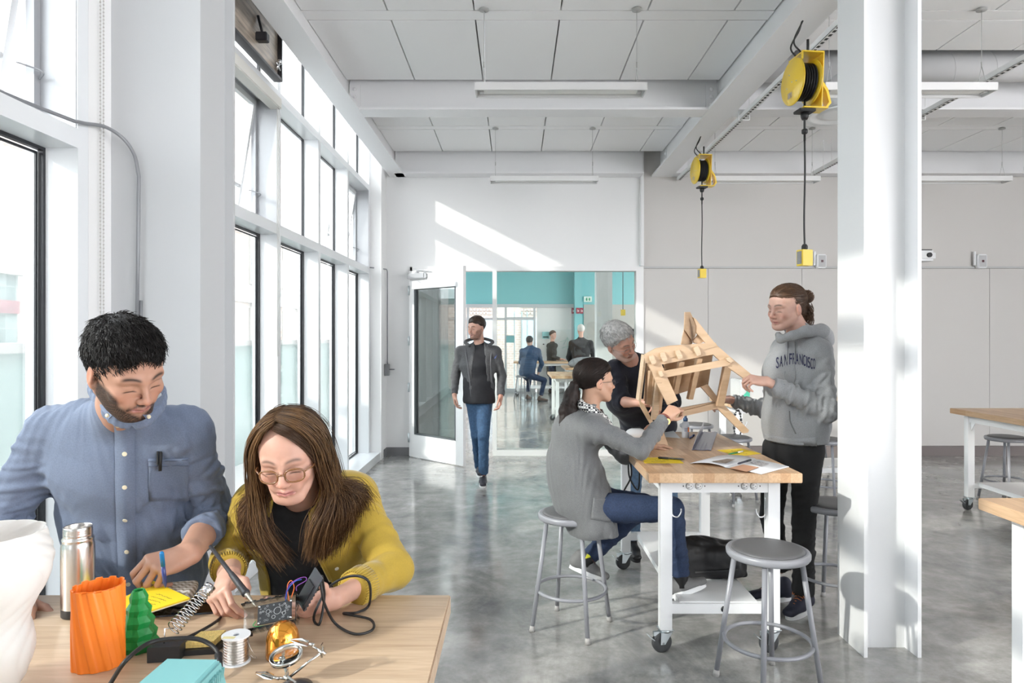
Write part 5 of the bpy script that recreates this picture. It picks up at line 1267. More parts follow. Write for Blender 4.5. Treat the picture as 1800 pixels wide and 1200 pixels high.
# ---------------------------------------------------------------- seated woman in the grey cardigan
GKN = mat('grey_knit', (.165,.17,.175), .9, noise=.35, nscale=220, stretch=(1,1,3), sheen=.2, bump=.12, bscale=800)
DEN = mat('indigo_jeans', (.018,.035,.085), .85, noise=.35, nscale=160, bump=.1, bscale=500)
DB = mat('dark_hair', (.018,.011,.009), .55, spec=.25, noise=.5, nscale=30, bump=.15, bscale=200)
P0 = Vector((.32,3.66,.70))
J = dict(pelvis=Vector((.345,3.66,.70)), waist=Vector((.30,3.66,.88)), chest=Vector((.335,3.66,1.04)), neck=W(1036,722,3.68), sh=(W(1042,752,3.50), W(1052,748,3.83)), side=(0,1,0), sidec=(.05,1,0), w=(.165,.14,.145), dp=(.125,.105,.108))
Mh = frame(W(1046,672,3.67), (.93,.34,.02), (-.12,0,1))
el = W(1126,790,3.44); wr = W(1170,734,3.60)
armR = dict(sh=J['sh'][0], el=el, wr=wr, hd=(.75,.30,.62), hn=(-.35,-.85,.35), t=1, sleeve=.93, r=(.062,.050,.038), s=.92, curl=[(.8,1.0,.5),(.9,1.1,.5),(1.0,1.1,.5),(1.1,1.1,.5)], thumb=[(.6,.75,-.5),(.2,.9,-.5),(-.2,.9,-.5)])
armL = dict(sh=J['sh'][1], el=W(1098,800,3.86), wr=W(1143,786,3.98), hd=(.9,.1,.02), hn=(-.1,.3,.95), t=1, sleeve=.95, r=(.060,.050,.040), s=.92, curl=[(.4,.5,.3)]*4)
legs = [(Vector((.37,3.57,.66)), Vector((.80,3.50,.665)), W(1196,1012,3.50), (.92,.0,.30), W(1190,1046,3.50), (-.28,0,.95)),
        (Vector((.37,3.76,.66)), Vector((.72,3.86,.60)), W(1036,978,3.80), (.93,0,-.36), W(1018,1004,3.80), (.36,.0,.93))]
PD = make_person('woman with a dark ponytail and grey cardigan sitting on a stool, back turned to the table corner', (.32,3.66,0), J,
    dict(M=Mh, s=.98, fem=True, skin=(.50,.30,.21), neck=.048), [armR, armL], legs,
    dict(mat=GKN, name='cardigan', e=.020, res=.0055, fold=.006, tfold=.006, base=.001, f=14, cra=.003, crn=4, crl=(.08,.22), seed=21, slant=-.2, fa=20, fl=4, skirt=[((.335,3.66,.78), (.40,3.66,.56), (.185,.150), (.215,.135), (0,1,0), .06), ((.44,3.60,.70), (.50,3.56,.50), (.09,.05), (.10,.04), (0,1,0), .05)], hem=((.4,3.6,.515), (.05,0,-1)), neck=(W(1046,728,3.66), (.058,.058,.05), (1,0,.3))),
    dict(mat=DEN, r=(.086,.064,.048), fold=.006), dict(mat=mat('grey_canvas', (.18,.18,.18), .8, noise=.2, nscale=300), sole=WHITE, s=.90, lace=mat('lace_maroon', (.10,.03,.03), .7)))
PD['root']['label'] = 'woman with a dark ponytail and grey cardigan sitting on a stool at the table'
# pocket and rib band on the cardigan, scarf, watch, sock
bv = bvh_of(PD['top'])
attach(patch(bv, [(1042,874),(1076,878),(1072,918),(1038,912)], .004), 'pocket', GKN, PD['root'])
q = MB(); 
for y in (820,845,870,895,920):
    h, nn = hit(bv, 1079, y)
    if h is not None: q.lathe([(0,0),(.006,0),(.006,.002),(0,.003)], M=frame(h+nn*.003, nn.orthogonal(), nn), seg=12)
if q.v: attach(q, 'button', mat('button_grey', (.10,.10,.11), .4), PD['root'])
CHK = bpy.data.materials.new('gingham'); CHK.use_nodes = True; nt = CHK.node_tree; b = nt.nodes['Principled BSDF']; tc = nt.nodes.new('ShaderNodeTexCoord'); ck = nt.nodes.new('ShaderNodeTexChecker'); ck.inputs['Scale'].default_value = 85; ck.inputs['Color1'].default_value = (.02,.02,.025,1); ck.inputs['Color2'].default_value = (.72,.72,.70,1); nt.links.new(tc.outputs['Object'], ck.inputs[0]); nt.links.new(ck.outputs[0], b.inputs['Base Color']); b.inputs['Roughness'].default_value = .9
F = Field(); pts = bez([W(1022,712,3.60), W(1042,722,3.565), W(1062,738,3.60), W(1072,752,3.66), W(1062,745,3.74), W(1040,722,3.78), W(1022,710,3.72), W(1020,708,3.64)], 4)
for a_, b_ in zip(pts[:-1], pts[1:]): F.cap(a_, b_, .022, .022, .01)
sc_o = mesh_obj('scarf', [field_mesh(F, .005, fold_disp([], 3, base=.003, f=40))], CHK, PD['root'])
# hair: cap pulled back, tail
T, M, s = PD['T'], PD['M'], PD['s']
F = Field(); F.ell(T(0,-.024,.045), (.082*s,.102*s,.090*s), np.array(M.to_3x3()), .01); F.ell(T(0,.02,.075), (.060*s,.072*s,.050*s), np.array(M.to_3x3()), .03)
local_cut(F, M, s, lambda x, y, z: y-np.interp(z, [-.12,-.06,-.03,.0,.03,.058,.078,.10], [-.10,-.055,-.022,.004,.040,.072,.096,.2])); F.cap(T(0,-.115,-.005), T(0,-.135,-.012), .024, .020, .01)
hv = mesh_obj('hair', [field_mesh(F, .004, lambda P: snoise(P*np.array([1,1,.5]), 200, 4)*.0015)], DB, PD['root'])
tl0 = T(0,-.128,-.010)
tl = [[W(1016,705,3.62), W(1004,722,3.60), W(1002,745,3.585), W(1006,765,3.58)], [W(1008,700,3.62), W(993,722,3.60), W(990,748,3.58), W(994,772,3.58)], [W(1020,700,3.68), W(1012,722,3.66), W(1014,742,3.62), W(1016,760,3.60)], [W(1014,698,3.72), W(1000,722,3.70), W(996,745,3.68), W(1002,764,3.66)]]
tl = [[tl0+Vector((0,.01*(i-1.5),0)), g[0].lerp(tl0, .35)+Vector((-.02,0,0))]+g[1:] for i, g in enumerate(tl)]
F = Field()
for g in tl:
    for (a_, b_, r0, r1) in zip(g[:-1], g[1:], (.018,.026,.030,.022), (.026,.030,.024,.008)): F.cap(a_, b_, r0, r1, .02)
comb(hv, tl0, 1300, .06, DB, hv, 3)
pt = mesh_obj('ponytail', [field_mesh(F, .005, lambda P: snoise(P*np.array([1.6,1.6,.25]), 160, 8)*.004)], DB, hv); fix_parent(pt, hv)
h = strands(tl, 500, .0016, .010, 5, 3, .4, 5).build('ponytail_locks', DB, pt); fix_parent(h, pt)
attach(MB().tube([T(-.022,-.118,-.008), T(0,-.122,.012), T(.022,-.118,-.008), T(0,-.114,-.028)], .006, 8, closed=True), 'hair_tie', BLK, PD['root'])
glasses(M, s, mat('black_frame', (.01,.01,.012), .3), PD['body'], w=.022, h=.013, y=.104, r=.0014, z=-.004)
w_ = (Vector(wr)-Vector(el)).normalized(); c = Vector(wr)-w_*.012; sd = w_.orthogonal().normalized(); s2 = w_.cross(sd)
WL = mat('watch_leather', (.16,.04,.03), .5)
attach(MB().tube([c+(sd*math.cos(k*.3142)+s2*math.sin(k*.3142))*.030 for k in range(20)], .007, 6, closed=True), 'watch_strap', WL, PD['root'])
attach(MB().cyl(c+Vector((.006,-.030,-.008)), c+Vector((.008,-.037,-.009)), .017, 20), 'watch_face', mat('watch_gold', (.75,.6,.25), .25, metal=.8), PD['root'])
for l, lb in ((legs[1], 1), (legs[0], 0)):
    a_, k_ = Vector(l[2]), Vector(l[1]); u = (k_-a_).normalized(); attach(MB().tube([a_-u*.05, a_+u*.03, a_+u*.05], [.040,.036,.034], 16), 'sock', BLK, PD['root'])
    if lb: attach(MB().prism([a_+Vector((-.028,-.034,.0)), a_+Vector((.012,-.036,.012)), a_+Vector((-.016,-.036,.028))], (0,-.003,0)), 'sock_motif', mat('sock_yellow', (.75,.75,.05), .8), PD['root'])
# ---------------------------------------------------------------- older man leaning over the table
NAVY = mat('navy_sweater', (.012,.013,.024), .9, noise=.3, nscale=200, sheen=.15)
LJ = mat('light_jeans', (.10,.17,.27), .85, noise=.3, nscale=60, bump=.1, bscale=400)
J = dict(pelvis=Vector((.96,4.92,.90)), waist=Vector((.93,4.84,1.04)), chest=W(1112,690,4.68), neck=W(1108,634,4.54), sh=(W(1082,650,4.52), W(1158,640,4.66)), side=(1,.1,0), sidec=(.9,.35,.12), w=(.185,.175,.180), dp=(.13,.125,.115))
Mh = frame(W(1088,602,4.43), (.62,-.68,-.30), (-.45,-.12,.88))
el = W(1092,706,4.42); wr = W(1126,708,4.22)
armR = dict(sh=J['sh'][0], el=el, wr=wr, hd=(.75,-.5,.1), hn=(-.1,.2,.95), t=-1, sleeve=.22, r=(.070,.058,.055), s=1.0, curl=[(.8,.9,.4),(.9,.9,.4),(1.0,.9,.4),(1.1,.9,.4)])
armL = dict(sh=J['sh'][1], el=W(1182,705,4.62), wr=W(1165,740,4.40), hd=(-.6,-.5,-.3), hn=(0,-.3,.9), t=1, sleeve=.9, r=(.070,.060,.050), curl=[(.8,.9,.4)]*4)
legs = [(Vector((.86,4.92,.86)), Vector((.83,4.90,.48)), Vector((.835,4.90,.10)), (.0,-1,0), (.835,4.86,0)), (Vector((1.06,4.92,.86)), Vector((1.10,4.92,.48)), Vector((1.11,4.94,.10)), (.2,-1,0), (1.11,4.94,0))]
PE = make_person('grey haired man with glasses in a navy sweater leaning towards the wooden chair', (.96,4.92,0), J,
    dict(M=Mh, s=1.06, skin=(.60,.34,.26), beard=(.60,.54,.50), beardd=.5, brow=(.30,.26,.24), hair=dict(mat=mat('grey_hair', (.55,.54,.53), .55, noise=.5, nscale=60, bump=.3, bscale=150), kind='recede', th=.010, top=.008, locks=900, seed=6, ll=.028, rough=.004)),
    [armR, armL], legs, dict(mat=NAVY, name='sweater', e=.022, res=.008, hem=((.95,4.9,.87), (0,0,-1)), fold=.009, tfold=.007, base=.002, f=12, cra=.004, crn=4, crw=(.010,.018), crl=(.1,.25), seed=31, fa=18, neck=(W(1108,630,4.49), (.056,.060,.050), (.5,-.8,.2))),
    dict(mat=LJ, r=(.092,.070,.062), fold=.006), dict(mat=BLK, sole=BLK), headres=.003, handres=.003)
glasses(Mh, 1.06, mat('thin_steel_frame', (.35,.34,.33), .3, metal=.8), PE['body'], w=.022, h=.014, y=.102, r=.0010, z=-.006)
# ---------------------------------------------------------------- young man in the hoodie
HOOD = mat('grey_marl', (.285,.293,.305), .9, noise=.22, nscale=260, sheen=.2, bump=.12, bscale=700)
BJ = mat('black_jeans', (.010,.010,.011), .8, noise=.3, nscale=120, bump=.1, bscale=400)
J = dict(pelvis=Vector((1.60,3.90,.93)), waist=Vector((1.60,3.90,1.08)), chest=W(1400,655,3.92), neck=W(1404,584,3.95), sh=(W(1376,612,4.12), W(1436,618,3.80)), side=(.35,-1,0), sidec=(.42,-1,0), w=(.168,.172,.178), dp=(.130,.130,.128))
Mh = frame(W(1383,542,3.94), (-.90,-.40,-.14), (.12,0,1))
armR = dict(sh=J['sh'][0], el=W(1352,722,4.28), wr=W(1282,702,4.22), hd=(-.85,-.1,.05), hn=(0,.3,.95), t=-1, sleeve=.95, r=(.066,.060,.050), s=1.0, curl=[(.8,.9,.5)]*4)
armL = dict(sh=J['sh'][1], el=W(1452,722,3.72), wr=W(1348,670,3.68), hd=(-.90,.25,.12), hn=(.1,-.55,.85), t=1, sleeve=.93, r=(.076,.070,.050), s=1.0, curl=[(.75,1.0,.5),(.85,1.0,.5),(.95,1.0,.5),(1.05,1.0,.5)], thumb=[(.6,.75,-.3),(.2,.95,-.2),(0,1,-.2)])
legs = [(Vector((1.53,3.98,.90)), Vector((1.50,4.00,.50)), W(1372,1000,4.02), (-1,-.1,0), (1.555,4.02,.0)), (Vector((1.64,3.84,.90)), Vector((1.63,3.86,.50)), W(1412,1045,3.86), (-.75,-.65,0), (1.63,3.86,.0))]
PF = make_person('young man with a hair bun in a grey hooded sweatshirt holding the wooden chair', (1.6,3.9,0), J,
    dict(M=Mh, s=1.09, skin=(.58,.355,.285), brow=(.16,.09,.05), neck=.050, lip=(.55,.22,.20)), [armR, armL], legs,
    dict(mat=HOOD, name='hoodie', e=.026, res=.0065, fold=.012, tfold=.008, base=.002, f=13, cra=.004, crn=4, crw=(.010,.018), crl=(.08,.22), seed=41, fa=15, fl=6, hem=((1.6,3.9,.955), (0,0,-1)), neck=(W(1398,578,3.93), (.062,.066,.055), (-.8,-.5,.4)), skirt=[((1.60,3.90,1.10), (1.60,3.90,.99), (.20,.15), (.19,.135), (.35,-1,0), .03)]),
    dict(mat=BJ, r=(.088,.064,.062), fold=.008), dict(mat=mat('navy_shoe', (.02,.022,.04), .7), sole=WHITE, s=1.05, lace=mat('lace_orange', (.50,.17,.06), .7)), headres=.0025)
T, M, s = PF['T'], PF['M'], PF['s']
HB = mat('hair_ash_brown', (.12,.065,.038), .45, spec=.35, noise=.5, nscale=40, stretch=(.4,1,1), bump=.2, bscale=200)
F = Field(); R = np.array(M.to_3x3()); F.ell(T(0,-.022,.044), (.079*s,.100*s,.088*s), R, .01); F.ell(T(0,.02,.070), (.056*s,.070*s,.050*s), R, .03); F.cap(T(0,-.075,-.03), T(0,-.085,-.075), .052, .036, .03)
local_cut(F, M, s, lambda x, y, z: y-np.interp(z, [-.12,-.07,-.03,.0,.03,.058,.078,.10], [-.055,-.035,-.015,.004,.034,.066,.092,.2]))
hv = mesh_obj('hair', [field_mesh(F, .004, lambda P: snoise(P*np.array([.4,1,1]), 220, 4)*.002)], HB, PF['root'])
comb(hv, T(0,-.112,.05), 1500, .06, HB, hv, 4)
F = Field(); F.ell(T(0,-.150,.045), (.034,.036,.036), R, .01); F.cap(T(0,-.105,.05), T(0,-.135,.048), .017, .02, .008)
o = mesh_obj('hair_bun', [field_mesh(F, .004, lambda P: snoise(P, 160, 5)*.002)], HB, hv); fix_parent(o, hv)
q = MB(); rnd = random.Random(3)
for k in range(60):
    a0 = rnd.random()*6.28; q.tube([T(.035*math.cos(a0+t_*.5)*math.cos(t_*.9-.8), -.150+.037*math.sin(t_*.9-.8), .045+.037*math.sin(a0+t_*.5)*math.cos(t_*.9-.8)) for t_ in np.linspace(0,2.2,7)], .0016, 4)
for k in range(160):
    x0 = rnd.uniform(-.06,.06); z0 = rnd.uniform(-.05,.03); q.tube(bez([T(x0*1.1,-.085-rnd.random()*.03,z0), T(x0*1.1,-.115-rnd.random()*.01,z0-.04), T(x0,-.10+rnd.random()*.03,z0-.085)], 3), [.002]*5+[.0015,.0006], 3)
o = q.build('hair_locks', HB, hv); fix_parent(o, hv)
attach(MB().tube([T(.020*math.cos(k*.5236), -.112, .05+.020*math.sin(k*.5236)) for k in range(12)], .005, 6, closed=True), 'hair_tie', BLK, PF['root'])
# hood, draw cords, lettering, kangaroo pocket
F = Field(); hp = [W(1368,588,3.88), W(1372,596,3.84), W(1392,590,3.80), W(1418,582,3.80), W(1444,582,3.86), W(1450,590,3.96), W(1440,585,4.05), W(1415,575,4.08), W(1385,578,4.04)]
rr_ = [.018,.022,.026,.032,.042,.046,.042,.03,.022]
for i in range(8): F.cap(hp[i], hp[i+1], rr_[i], rr_[i+1], .015)
F.cap(W(1446,586,3.90), W(1458,602,3.94), .036, .022, .03)
o = mesh_obj('hood', [field_mesh(F, .006, fold_disp([], 7, base=.003, f=20))], HOOD, PF['root'])
bv = bvh_of(PF['top'])
for pth in ([(1385,598),(1384,630),(1380,655),(1379,676)], [(1398,602),(1397,630),(1398,660),(1396,672)]):
    pts = [hit(bv, *p) for p in pth]; pts = [h+nn*.004 for h, nn in pts if h is not None]
    if len(pts) > 2: attach(MB().tube(bez(pts, 5), .0032, 6), 'draw_cord', HOOD, PF['root'])
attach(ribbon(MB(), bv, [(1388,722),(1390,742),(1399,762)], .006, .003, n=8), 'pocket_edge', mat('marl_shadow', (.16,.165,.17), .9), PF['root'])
attach(ribbon(MB(), bv, [(1346,770),(1370,775),(1400,778),(1436,776)], .05, .004, n=8), 'waist_rib', HOOD, PF['root'])
# varsity lettering on the chest, arched, bent onto the cloth
word = 'SAN FRANCISCO'; q = MB()
def glyph(ch, size):
    cu = bpy.data.curves.new('glyph', 'FONT'); cu.body = ch; cu.size = size; cu.extrude = 0; cu.offset = .0006; ob = bpy.data.objects.new('glyph', cu); COL.objects.link(ob)
    dg = bpy.context.evaluated_depsgraph_get(); me = bpy.data.meshes.new_from_object(ob.evaluated_get(dg)); wd = ob.dimensions.x
    vs = [v.co.copy() for v in me.vertices]; fs = [tuple(p.vertices) for p in me.polygons]; bpy.data.objects.remove(ob); bpy.data.curves.remove(cu); bpy.data.meshes.remove(me); return vs, fs, wd
bpy.context.view_layer.update()
nxt = 1364.5; advs = [6.6,7.8,7.4,1.0,6.8,7.4,7.6,7.6,7.4,4.0,6.8,6.4,6.8]
for i, ch in enumerate(word):
    if ch == ' ': nxt += 1.5; continue
    vs, fs, wd = glyph(ch, .075); u = (nxt-1364)/60; base = 647-8.5*math.sin(min(u,1)*math.pi*.95)+2.5*u
    out = []; ok = True
    for v in vs:
        px = nxt+(v.x/max(wd,.01))*(advs[i]-1.6)*.95*(1-.15*u); py = base-(v.y/.075)*27
        h, nn = hit(bv, px, py)
        if h is None: ok = False; break
        out.append(h+nn*.0035)
    if ok: q.add(out, fs)
    nxt += advs[i]*(1-.32*u)
if q.v: attach(q, 'lettering', mat('navy_print', (.015,.016,.06), .7), PF['root'])
# ---------------------------------------------------------------- man walking in from the far room
FLE = mat('charcoal_fleece', (.095,.095,.10), .95, noise=.3, nscale=120)
BS = mat('black_shirt', (.010,.010,.014), .8, noise=.3, nscale=50)
YW = 7.2
J = dict(pelvis=W(842,700,YW), waist=W(842,675,YW), chest=W(840,642,YW), neck=W(842,606,YW), sh=(W(810,618,YW+.05), W(871,618,YW-.03)), side=(1,-.1,0), w=(.150,.142,.162), dp=(.11,.10,.11))
Mh = frame(W(838,577,YW-.02), (-.62,-.78,-.10), (0,0,1))
armR = dict(sh=J['sh'][0], el=W(801,660,YW+.06), wr=W(799,694,YW-.02), hd=(.05,-.1,-1), hn=(-1,0,0), t=-1, sleeve=.97, r=(.055,.049,.040), curl=[(.5,.6,.3)]*4)
armL = dict(sh=J['sh'][1], el=W(882,660,YW+.0), wr=W(880,696,YW-.08), hd=(0,-.1,-1), hn=(1,0,0), t=1, sleeve=.97, r=(.055,.049,.040), curl=[(.5,.6,.3)]*4)
legs = [(W(832,705,YW), W(838,765,YW-.02), W(843,822,YW+.12), (.1,-1,.0), W(843,833,YW+.10)), (W(853,705,YW), W(850,765,YW-.14), W(850,832,YW-.04), (.05,-1,.0), Vector((W(849,0,YW-.02).x, YW-.02, 0)))]
BLJ = mat('blue_jeans', (.035,.085,.17), .85, noise=.35, nscale=50)
PC = make_person('bearded man in a charcoal jacket and jeans walking in through the open door', (J['pelvis'].x, YW, 0), J,
    dict(M=Mh, s=1.0, skin=(.52,.30,.23), beard=(.08,.04,.03), beardd=.8, hair=dict(mat=HAIRB('hair_dark_brown', (.035,.022,.016)), th=.006, top=.008, locks=0, res=.006)),
    [armR, armL], legs, dict(mat=FLE, name='jacket', e=.018, res=.009, hem=(W(842,705,YW), (0,0,-1)), fold=.007, tfold=.006, base=.002, f=12, cra=.003, crw=(.012,.02), neck=(W(842,604,YW-.02), (.052,.06,.05)),
        cuts=[lambda x, y, z: -np.maximum(np.abs(x-(J['pelvis'].x+.01))-np.interp(z, [.85,1.2,1.42], [.085,.070,.045]), (y-(YW-.02)))]),
    dict(mat=BLJ, r=(.080,.060,.054), res=.010, fold=.006), dict(mat=mat('dark_trainer', (.03,.03,.04), .6), sole=mat('white_sole', (.7,.7,.7), .6)), headres=.005, handres=.0045)
F = core(J, .010); F.ecap(J['pelvis']+Vector((0,0,-.02)), J['waist'], (.170,.125), (.160,.118), J['side'], .03); F.plane(W(842,708,YW), (0,0,-1))
mesh_obj('shirt', [field_mesh(F, .010, fold_disp([], 4, base=.003, f=14, cr=[(J['waist'], .1), (J['chest'], .1)], cra=.006, crw=(.012,.02)))], BS, PC['root'])
bv = bvh_of(PC['top'])
for pth in ([(818,612),(822,640),(826,670),(828,698)], [(864,612),(862,640),(864,670),(868,698)]): 
    pts = [hit(bv, *p) for p in pth]; pts = [h for h, n_ in pts if h is not None]
    if len(pts) > 1: attach(MB().tube(pts, .008, 6), 'jacket_zip', mat('zip_grey', (.10,.10,.11), .6), PC['root'])
attach(MB().tube(bez([W(826,608,YW-.10), W(818,600,YW-.03), W(842,594,YW+.06), W(866,600,YW-.04), W(857,608,YW-.11)], 5), .016, 8), 'jacket_collar', FLE, PC['root'])
h, nn = hit(bv, 871, 627)
if h is not None: attach(MB().prism([h+Vector((-.018,-.012,-.022)), h+Vector((.0,-.012,-.01)), h+Vector((.018,-.012,.026)), h+Vector((.004,-.012,.006))], (0,.006,0)), 'jacket_logo', mat('logo_blue', (.08,.13,.45), .6), PC['root'])
# ---------------------------------------------------------------- three people beyond the glass
def simple_person(lb, base, J, M, skin, arms, legs, topm, botm, hairm, fem=False, hk='short', seed=1, jname='jacket', hem=None):
    return make_person(lb, base, J, dict(M=M, s=1.0, fem=fem, skin=skin, hair=dict(mat=hairm, kind=hk, th=.010, top=.008, locks=0, res=.008, seed=seed)), arms, legs,
        dict(mat=topm, name=jname, e=.022, res=.012, base=.004, f=12, cra=.008, crw=(.014,.022), seed=seed, **(dict(hem=hem) if hem else {})), dict(mat=botm, res=.013), dict(mat=mat('brown_shoe', (.10,.06,.045), .6), sole=BLK), headres=.008, handres=.006)
Y = 16.45
J = dict(pelvis=W(926,655,Y), waist=W(929,640,Y), chest=W(933,622,Y), neck=W(932,609,Y), sh=(W(918,617,Y-.1), W(946,617,Y)), side=(1,.3,0), w=(.18,.17,.175), dp=(.13,.12,.12))
arms = [dict(sh=J['sh'][0], el=W(916,636,Y+.1), wr=W(924,642,Y+.3), hd=(.5,.8,0), hn=(0,0,1), t=-1, r=(.06,.055,.045)), dict(sh=J['sh'][1], el=W(952,640,Y+.05), wr=W(947,655,Y+.1), hd=(-.4,.1,-.8), hn=(.8,0,-.3), t=1, r=(.06,.055,.045))]
legs = [(W(924,660,Y), W(930,668,Y+.35), W(928,688,Y+.4), (.5,.8,0), Vector((W(928,0,Y+.4).x, Y+.4, 0))), (W(932,660,Y-.05), W(957,668,Y-.05), W(951,695,Y-.05), (1,-.1,0), Vector((W(950,0,Y).x, Y-.05, 0)))]
simple_person('man in a quilted blue jacket sitting on a stool in the far room', (J['pelvis'].x, Y, 0), J, frame(W(931,600,Y), (.3,.95,-.1), (0,0,1)), (.55,.34,.26), arms, legs, mat('quilted_blue', (.03,.075,.16), .6, noise=.4, nscale=30, stretch=(.1,.1,3)), JEAN, HAIRB('hair_black', (.01,.008,.008)), seed=61)
Y = 18.82
J = dict(pelvis=W(969,655,Y), waist=W(969,640,Y), chest=W(970,618,Y), neck=W(971,603,Y), sh=(W(965,607,Y+.1), W(976,607,Y-.15)), side=(.3,-1,0), w=(.15,.13,.14), dp=(.11,.10,.11))
arms = [dict(sh=J['sh'][0], el=W(964,625,Y+.2), wr=W(978,632,Y+.1), hd=(1,0,0), hn=(0,0,1), t=-1, r=(.05,.045,.04)), dict(sh=J['sh'][1], el=W(973,627,Y-.25), wr=W(986,631,Y-.3), hd=(1,0,0), hn=(0,0,1), t=-1, r=(.05,.045,.04))]
legs = [(Vector((J['pelvis'].x,Y+.05,.8)), Vector((J['pelvis'].x,Y+.05,.45)), Vector((J['pelvis'].x,Y+.05,.1)), (1,0,0), (J['pelvis'].x,Y+.05,0)), (Vector((J['pelvis'].x,Y-.12,.8)), Vector((J['pelvis'].x,Y-.12,.45)), Vector((J['pelvis'].x,Y-.12,.1)), (1,0,0), (J['pelvis'].x,Y-.12,0))]
simple_person('woman in a dark jacket standing by the whiteboard in the far room', (J['pelvis'].x, Y, 0), J, frame(W(972,589,Y), (.6,-.8,0), (0,0,1)), (.62,.38,.30), arms, legs, mat('dark_olive_jacket', (.055,.05,.045), .8), JEAN, HB, True, seed=62)
Y = 15.98
J = dict(pelvis=W(1018,665,Y), waist=W(1020,645,Y), chest=W(1021,618,Y), neck=W(1021,595,Y), sh=(W(1005,603,Y), W(1038,603,Y)), side=(1,.1,0), w=(.19,.18,.19), dp=(.13,.12,.12))
arms = [dict(sh=J['sh'][0], el=W(1000,628,Y+.1), wr=W(1008,645,Y+.25), hd=(.6,.6,-.2), hn=(-1,0,0), t=-1, r=(.065,.06,.05)), dict(sh=J['sh'][1], el=W(1044,630,Y+.1), wr=W(1038,650,Y+.25), hd=(-.6,.6,-.2), hn=(1,0,0), t=1, r=(.065,.06,.05))]
px_ = J['pelvis'].x
legs = [(Vector((px_-.09,Y,.85)), Vector((px_-.09,Y,.48)), Vector((px_-.09,Y,.1)), (0,1,0), (px_-.09,Y,0)), (Vector((px_+.09,Y,.85)), Vector((px_+.09,Y,.48)), Vector((px_+.09,Y,.1)), (0,1,0), (px_+.09,Y,0))]
simple_person('white haired man in a black suit seen from behind in the far room', (px_, Y, 0), J, frame(W(1021,580,Y), (-.2,.97,0), (0,0,1)), (.62,.38,.30), arms, legs, mat('black_suit', (.012,.012,.014), .8), mat('black_suit'), mat('white_hair', (.62,.60,.57), .6), seed=63, hem=((px_,Y,.78), (0,0,-1)))
# ---------------------------------------------------------------- the plywood chair held over the worktable
PLY = mat('birch_plywood', (.58,.41,.27), .55, nscale=5, stretch=(1,1,7), col2=(.50,.34,.21))
PLE = mat('plywood_edge', (.64,.48,.33), .6, noise=.2, nscale=60, stretch=(.3,.3,5))
def C(x, y, d): return W(1080+x/4.615, 530+y/4.615, d)
CH = thing('wooden_chair', 'unfinished plywood chair held tilted upside down over the worktable', 'chair', C(500, 600, 3.95))
DN, DF = 3.80, 3.98
def board(name, pts, d, th=.022, m=PLY, dd=0, dz=None):
    P_ = [C(x, y, (d if dz is None else d+dz(x, y))) for x, y in pts]; o = MB().prism([tuple(p) for p in P_], (0, th, 0)).build(name, m, CH); fix_parent(o, CH); return o
def slat(name, a, b, wv, tv, m=PLY):
    """board from a to b with half width vector wv and half thickness vector tv"""
    a, b, wv, tv = Vector(a), Vector(b), Vector(wv), Vector(tv)
    vs = [p+wv*i+tv*j for p in (a, b) for i, j in ((-1,-1),(1,-1),(1,1),(-1,1))]
    o = MB().add([tuple(v) for v in vs], [(0,1,2,3),(7,6,5,4),(0,4,5,1),(1,5,6,2),(2,6,7,3),(3,7,4,0)]).build(name, m, CH); fix_parent(o, CH); return o
# upper side frame: leg + rail + back leg in one cut board
board('side_frame', [(258,480),(560,412),(800,350),(822,345),(930,440),(1110,588),(1150,635),(1100,668),(1035,612),(905,520),(800,428),(385,510),(405,560),(515,800),(432,838),(330,640),(300,560)], DN)
board('stretcher', [(352,572),(900,468),(942,478),(938,512),(905,522),(432,612),(380,612)], DN-.006, .018)
for a in (((358,562),(385,562),(402,598),(376,612),(362,590)), ((905,458),(930,450),(968,480),(945,498),(915,480))): board('tenon', a, DN-.022, .02, PLE)
# lower side frame
board('side_frame', [(200,800),(240,830),(320,985),(355,925),(520,895),(820,822),(700,690),(755,668),(850,790),(880,828),(1092,1042),(1085,1062),(1042,1068),(835,868),(540,935),(400,960),(385,1010),(445,1190),(430,1222),(375,1225),(300,1010),(215,860)], DF)
board('stretcher', [(440,880),(820,812),(835,868),(430,950)], DF+.02)
# curved seat edge and seat panels between the frames
board('seat_edge', [(245,430),(340,378),(450,357),(820,332),(836,360),(560,432),(258,498)], DN-.004, .03)
board('seat_edge', [(245,430),(258,486),(215,812),(198,800)], DN+.02, .10, PLE, dz=lambda x, y: .12*(y-430)/370)
for qd in ([(400,500),(800,428),(762,672),(440,772)], [(262,500),(352,640),(332,835),(238,806)]):
    o = MB().prism([tuple(C(x, y, (DN if i < (2 if qd[0][0] == 400 else 1) else DF)+.10)) for i, (x, y) in enumerate(qd)], (0,.012,0)).build('seat_panel', PLY, CH); fix_parent(o, CH)
slat('seat_rib', C(470, 470, DN+.16), C(430, 770, DF+.16), C(500,540,3.95)-C(470,545,3.95), (0,.008,0))
slat('seat_rib', C(720, 430, DN+.17), C(665, 700, DF+.16), C(600,540,3.95)-C(575,545,3.95), (0,.008,0))
for (x0, y0), (x1, y1) in (((540,490),(488,745)), ((684,462),(610,790)), ((300,560),(270,830)), ((330,600),(310,850))):
    slat('seat_rib', C(x0, y0, DN+.03), C(x1, y1, DF+.01), (.013,0,0), (0,.03,0))
slat('cross_post', C(355, 655, DN+.02), C(322, 955, DF-.01), (.016,0,0), (0,.022,0), PLE); slat('cross_post', C(915, 520, DN+.02), C(852, 845, DF-.01), (.020,0,0), (0,.022,0))
slat('cross_post', C(395, 540, DN+.05), C(360, 880, DF+.02), (.012,0,0), (0,.02,0))
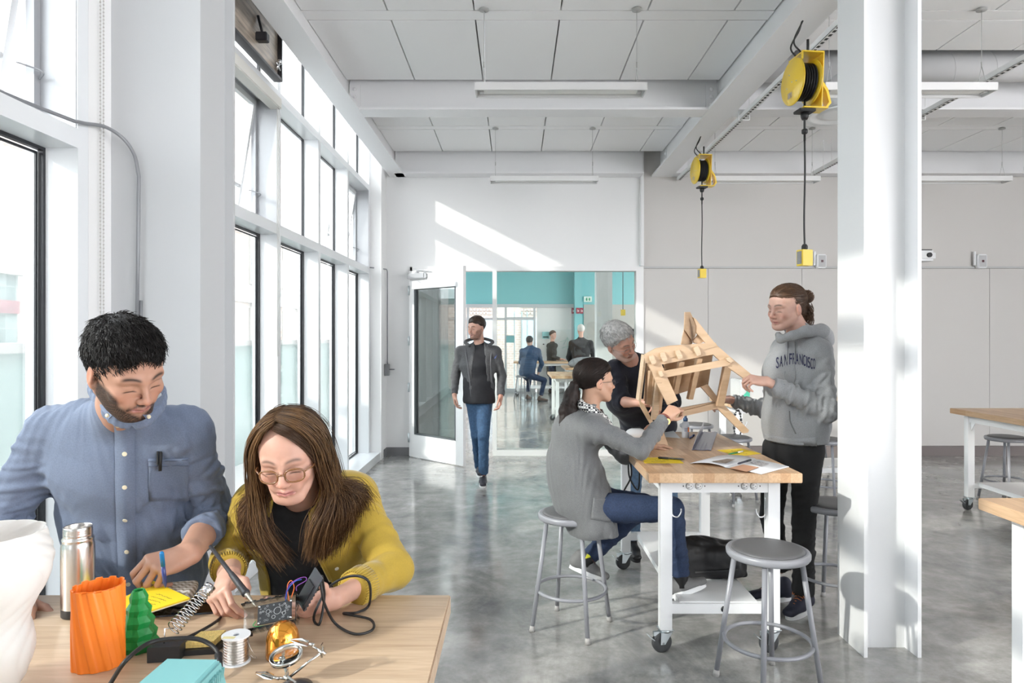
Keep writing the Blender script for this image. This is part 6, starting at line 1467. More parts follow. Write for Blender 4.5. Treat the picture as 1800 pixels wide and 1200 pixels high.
for x, y in ((312,466),(402,444),(526,424),(676,396)): board('tenon', [(x-30,y-26),(x+2,y-36),(x+28,y+18),(x+24,y+36),(x-6,y+44),(x-26,y+2)], DN-.02, .022, PLE)
# back legs and back panels
board('back_leg', [(640,128),(660,140),(822,345),(740,335),(665,250),(668,200)], DN+.004)
board('back_leg', [(640,320),(700,240),(725,325),(690,345),(650,335)], DN+.03)
board('back_panel', [(572,85),(615,83),(668,190),(662,262),(640,322),(628,316),(568,222)], DN+.02, .016, PLY, dz=lambda x, y: -.10*(600-x)/60)
board('back_panel', [(566,224),(636,330),(628,345),(542,348)], DN+.05, .016, PLY, dz=lambda x, y: -.10*(600-x)/60)
# ---------------------------------------------------------------- things on the worktable
ZT = .9005
def on(px, py, z=ZT): d = (1.55-z)*1200/(py-592); return Vector(((px-906)*d/1200, d, z))
def sheet(name, lb, cat, quad, m, grp=None, z=ZT, th=.0006, n=1):
    P_ = [on(x, y, z) for x, y in quad]; c = sum(P_, Vector())/4; c.z = z
    o = MB().prism([tuple(p) for p in P_], (0,0,th)).build(name, m, None, c); tag(o, lb, cat, grp); return o
YN = mat('yellow_paper', (.85,.62,.02), .6)
INK = mat('ink_dark', (.03,.03,.05), .6)
def scribble(parent, quad, seed, n=3):
    r = random.Random(seed); q = MB(); a, b, c_, d = [on(x, y, ZT+.0008) for x, y in quad]
    for k in range(n):
        v = .25+.22*k; u0 = r.uniform(.15,.4); pts = []
        for i in range(14): u = u0+i*.028; p = a.lerp(b, u).lerp(d.lerp(c_, u), v+r.uniform(-.06,.06)); pts.append(p-Vector(parent.location))
        q.tube(bez(pts, 3), .0005, 4)
    q.build('handwriting', INK, parent)
qd = [(1128,804),(1190,804),(1202,814),(1133,814)]; o = sheet('sticky_note', 'yellow paper note with a thick black pen on it, left side of the worktable', 'note', qd, YN, 'yellow notes'); scribble(o, qd, 1)
qd = [(1260,791),(1303,788),(1338,797),(1298,802)]; o = sheet('sticky_note', 'yellow paper note with a pale pen on it, right side of the worktable', 'note', qd, YN, 'yellow notes'); scribble(o, qd, 2)
pen('marker_pen', on(1204,807,ZT+.006), on(1157,804,ZT+.006), .0052, mat('marker_grey', (.12,.12,.12), .4), BLK, 'thick black marker lying on the left yellow note')
pen('pen', on(1280,798,ZT+.005), on(1306,793,ZT+.005), .004, mat('pen_green', (.05,.35,.15), .4), mat('pen_white', (.75,.75,.72), .3), 'slim white and green pen lying on the right yellow note')
# open magazine: pages are curved sheets
MG = mat('magazine_paper', (.74,.75,.77), .45)
t = thing('magazine', 'open magazine with pictures near the front edge of the worktable', 'magazine', on(1290,815))
def page(name, c0, c1, c2, c3, hump, m, rev=False, z0=.001):
    """c0-c1 spine edge, c3-c2 outer edge"""
    q = MB(); n = 12; vs = []
    for i in range(n+1):
        for j in (0, 1):
            a, b = (on(*c0), on(*c3)) if j == 0 else (on(*c1), on(*c2)); p = a.lerp(b, i/n); u = i/n; p.z += z0+hump*math.sin(math.pi*min(1, u*1.0))**.8*(1-u*.35); vs.append(p-Vector(t.location))
    fs = [(2*i, 2*i+1, 2*i+3, 2*i+2) for i in range(n)]; k = len(vs); vs += [v-Vector((0,0,.003 if z0 > .003 else .0008)) for v in vs]
    fs += [(2*i+2+k, 2*i+3+k, 2*i+1+k, 2*i+k) for i in range(n)]+[(2*i+2, 2*i+2+k, 2*i+k, 2*i) for i in range(n)]+[(2*i+1, 2*i+1+k, 2*i+3+k, 2*i+3) for i in range(n)]+[(0,k,k+1,1),(2*n+1,2*n+1+k,2*n+k,2*n)]
    return q.add(vs, fs, True).build(name, m, t)
page('left_page', (1275,822), (1330,808), (1262,802), (1213,815), .016, MG, z0=.004)
page('right_page', (1275,822), (1330,808), (1387,821), (1338,834), .003, MG, z0=.004)
def printed(name, quad, z, m):
    P_ = [on(x, y, ZT+z)-Vector(t.location) for x, y in quad]; P_ = [p for p in P_]; return MB().prism([tuple(p) for p in P_], (0,0,.0004)).build(name, m, t)
printed('picture', [(1282,822),(1306,816),(1334,821),(1312,829)], .0085, mat('picture_orange', (.62,.33,.20), .5))
printed('picture', [(1318,812),(1334,810),(1352,815),(1338,820)], .0085, mat('picture_sketch', (.55,.53,.54), .5, noise=.8, nscale=150))
printed('picture', [(1250,811),(1278,806),(1292,807),(1276,814)], .0215, mat('picture_brown', (.30,.24,.19), .5, noise=.5, nscale=60))
pen('marker_pen', on(1296,815,ZT+.020), on(1320,808,ZT+.018), .005, INK, BLK, 'black pen lying on the open magazine')
# dark curved plastic channel with a clear flap
t = thing('plastic_channel', 'length of grey plastic channel with one raised clear flange on the worktable', 'plastic channel', on(1240,783))
a0, a1 = on(1216,791)-Vector(t.location), on(1250,792)-Vector(t.location); b0, b1 = on(1234,760)-Vector(t.location), on(1261,760)-Vector(t.location)
prof = [(0,.0),(.15,.004),(.4,.0),(.6,.0),(.85,.004),(1,.0)]; q = MB()
def extr(q, prof, th):
    A = [a0.lerp(a1, u)+Vector((0,0,z)) for u, z in prof]; B = [b0.lerp(b1, u)+Vector((0,0,z)) for u, z in prof]; n = len(A)
    vs = A+B+[p+Vector((0,0,th)) for p in A+B]; fs = []
    for i in range(n-1): fs += [(i,i+1,n+i+1,n+i), (2*n+i,3*n+i,3*n+i+1,2*n+i+1), (i,2*n+i,2*n+i+1,i+1), (n+i,n+i+1,3*n+i+1,3*n+i)]
    fs += [(0,n,3*n,2*n),(n-1,3*n-1,4*n-1,2*n-1)]; q.add([tuple(v) for v in vs], fs)
extr(q, prof, .003); q.build('channel_base', mat('slate_plastic', (.13,.13,.20), .25), t)
q = MB(); q.prism([tuple(a0), tuple(b0), tuple(b0+Vector((.012,0,.075))), tuple(a0+Vector((.035,.02,.085)))], (.0025,0,0)); q.build('raised_flange', mat('clear_plastic', (.55,.55,.60), .15, alpha=.6), t)
q = MB(); q.prism([tuple(a0+Vector((.002,0,.003))), tuple(b0+Vector((.002,0,.003))), tuple(b0+Vector((.006,0,.05))), tuple(a0+Vector((.012,.0,.035)))], (.002,0,0)); q.build('inner_rib', mat('slate_plastic'), t)
# spray bottle
t = thing('spray_bottle', 'small white glue bottle with a dark blue cap at the back of the worktable', 'bottle', on(1205,769))
MB().lathe([(.0,0),(.021,0),(.023,.004),(.023,.085),(.020,.098),(.013,.104),(.013,.108)], seg=28).build('bottle_body', mat('frosted_plastic', (.62,.66,.72), .3), t)
MB().lathe([(.0145,.106),(.0145,.125),(.008,.130),(.007,.150),(.004,.153),(0,.153)], seg=24).build('cap', mat('cap_blue', (.03,.07,.16), .35), t)
q = MB(); 
for k, z in enumerate((.045,.053,.061)): q.box(-.014, .004+.003*k, -.0242, -.0232, z, z+.0025)
q.build('label_print', mat('label_blue', (.05,.10,.30), .5), t); MB().box(.009,.018,-.0232,-.0215,.04,.07).build('label_mark', mat('label_orange', (.7,.2,.05), .5), t)
pen('blue_pen_cap', on(1212,770,ZT+.006), on(1220,764,ZT+.006), .0055, mat('cap_blue2', (.02,.05,.25), .35), mat('cap_blue2'), 'short blue pen cap lying beside the glue bottle')  # loose pen cap, drawn with the pen builder
o = sheet('paper_sheet', 'folded white paper lying behind the standing chair leg', 'paper', [(1166,760),(1184,757),(1196,770),(1170,768)], MG)
t = thing('bicycle_helmet', 'white rounded helmet like object beside the dark sweater on the table', 'helmet', on(1118,772)); MB().sphere((0,0,.035), .062, 20, (1.1,.9,.62)).build('shell', WHITE, t)
q = MB()
for k in (-.02,.0,.02): q.box(-.03,.03,k-.003,k+.003,.074,.0765)
q.build('vent', BLK, t)
t = thing('power_cord', 'black cord hanging in a loop from the left edge of the worktable', 'cord', (.66,4.2,0))
P_ = [W(1130,776,4.3), W(1108,800,4.05), W(1105,830,4.0), W(1112,850,4.0), W(1122,860,4.0), W(1124,830,4.0), W(1122,805,4.05)]; P2 = [W(1107,805,4.0), W(1110,835,4.0), W(1098,860,3.98), W(1092,872,3.95)]
MB().tube([p-Vector(t.location) for p in bez(P_, 6)], .005, 6).tube([p-Vector(t.location) for p in bez(P2, 6)], .005, 6).build('cable', BLK, t)
# black backpack under the worktable
t = thing('backpack', 'black backpack slumped on the lower shelf of the worktable', 'backpack', (1.04,3.72,.248))
F = Field(); F.box(frame((1.075,3.74,.335), (.15,1,.05), (-.10,0,1)), (.165,.095,.085), .05, .03); F.ell((.92,3.76,.35), (.075,.09,.085), None, .04); F.ell((1.03,3.78,.41), (.11,.07,.035), None, .03); F.cap((1.20,3.70,.30), (1.24,3.70,.262), .03, .02, .02)
F.plane((0,0,.249), (0,0,-1))
bag = mesh_obj('bag_body', [field_mesh(F, .007, fold_disp([], 5, base=.006, f=14, cr=[((.92,3.68,.38), .08), ((1.03,3.70,.42), .1), ((1.18,3.68,.36), .06)], cra=.008, crn=10, crw=(.010,.02), crl=(.08,.2)))], mat('black_nylon', (.012,.012,.014), .55, bump=.1, bscale=300), t)
bb = bvh_of(bag); q = MB()
for pth in ([(1196,955),(1204,970),(1200,995),(1192,1010)], [(1222,1005),(1260,1003),(1298,1000)]):
    pts = [hit(bb, *p) for p in pth]; pts = [h+n_*.004 for h, n_ in pts if h is not None]
    if len(pts) > 1: q.tube(bez(pts, 5), .006, 6)
if q.v: o = q.build('strap', mat('strap_black', (.02,.02,.022), .6), t); fix_parent(o, t)
h, nn = hit(bb, 1266, 1022)
if h is not None: o = MB().obox(Matrix.Translation(h+nn*.003), .012, .002, .004).build('logo_tag', mat('tag_grey', (.5,.5,.5), .4), t); fix_parent(o, t)
# far things
t = thing('storage_bin', 'clear plastic bin with a green item on the table behind the chair', 'bin', (2.25,7.0,.9))
MB().box(0,.42,-.15,.15,0,.22,.01).build('bin_body', mat('milky_plastic', (.72,.74,.74), .4, alpha=.6), t); MB().prism([(.02,-.152,.05),(.10,-.152,.05),(.10,-.152,.10),(.06,-.152,.18),(.03,-.152,.20),(.07,-.152,.10)], (0,-.003,0)).build('green_mark', mat('mark_green', (.05,.45,.30), .5), t)
t = thing('bicycle_chain', 'black metal chain hanging on the end of the back worktable', 'chain', W(1293,728,6.6)); q = MB()
for k in range(26): a = k/25*2*math.pi; q.tube([(.035*math.cos(a+.1*i)+.02, 0, -.10+.14*math.sin(a+.1*i)) for i in range(3)], .012 if k % 2 else .007, 6)
q.build('links', mat('black_metal'), t)
t = thing('grey_bag', 'grey bag lying on the middle worktable of the far room', 'bag', W(1025,648,14.6)); t.location.z = .9
F = Field(); c = Vector(t.location); F.ell(c+Vector((.1,0,.08)), (.42,.25,.14), None, .02); F.plane(c, (0,0,-1)); o = mesh_obj('bag_body', [field_mesh(F, .016, fold_disp([], 2, base=.012, f=9))], mat('grey_cloth', (.17,.18,.20), .8, noise=.4, nscale=8), t)
# whiteboard, dispensers, exit and fire boxes beyond the glass
def flat(name, lb, cat, px0, px1, py0, py1, d, m, th=.03, group=None):
    a, b = W(px0, py1, d), W(px1, py0, d); t = thing(name, lb, cat, (a.x, d, a.z), 0, group); MB().box(0, b.x-a.x, -th, 0, 0, b.z-a.z, .003).build('panel', m, t); return t, b.x-a.x, b.z-a.z
t, w1, h1 = flat('whiteboard', 'whiteboard with a faint green sketch on the far room wall', 'whiteboard', 975, 1007, 579, 640, 19.015, mat('board_white', (.74,.77,.77), .25))
MB().box(0,w1-.03,-.05,-.0,-.04,0).build('pen_tray', ZINC, t); q = MB()
for pts in ([(.25,.55),(.35,.75),(.45,.55)], [(.2,.45),(.35,.50),(.5,.42)], [(.15,.62),(.3,.68)], [(.35,.75),(.36,.4)]): q.tube([(x, -.034, z) for x, z in pts], .006, 4)
q.build('sketch', mat('sketch_green', (.35,.62,.58), .6), t)
t, w1, h1 = flat('dispenser', 'teal wall dispenser between the seated man and the woman in the far room', 'dispenser', 953, 965, 583, 595, 19.015, mat('teal_plastic', (.30,.58,.60), .4), .10); MB().box(.02,w1-.02,-.105,-.1,.03,.06).build('slot', DARK, t)
t, w1, h1 = flat('thermostat', 'small white wall switch plate left of the standing woman', 'switch', 951, 959, 602, 607, 19.015, WHITE, .02); MB().box(.05,.09,-.024,-.02,.02,.05).build('button', DARK, t)
t, w1, h1 = flat('teal_panel', 'small square teal panel hung on the far window posts', 'panel', 890, 904, 589, 602, 18.945, mat('teal_card', (.16,.40,.42), .5), .01); MB().box(0,w1,-.012,-.01,h1-.02,h1).build('top_rail', ZINC, t)
def sign_text(t, body, size, x, y, z, m, ry=0):
    cu = bpy.data.curves.new('sign', 'FONT'); cu.body = body; cu.size = size; cu.extrude = .001; ob = bpy.data.objects.new('sign', cu); COL.objects.link(ob); me = bpy.data.meshes.new_from_object(ob.evaluated_get(bpy.context.evaluated_depsgraph_get())); bpy.data.objects.remove(ob)
    for v in me.vertices: v.co = Vector((x+v.co.x, y-v.co.z, z+v.co.y))
    o = bpy.data.objects.new('lettering', me); me.materials.append(m); COL.objects.link(o); o.parent = t
for k, px0 in enumerate((1004.5, 1013, 1019.5)):
    t, w1, h1 = flat('fire_sign', ('single dark red sign left of the white haired man', 'first of the paired dark red signs above the white haired man', 'second of the paired dark red signs above the white haired man')[k], 'sign', px0, px0+5.6, 541, 551, (18.945, 18.645, 18.645)[k], mat('sign_red', (.32,.02,.05), .5), .04, 'dark red wall signs'); q = MB().box(w1*.3,w1*.4,-.045,-.04,h1*.25,h1*.7).box(w1*.55,w1*.75,-.045,-.04,h1*.3,h1*.6); q.build('pictogram', WHITE, t)
t, w1, h1 = flat('exit_sign', 'double green running figure exit sign on the teal wall', 'sign', 1026, 1040, 521, 530.5, 18.998, mat('sign_white', (.72,.78,.72), .4), .05)
for xx in (.06, .14): MB().box(xx,xx+.035,-.055,-.05,.03,.11).box(xx-.012,xx+.04,-.055,-.05,.06,.075).build('pictogram', mat('sign_green', (.02,.35,.15), .5), t)
t = thing('outlet_box', 'small yellow outlet box hanging on a cord beyond the glass', 'outlet box', W(1095,549,10.9), group='yellow outlet boxes')
MB().box(-.035,.035,-.03,.03,-.05,.045,.003).build('housing', mat('box_yellow'), t); MB().tube([(0,0,.045),(0,0,1.62)], .006, 6).build('cord', BLK, t)
t, w1, h1 = flat('wall_speaker', 'black box on the wall beyond the glass, next to the grey haired head', 'speaker', 1106, 1112, 578, 600, 11.5, BLK, .15); MB().box(.01,w1-.01,-.155,-.15,.02,h1-.02).build('grille', DARK, t)
# ---------------------------------------------------------------- things on the pale table
def base(px, d, z=.9005): return Vector(((px-906)*d/1200, d, z))
# white rippled vase
VW = bpy.data.materials.new('white_translucent'); VW.use_nodes = True; nt = VW.node_tree; b = nt.nodes['Principled BSDF']; b.inputs['Base Color'].default_value = (.86,.85,.84,1); b.inputs['Roughness'].default_value = .35
tr = nt.nodes.new('ShaderNodeBsdfTranslucent'); tr.inputs[0].default_value = (.9,.88,.86,1); mx = nt.nodes.new('ShaderNodeMixShader'); mx.inputs[0].default_value = .45
nt.links.new(b.outputs[0], mx.inputs[1]); nt.links.new(tr.outputs[0], mx.inputs[2]); nt.links.new(mx.outputs[0], nt.nodes['Material Output'].inputs[0])
t = thing('rippled_vase', 'large white translucent vase with wavy swirling ribs at the left edge', 'vase', base(-22, 1.22))
prof = [(.030,0),(.048,.012),(.068,.045),(.080,.085),(.078,.115),(.072,.140),(.080,.165),(.098,.195),(.110,.225),(.113,.252),(.108,.272),(.102,.288),(.100,.300)]
pp = bez([(r*.87, 0, z) for r, z in prof], 6); prof2 = [(p.x, p.z) for p in pp]
def rf(r, z, a):
    w = a+1.1*math.sin(z*22)+2.0*z; return r*(1+.045*abs(math.sin(w*6))**.7-.02)
q = MB(); q.lathe(prof2, seg=120, rf=rf, capt=False); q.lathe([(r-.003, z) for r, z in prof2][::-1], seg=120, rf=rf, capb=False, capt=False); n = 120
a_, b_ = (len(prof2)-1)*n, len(prof2)*n; 
for k in range(n): q.f.append((a_+k, a_+(k+1) % n, b_+(k+1) % n, b_+k)); q.mi.append(0); q.sm.append(True)
q.build('vase_body', VW, t)
# thermos
BS_ = mat('brushed_steel', (.68,.66,.64), .24, metal=1, bump=.02, bscale=400)
t = thing('steel_bottle', 'open brushed stainless steel bottle standing behind the orange vase', 'bottle', base(137, 1.60))
MB().lathe([(0,0),(.033,0),(.0345,.002),(.0345,.020)], seg=48, capt=False).build('base_ring', mat('base_black', (.02,.02,.022), .4), t)
MB().lathe([(.0345,.020),(.0350,.024),(.0350,.160),(.0340,.168),(.0325,.173),(.0335,.176),(.0335,.179),(.0310,.182),(.0300,.186),(.0310,.188),(.0300,.190),(.0310,.193),(.0300,.196),(.0308,.199),(.0298,.203),(.0300,.206),(.0290,.207),(.0285,.205),(.0280,.16),(.0280,.04),(0,.04)], seg=48, capb=False, capt=False).build('bottle_body', BS_, t)
# orange spiral vase
ORG = mat('orange_print', (.90,.22,.02), .42, spec=.5)
t = thing('spiral_vase', 'orange printed vase with twisted vertical ridges', 'vase', base(173, 1.352), math.radians(20))
q = MB(); N = 264; H = .158; rings = 40
def orad(a, z, ins=0):
    k = a*11+z/H*9.0*.9; rid = .0011*math.tanh(math.sin(k)*2.5); return (.0465+rid-ins, .0365+rid-ins)
vs = []
for ins, zs in ((0, range(rings+1)), (.0035, range(rings, 0, -1))):
    for i in zs:
        z = H*i/rings
        for k in range(N):
            a = 2*math.pi*k/N; rx, ry = orad(a, z, ins); x_, y_ = rx*math.cos(a), ry*math.sin(a); vs.append((x_, y_, z+(.0 if i < rings else .004*math.sin(a*1+.5)+.0014*(1 if math.sin(a*11+8.1) > 0 else -1)) if ins == 0 or i == rings else z+.003))
nr = len(vs)//N; q.add(vs, [(i*N+k, i*N+(k+1) % N, (i+1)*N+(k+1) % N, (i+1)*N+k) for i in range(nr-1) for k in range(N)]+[tuple(range(N-1, -1, -1)), tuple((nr-1)*N+k for k in range(N))], False)
q.build('vase_body', ORG, t)
# green faceted tower
GRN = mat('green_print', (.010,.24,.05), .42, spec=.5)
t = thing('faceted_tower', 'green printed faceted tree shaped object beside the orange vase', 'ornament', base(244, 1.425))
q = MB(); zs = [0,.012,.024,.036,.048,.060,.072,.084,.096,.108,.120,.122]; rs = [.036,.040,.033,.036,.028,.031,.023,.025,.017,.018,.0125,.0120]; N = 16; vs = []
for i, (z, r) in enumerate(zip(zs, rs)):
    for k in range(N): a = 2*math.pi*k/N+.12*(i % 2); rr_ = r*(1.0 if k % 2 else .86); vs.append((rr_*math.cos(a), rr_*math.sin(a), z))
for k in range(N): a = 2*math.pi*k/N; rr_ = .0085; vs.append((rr_*math.cos(a), rr_*math.sin(a), .121))
for k in range(N): a = 2*math.pi*k/N; vs.append((.0085*math.cos(a), .0085*math.sin(a), .105))
nr = len(vs)//N; fs = []
for i in range(nr-1):
    for k in range(N): a, b_, c, d = i*N+k, i*N+(k+1) % N, (i+1)*N+(k+1) % N, (i+1)*N+k; fs += [(a,b_,c),(a,c,d)] if (k+i) % 2 else [(a,b_,d),(b_,c,d)]
q.add(vs, fs+[tuple(range(N-1,-1,-1)), tuple((nr-1)*N+k for k in range(N))]); q.build('tower_body', GRN, t)
# notebook, zigzag pouch, dark folder
def slab(name, lb, cat, pts, z0, z1, m, bow=0):
    c = sum(pts, Vector())/len(pts); c.z = z0; t = thing(name, lb, cat, c)
    return t, [p-c for p in pts]
def onz(px, py, z): d = (1.55-z)*1200/(py-592); return Vector(((px-906)*d/1200, d, z))
Q = [onz(258,1086,.9005), onz(380,1078,.9005), onz(352,1050,.9005), onz(230,1058,.9005)]
t, P_ = slab('folder', 'dark clear fronted folder at the bottom of the stack under the man writing', 'folder', Q, .9005, .905, None)
MB().prism([tuple(p) for p in P_], (0,0,.005)).build('folder_body', mat('folder_dark', (.02,.025,.04), .15, noise=.9, nscale=30, col2=(.10,.12,.16)), t); MB().prism([tuple(p*1.05+Vector((0,0,.0052))) for p in P_], (0,0,.0012)).build('clear_cover', mixglass('clear_film', (.9,.92,.95), 1.0), t)
ZIG = bpy.data.materials.new('zigzag_cloth'); ZIG.use_nodes = True; nt = ZIG.node_tree; b = nt.nodes['Principled BSDF']; tc = nt.nodes.new('ShaderNodeTexCoord'); sp = nt.nodes.new('ShaderNodeSeparateXYZ'); nt.links.new(tc.outputs['Object'], sp.inputs[0])
def mth(op, a, b2=None):
    n = nt.nodes.new('ShaderNodeMath'); n.operation = op
    for i, v in enumerate((a, b2)):
        if v is None: continue
        if isinstance(v, (int, float)): n.inputs[i].default_value = v
        else: nt.links.new(v, n.inputs[i])
    return n.outputs[0]
pg = mth('PINGPONG', mth('ADD', sp.outputs[0], 5), .009); st = mth('FRACT', mth('MULTIPLY', mth('ADD', sp.outputs[1], mth('ADD', pg, mth('MULTIPLY', sp.outputs[2], 1))), 62)); gt = mth('GREATER_THAN', st, .5)
mx = nt.nodes.new('ShaderNodeMixRGB'); nt.links.new(gt, mx.inputs[0]); mx.inputs[1].default_value = (.68,.66,.62,1); mx.inputs[2].default_value = (.33,.30,.24,1); nt.links.new(mx.outputs[0], b.inputs['Base Color']); b.inputs['Roughness'].default_value = .9
Q = [onz(240,1062,.9075), onz(330,1070,.9075), onz(352,1034,.9075), onz(262,1034,.9075)]
t, P_ = slab('zigzag_pouch', 'grey and cream zigzag cloth pouch between the yellow notebook and the folder', 'pouch', Q, .9075, .92, None)
F = Field(); ce = Vector(t.location); Mx = frame(ce+Vector((0,0,.013)), (P_[2]-P_[1]).normalized(), (0,0,1)); F.box(Mx, (.062,.042,.0125), .009, .01)
o = mesh_obj('pouch_body', [field_mesh(F, .003, lambda P: snoise(P, 50, 3)*.0012)], ZIG, t); MB().prism([tuple(p*.92+Vector((0,0,.0)))for p in P_], (0,0,.003)).build('zip_edge', BLK, t)
NB = mat('notebook_yellow', (.90,.66,.02), .55)
nbz = .936
Q = [onz(190,1070,nbz), onz(258,1077,nbz), onz(334,1053,nbz), onz(268,1022,nbz)]
t, P_ = slab('notebook', 'bright yellow paper notebook the man in blue is writing on', 'notebook', Q, nbz-.004, nbz, None)
MB().prism([tuple(p) for p in P_], (0,0,.0035)).build('cover', NB, t); MB().prism([tuple(p*.985-Vector((0,0,.003))) for p in P_], (0,0,.003)).build('pages', mat('page_cream', (.8,.74,.55), .7), t)
q = MB(); r = random.Random(5); a, b_, c_, d_ = P_
for k in range(4):
    pts = []
    for i in range(22): u = .45+i*.018; v = .35+.12*k; p = a.lerp(b_, u).lerp(d_.lerp(c_, u), v+r.uniform(-.02,.02)); pts.append(p+Vector((0,0,.0038)))
    q.tube(pts, .0003, 3)
q.build('handwriting', INK, t)
BLUEP = mat('pen_blue', (.0,.16,.42), .35)
t = pen('pen', W(291,1033,1.652), W(284,970,1.622), .0048, mat('pen_barrel', (.03,.05,.22), .3), BLUEP, 'blue rollerball pen in the writing hand of the man in blue'); t['category'] = 'pen'
# soldering iron stand
t = thing('iron_stand', 'black soldering iron stand with a coiled spring holder and yellow sponge', 'stand', base(335, 1.42), math.radians(8))
q = MB(); q.prism([(-.058,-.030,0),(.055,-.030,0),(.075,.040,0),(-.030,.040,0)], (0,0,.011)); q.prism([(-.066,-.052,0),(-.005,-.052,0),(-.002,-.012,0),(-.060,-.012,0)], (0,0,.030)); q.build('stand_base', mat('stand_black', (.02,.02,.022), .45), t)
q = MB().prism([(-.004,-.022,.012),(.052,-.022,.012),(.062,.030,.012),(.012,.030,.012)], (0,0,.012)); q.build('sponge', mat('sponge', (.88,.64,.22), .9, noise=.2, nscale=150, bump=.8, bscale=260), t)
A_, B_ = Vector((-.030,-.018,.050)), Vector((.022,.062,.108)); u = (B_-A_).normalized(); s1 = u.orthogonal().normalized(); s2 = u.cross(s1); pts = []
for i in range(240):
    f = i/239; a = f*2*math.pi*13; r_ = .0150-.0035*f if f > .06 else .0145; g = f if f < .75 else .75+(f-.75)*.9; pts.append(A_.lerp(B_, g)+(s1*math.cos(a)+s2*math.sin(a))*r_)
MB().tube(pts, .0012, 6).build('spring', STEEL, t); MB().tube([A_.lerp(B_, .80), A_.lerp(B_, 1.0)], [.0095,.0125], 24).build('spring_sleeve', STEEL, t)
MB().tube([(-.040,-.034,.03), (-.040,-.030,.058), A_+u*.004], .0016, 6).build('support_rod', STEEL, t)
# aqua station
AQ = mat('aqua_plastic', (.19,.44,.45), .38)
t = thing('soldering_station', 'pale aqua soldering station box at the bottom edge of the picture', 'soldering station', base(322, 1.14), math.radians(-2))
q = MB(); x0, x1, y0, y1, h_ = -.062, .062, -.085, .055, .098
q.add([(x0,y0,0),(x1,y0,0),(x1,y1,0),(x0,y1,0),(x0+.012,y0+.012,h_),(x1-.012,y0+.012,h_),(x1-.013,y1-.02,h_),(x0+.013,y1-.02,h_)], [(3,2,1,0),(4,5,6,7),(0,1,5,4),(1,2,6,5),(2,3,7,6),(3,0,4,7)])
bm = bmesh.new(); vv = [bm.verts.new(v) for v in q.v]; [bm.faces.new([vv[i] for i in f]) for f in q.f]; bmesh.ops.bevel(bm, geom=bm.edges[:], offset=.006, segments=3, affect='EDGES'); bm.verts.index_update(); q = MB().add([v.co.copy() for v in bm.verts], [tuple(v.index for v in f.verts) for f in bm.faces]); bm.free(); q.build('case', AQ, t)
q = MB()
for k in range(7): q.obox(Matrix.Translation((x1-.0105+.0006*k, y1-.024-.009*k, h_-.024)) @ Matrix.Rotation(.12, 4, 'Y'), .0028, .0018, .010)
q.build('vent_rib', mat('aqua_shade', (.18,.42,.43), .4), t)
# cables
def wire(name, lb, pts, r, m=BLK, part='cable', n=10):
    c = Vector(pts[0]); t = thing(name, lb, 'cable', c); MB().tube([Vector(p)-c for p in bez(pts, n)], r, 8).build(part, m, t); return t
wire('station_cable', 'black cable arching over the aqua soldering station to the stand', [onz(176,1232,.905), onz(196,1198,.93), W(222,1160,1.22), W(262,1130,1.28), W(310,1122,1.30), W(352,1124,1.31), W(380,1142,1.30), W(385,1170,1.27), W(380,1200,1.24)], .0042)
t = bpy.data.objects.get('station_cable'); MB().tube([W(384,1150,1.296)-Vector(t.location), W(386,1178,1.262)-Vector(t.location)], [.0075,.006], 10).build('strain_relief', BLK, t)
wire('iron_cable', 'thin black cable running behind the stand to the soldering iron', [W(398,1075,1.66), onz(380,1092,.906), onz(350,1110,.905), onz(318,1124,.905), onz(290,1128,.905), onz(272,1150,.905)], .0035)
wire('project_cable', 'black looping cable beside the circuit box', [W(566,1012,1.52), W(570,1050,1.55), onz(562,1095,.906), onz(552,1090,.906), W(556,1070,1.54), W(580,1030,1.57), W(618,1012,1.56), W(648,1022,1.54), onz(649,1062,.91), onz(628,1076,.906), onz(604,1078,.906), onz(650,1088,.906), onz(655,1106,.906), onz(624,1114,.906), onz(590,1096,.906), W(572,1065,1.50), W(566,1040,1.49), W(563,1010,1.50)], .0030)
# circuit box in her hand
Mb = frame(W(477,1078,1.47), (1,.12,.16), (.10,-.75,.70)); t = thing('circuit_box', 'small clear acrylic box holding a black circuit board, held in her hand', 'circuit box', Mb.translation)
def bx(q, x0, x1, y0, y1, z0, z1, bev=0): old = q.xf; q.xf = Matrix.Translation(-Vector(t.location)) @ Mb; q.box(x0, x1, y0, y1, z0, z1, bev); q.xf = old; return q
# local y runs along the box, x across it, z out of its face
CLR = mixglass('clear_acrylic', (.93,.95,.95), 1.4); PCB = mat('circuit_black', (.025,.027,.030), .3); CYC = mat('circuit_silver', (.55,.57,.58), .35, metal=.5)
q = MB(); bx(q,-.030,.030,-.062,.056,-.016,-.0135); bx(q,-.030,-.0275,-.062,.056,-.0135,.012); bx(q,.0275,.030,-.062,.056,-.0135,.012); bx(q,-.0275,.0275,.054,.056,-.0135,.012)
for k in range(7): bx(q,-.033,-.030,-.055+.016*k,-.047+.016*k,-.010,.010); bx(q,.030,.033,-.055+.016*k,-.047+.016*k,-.010,.010)
q.build('acrylic_case', CLR, t)
q = MB(); bx(q,-.021,.021,-.028,.044,.001,.004,.0008); q.build('circuit_board', PCB, t)
q = MB(); r = random.Random(2); Mw = Matrix.Translation(-Vector(t.location)) @ Mb
for (x, y, rr_) in ((-.002,.014,.0075),(-.004,-.006,.0042),(.010,.006,.0036),(.006,.028,.0036)):
    q.tube([Mw @ Vector((x+rr_*math.cos(a*.3927), y+rr_*math.sin(a*.3927), .0046)) for a in range(16)], .0006, 4, closed=True)
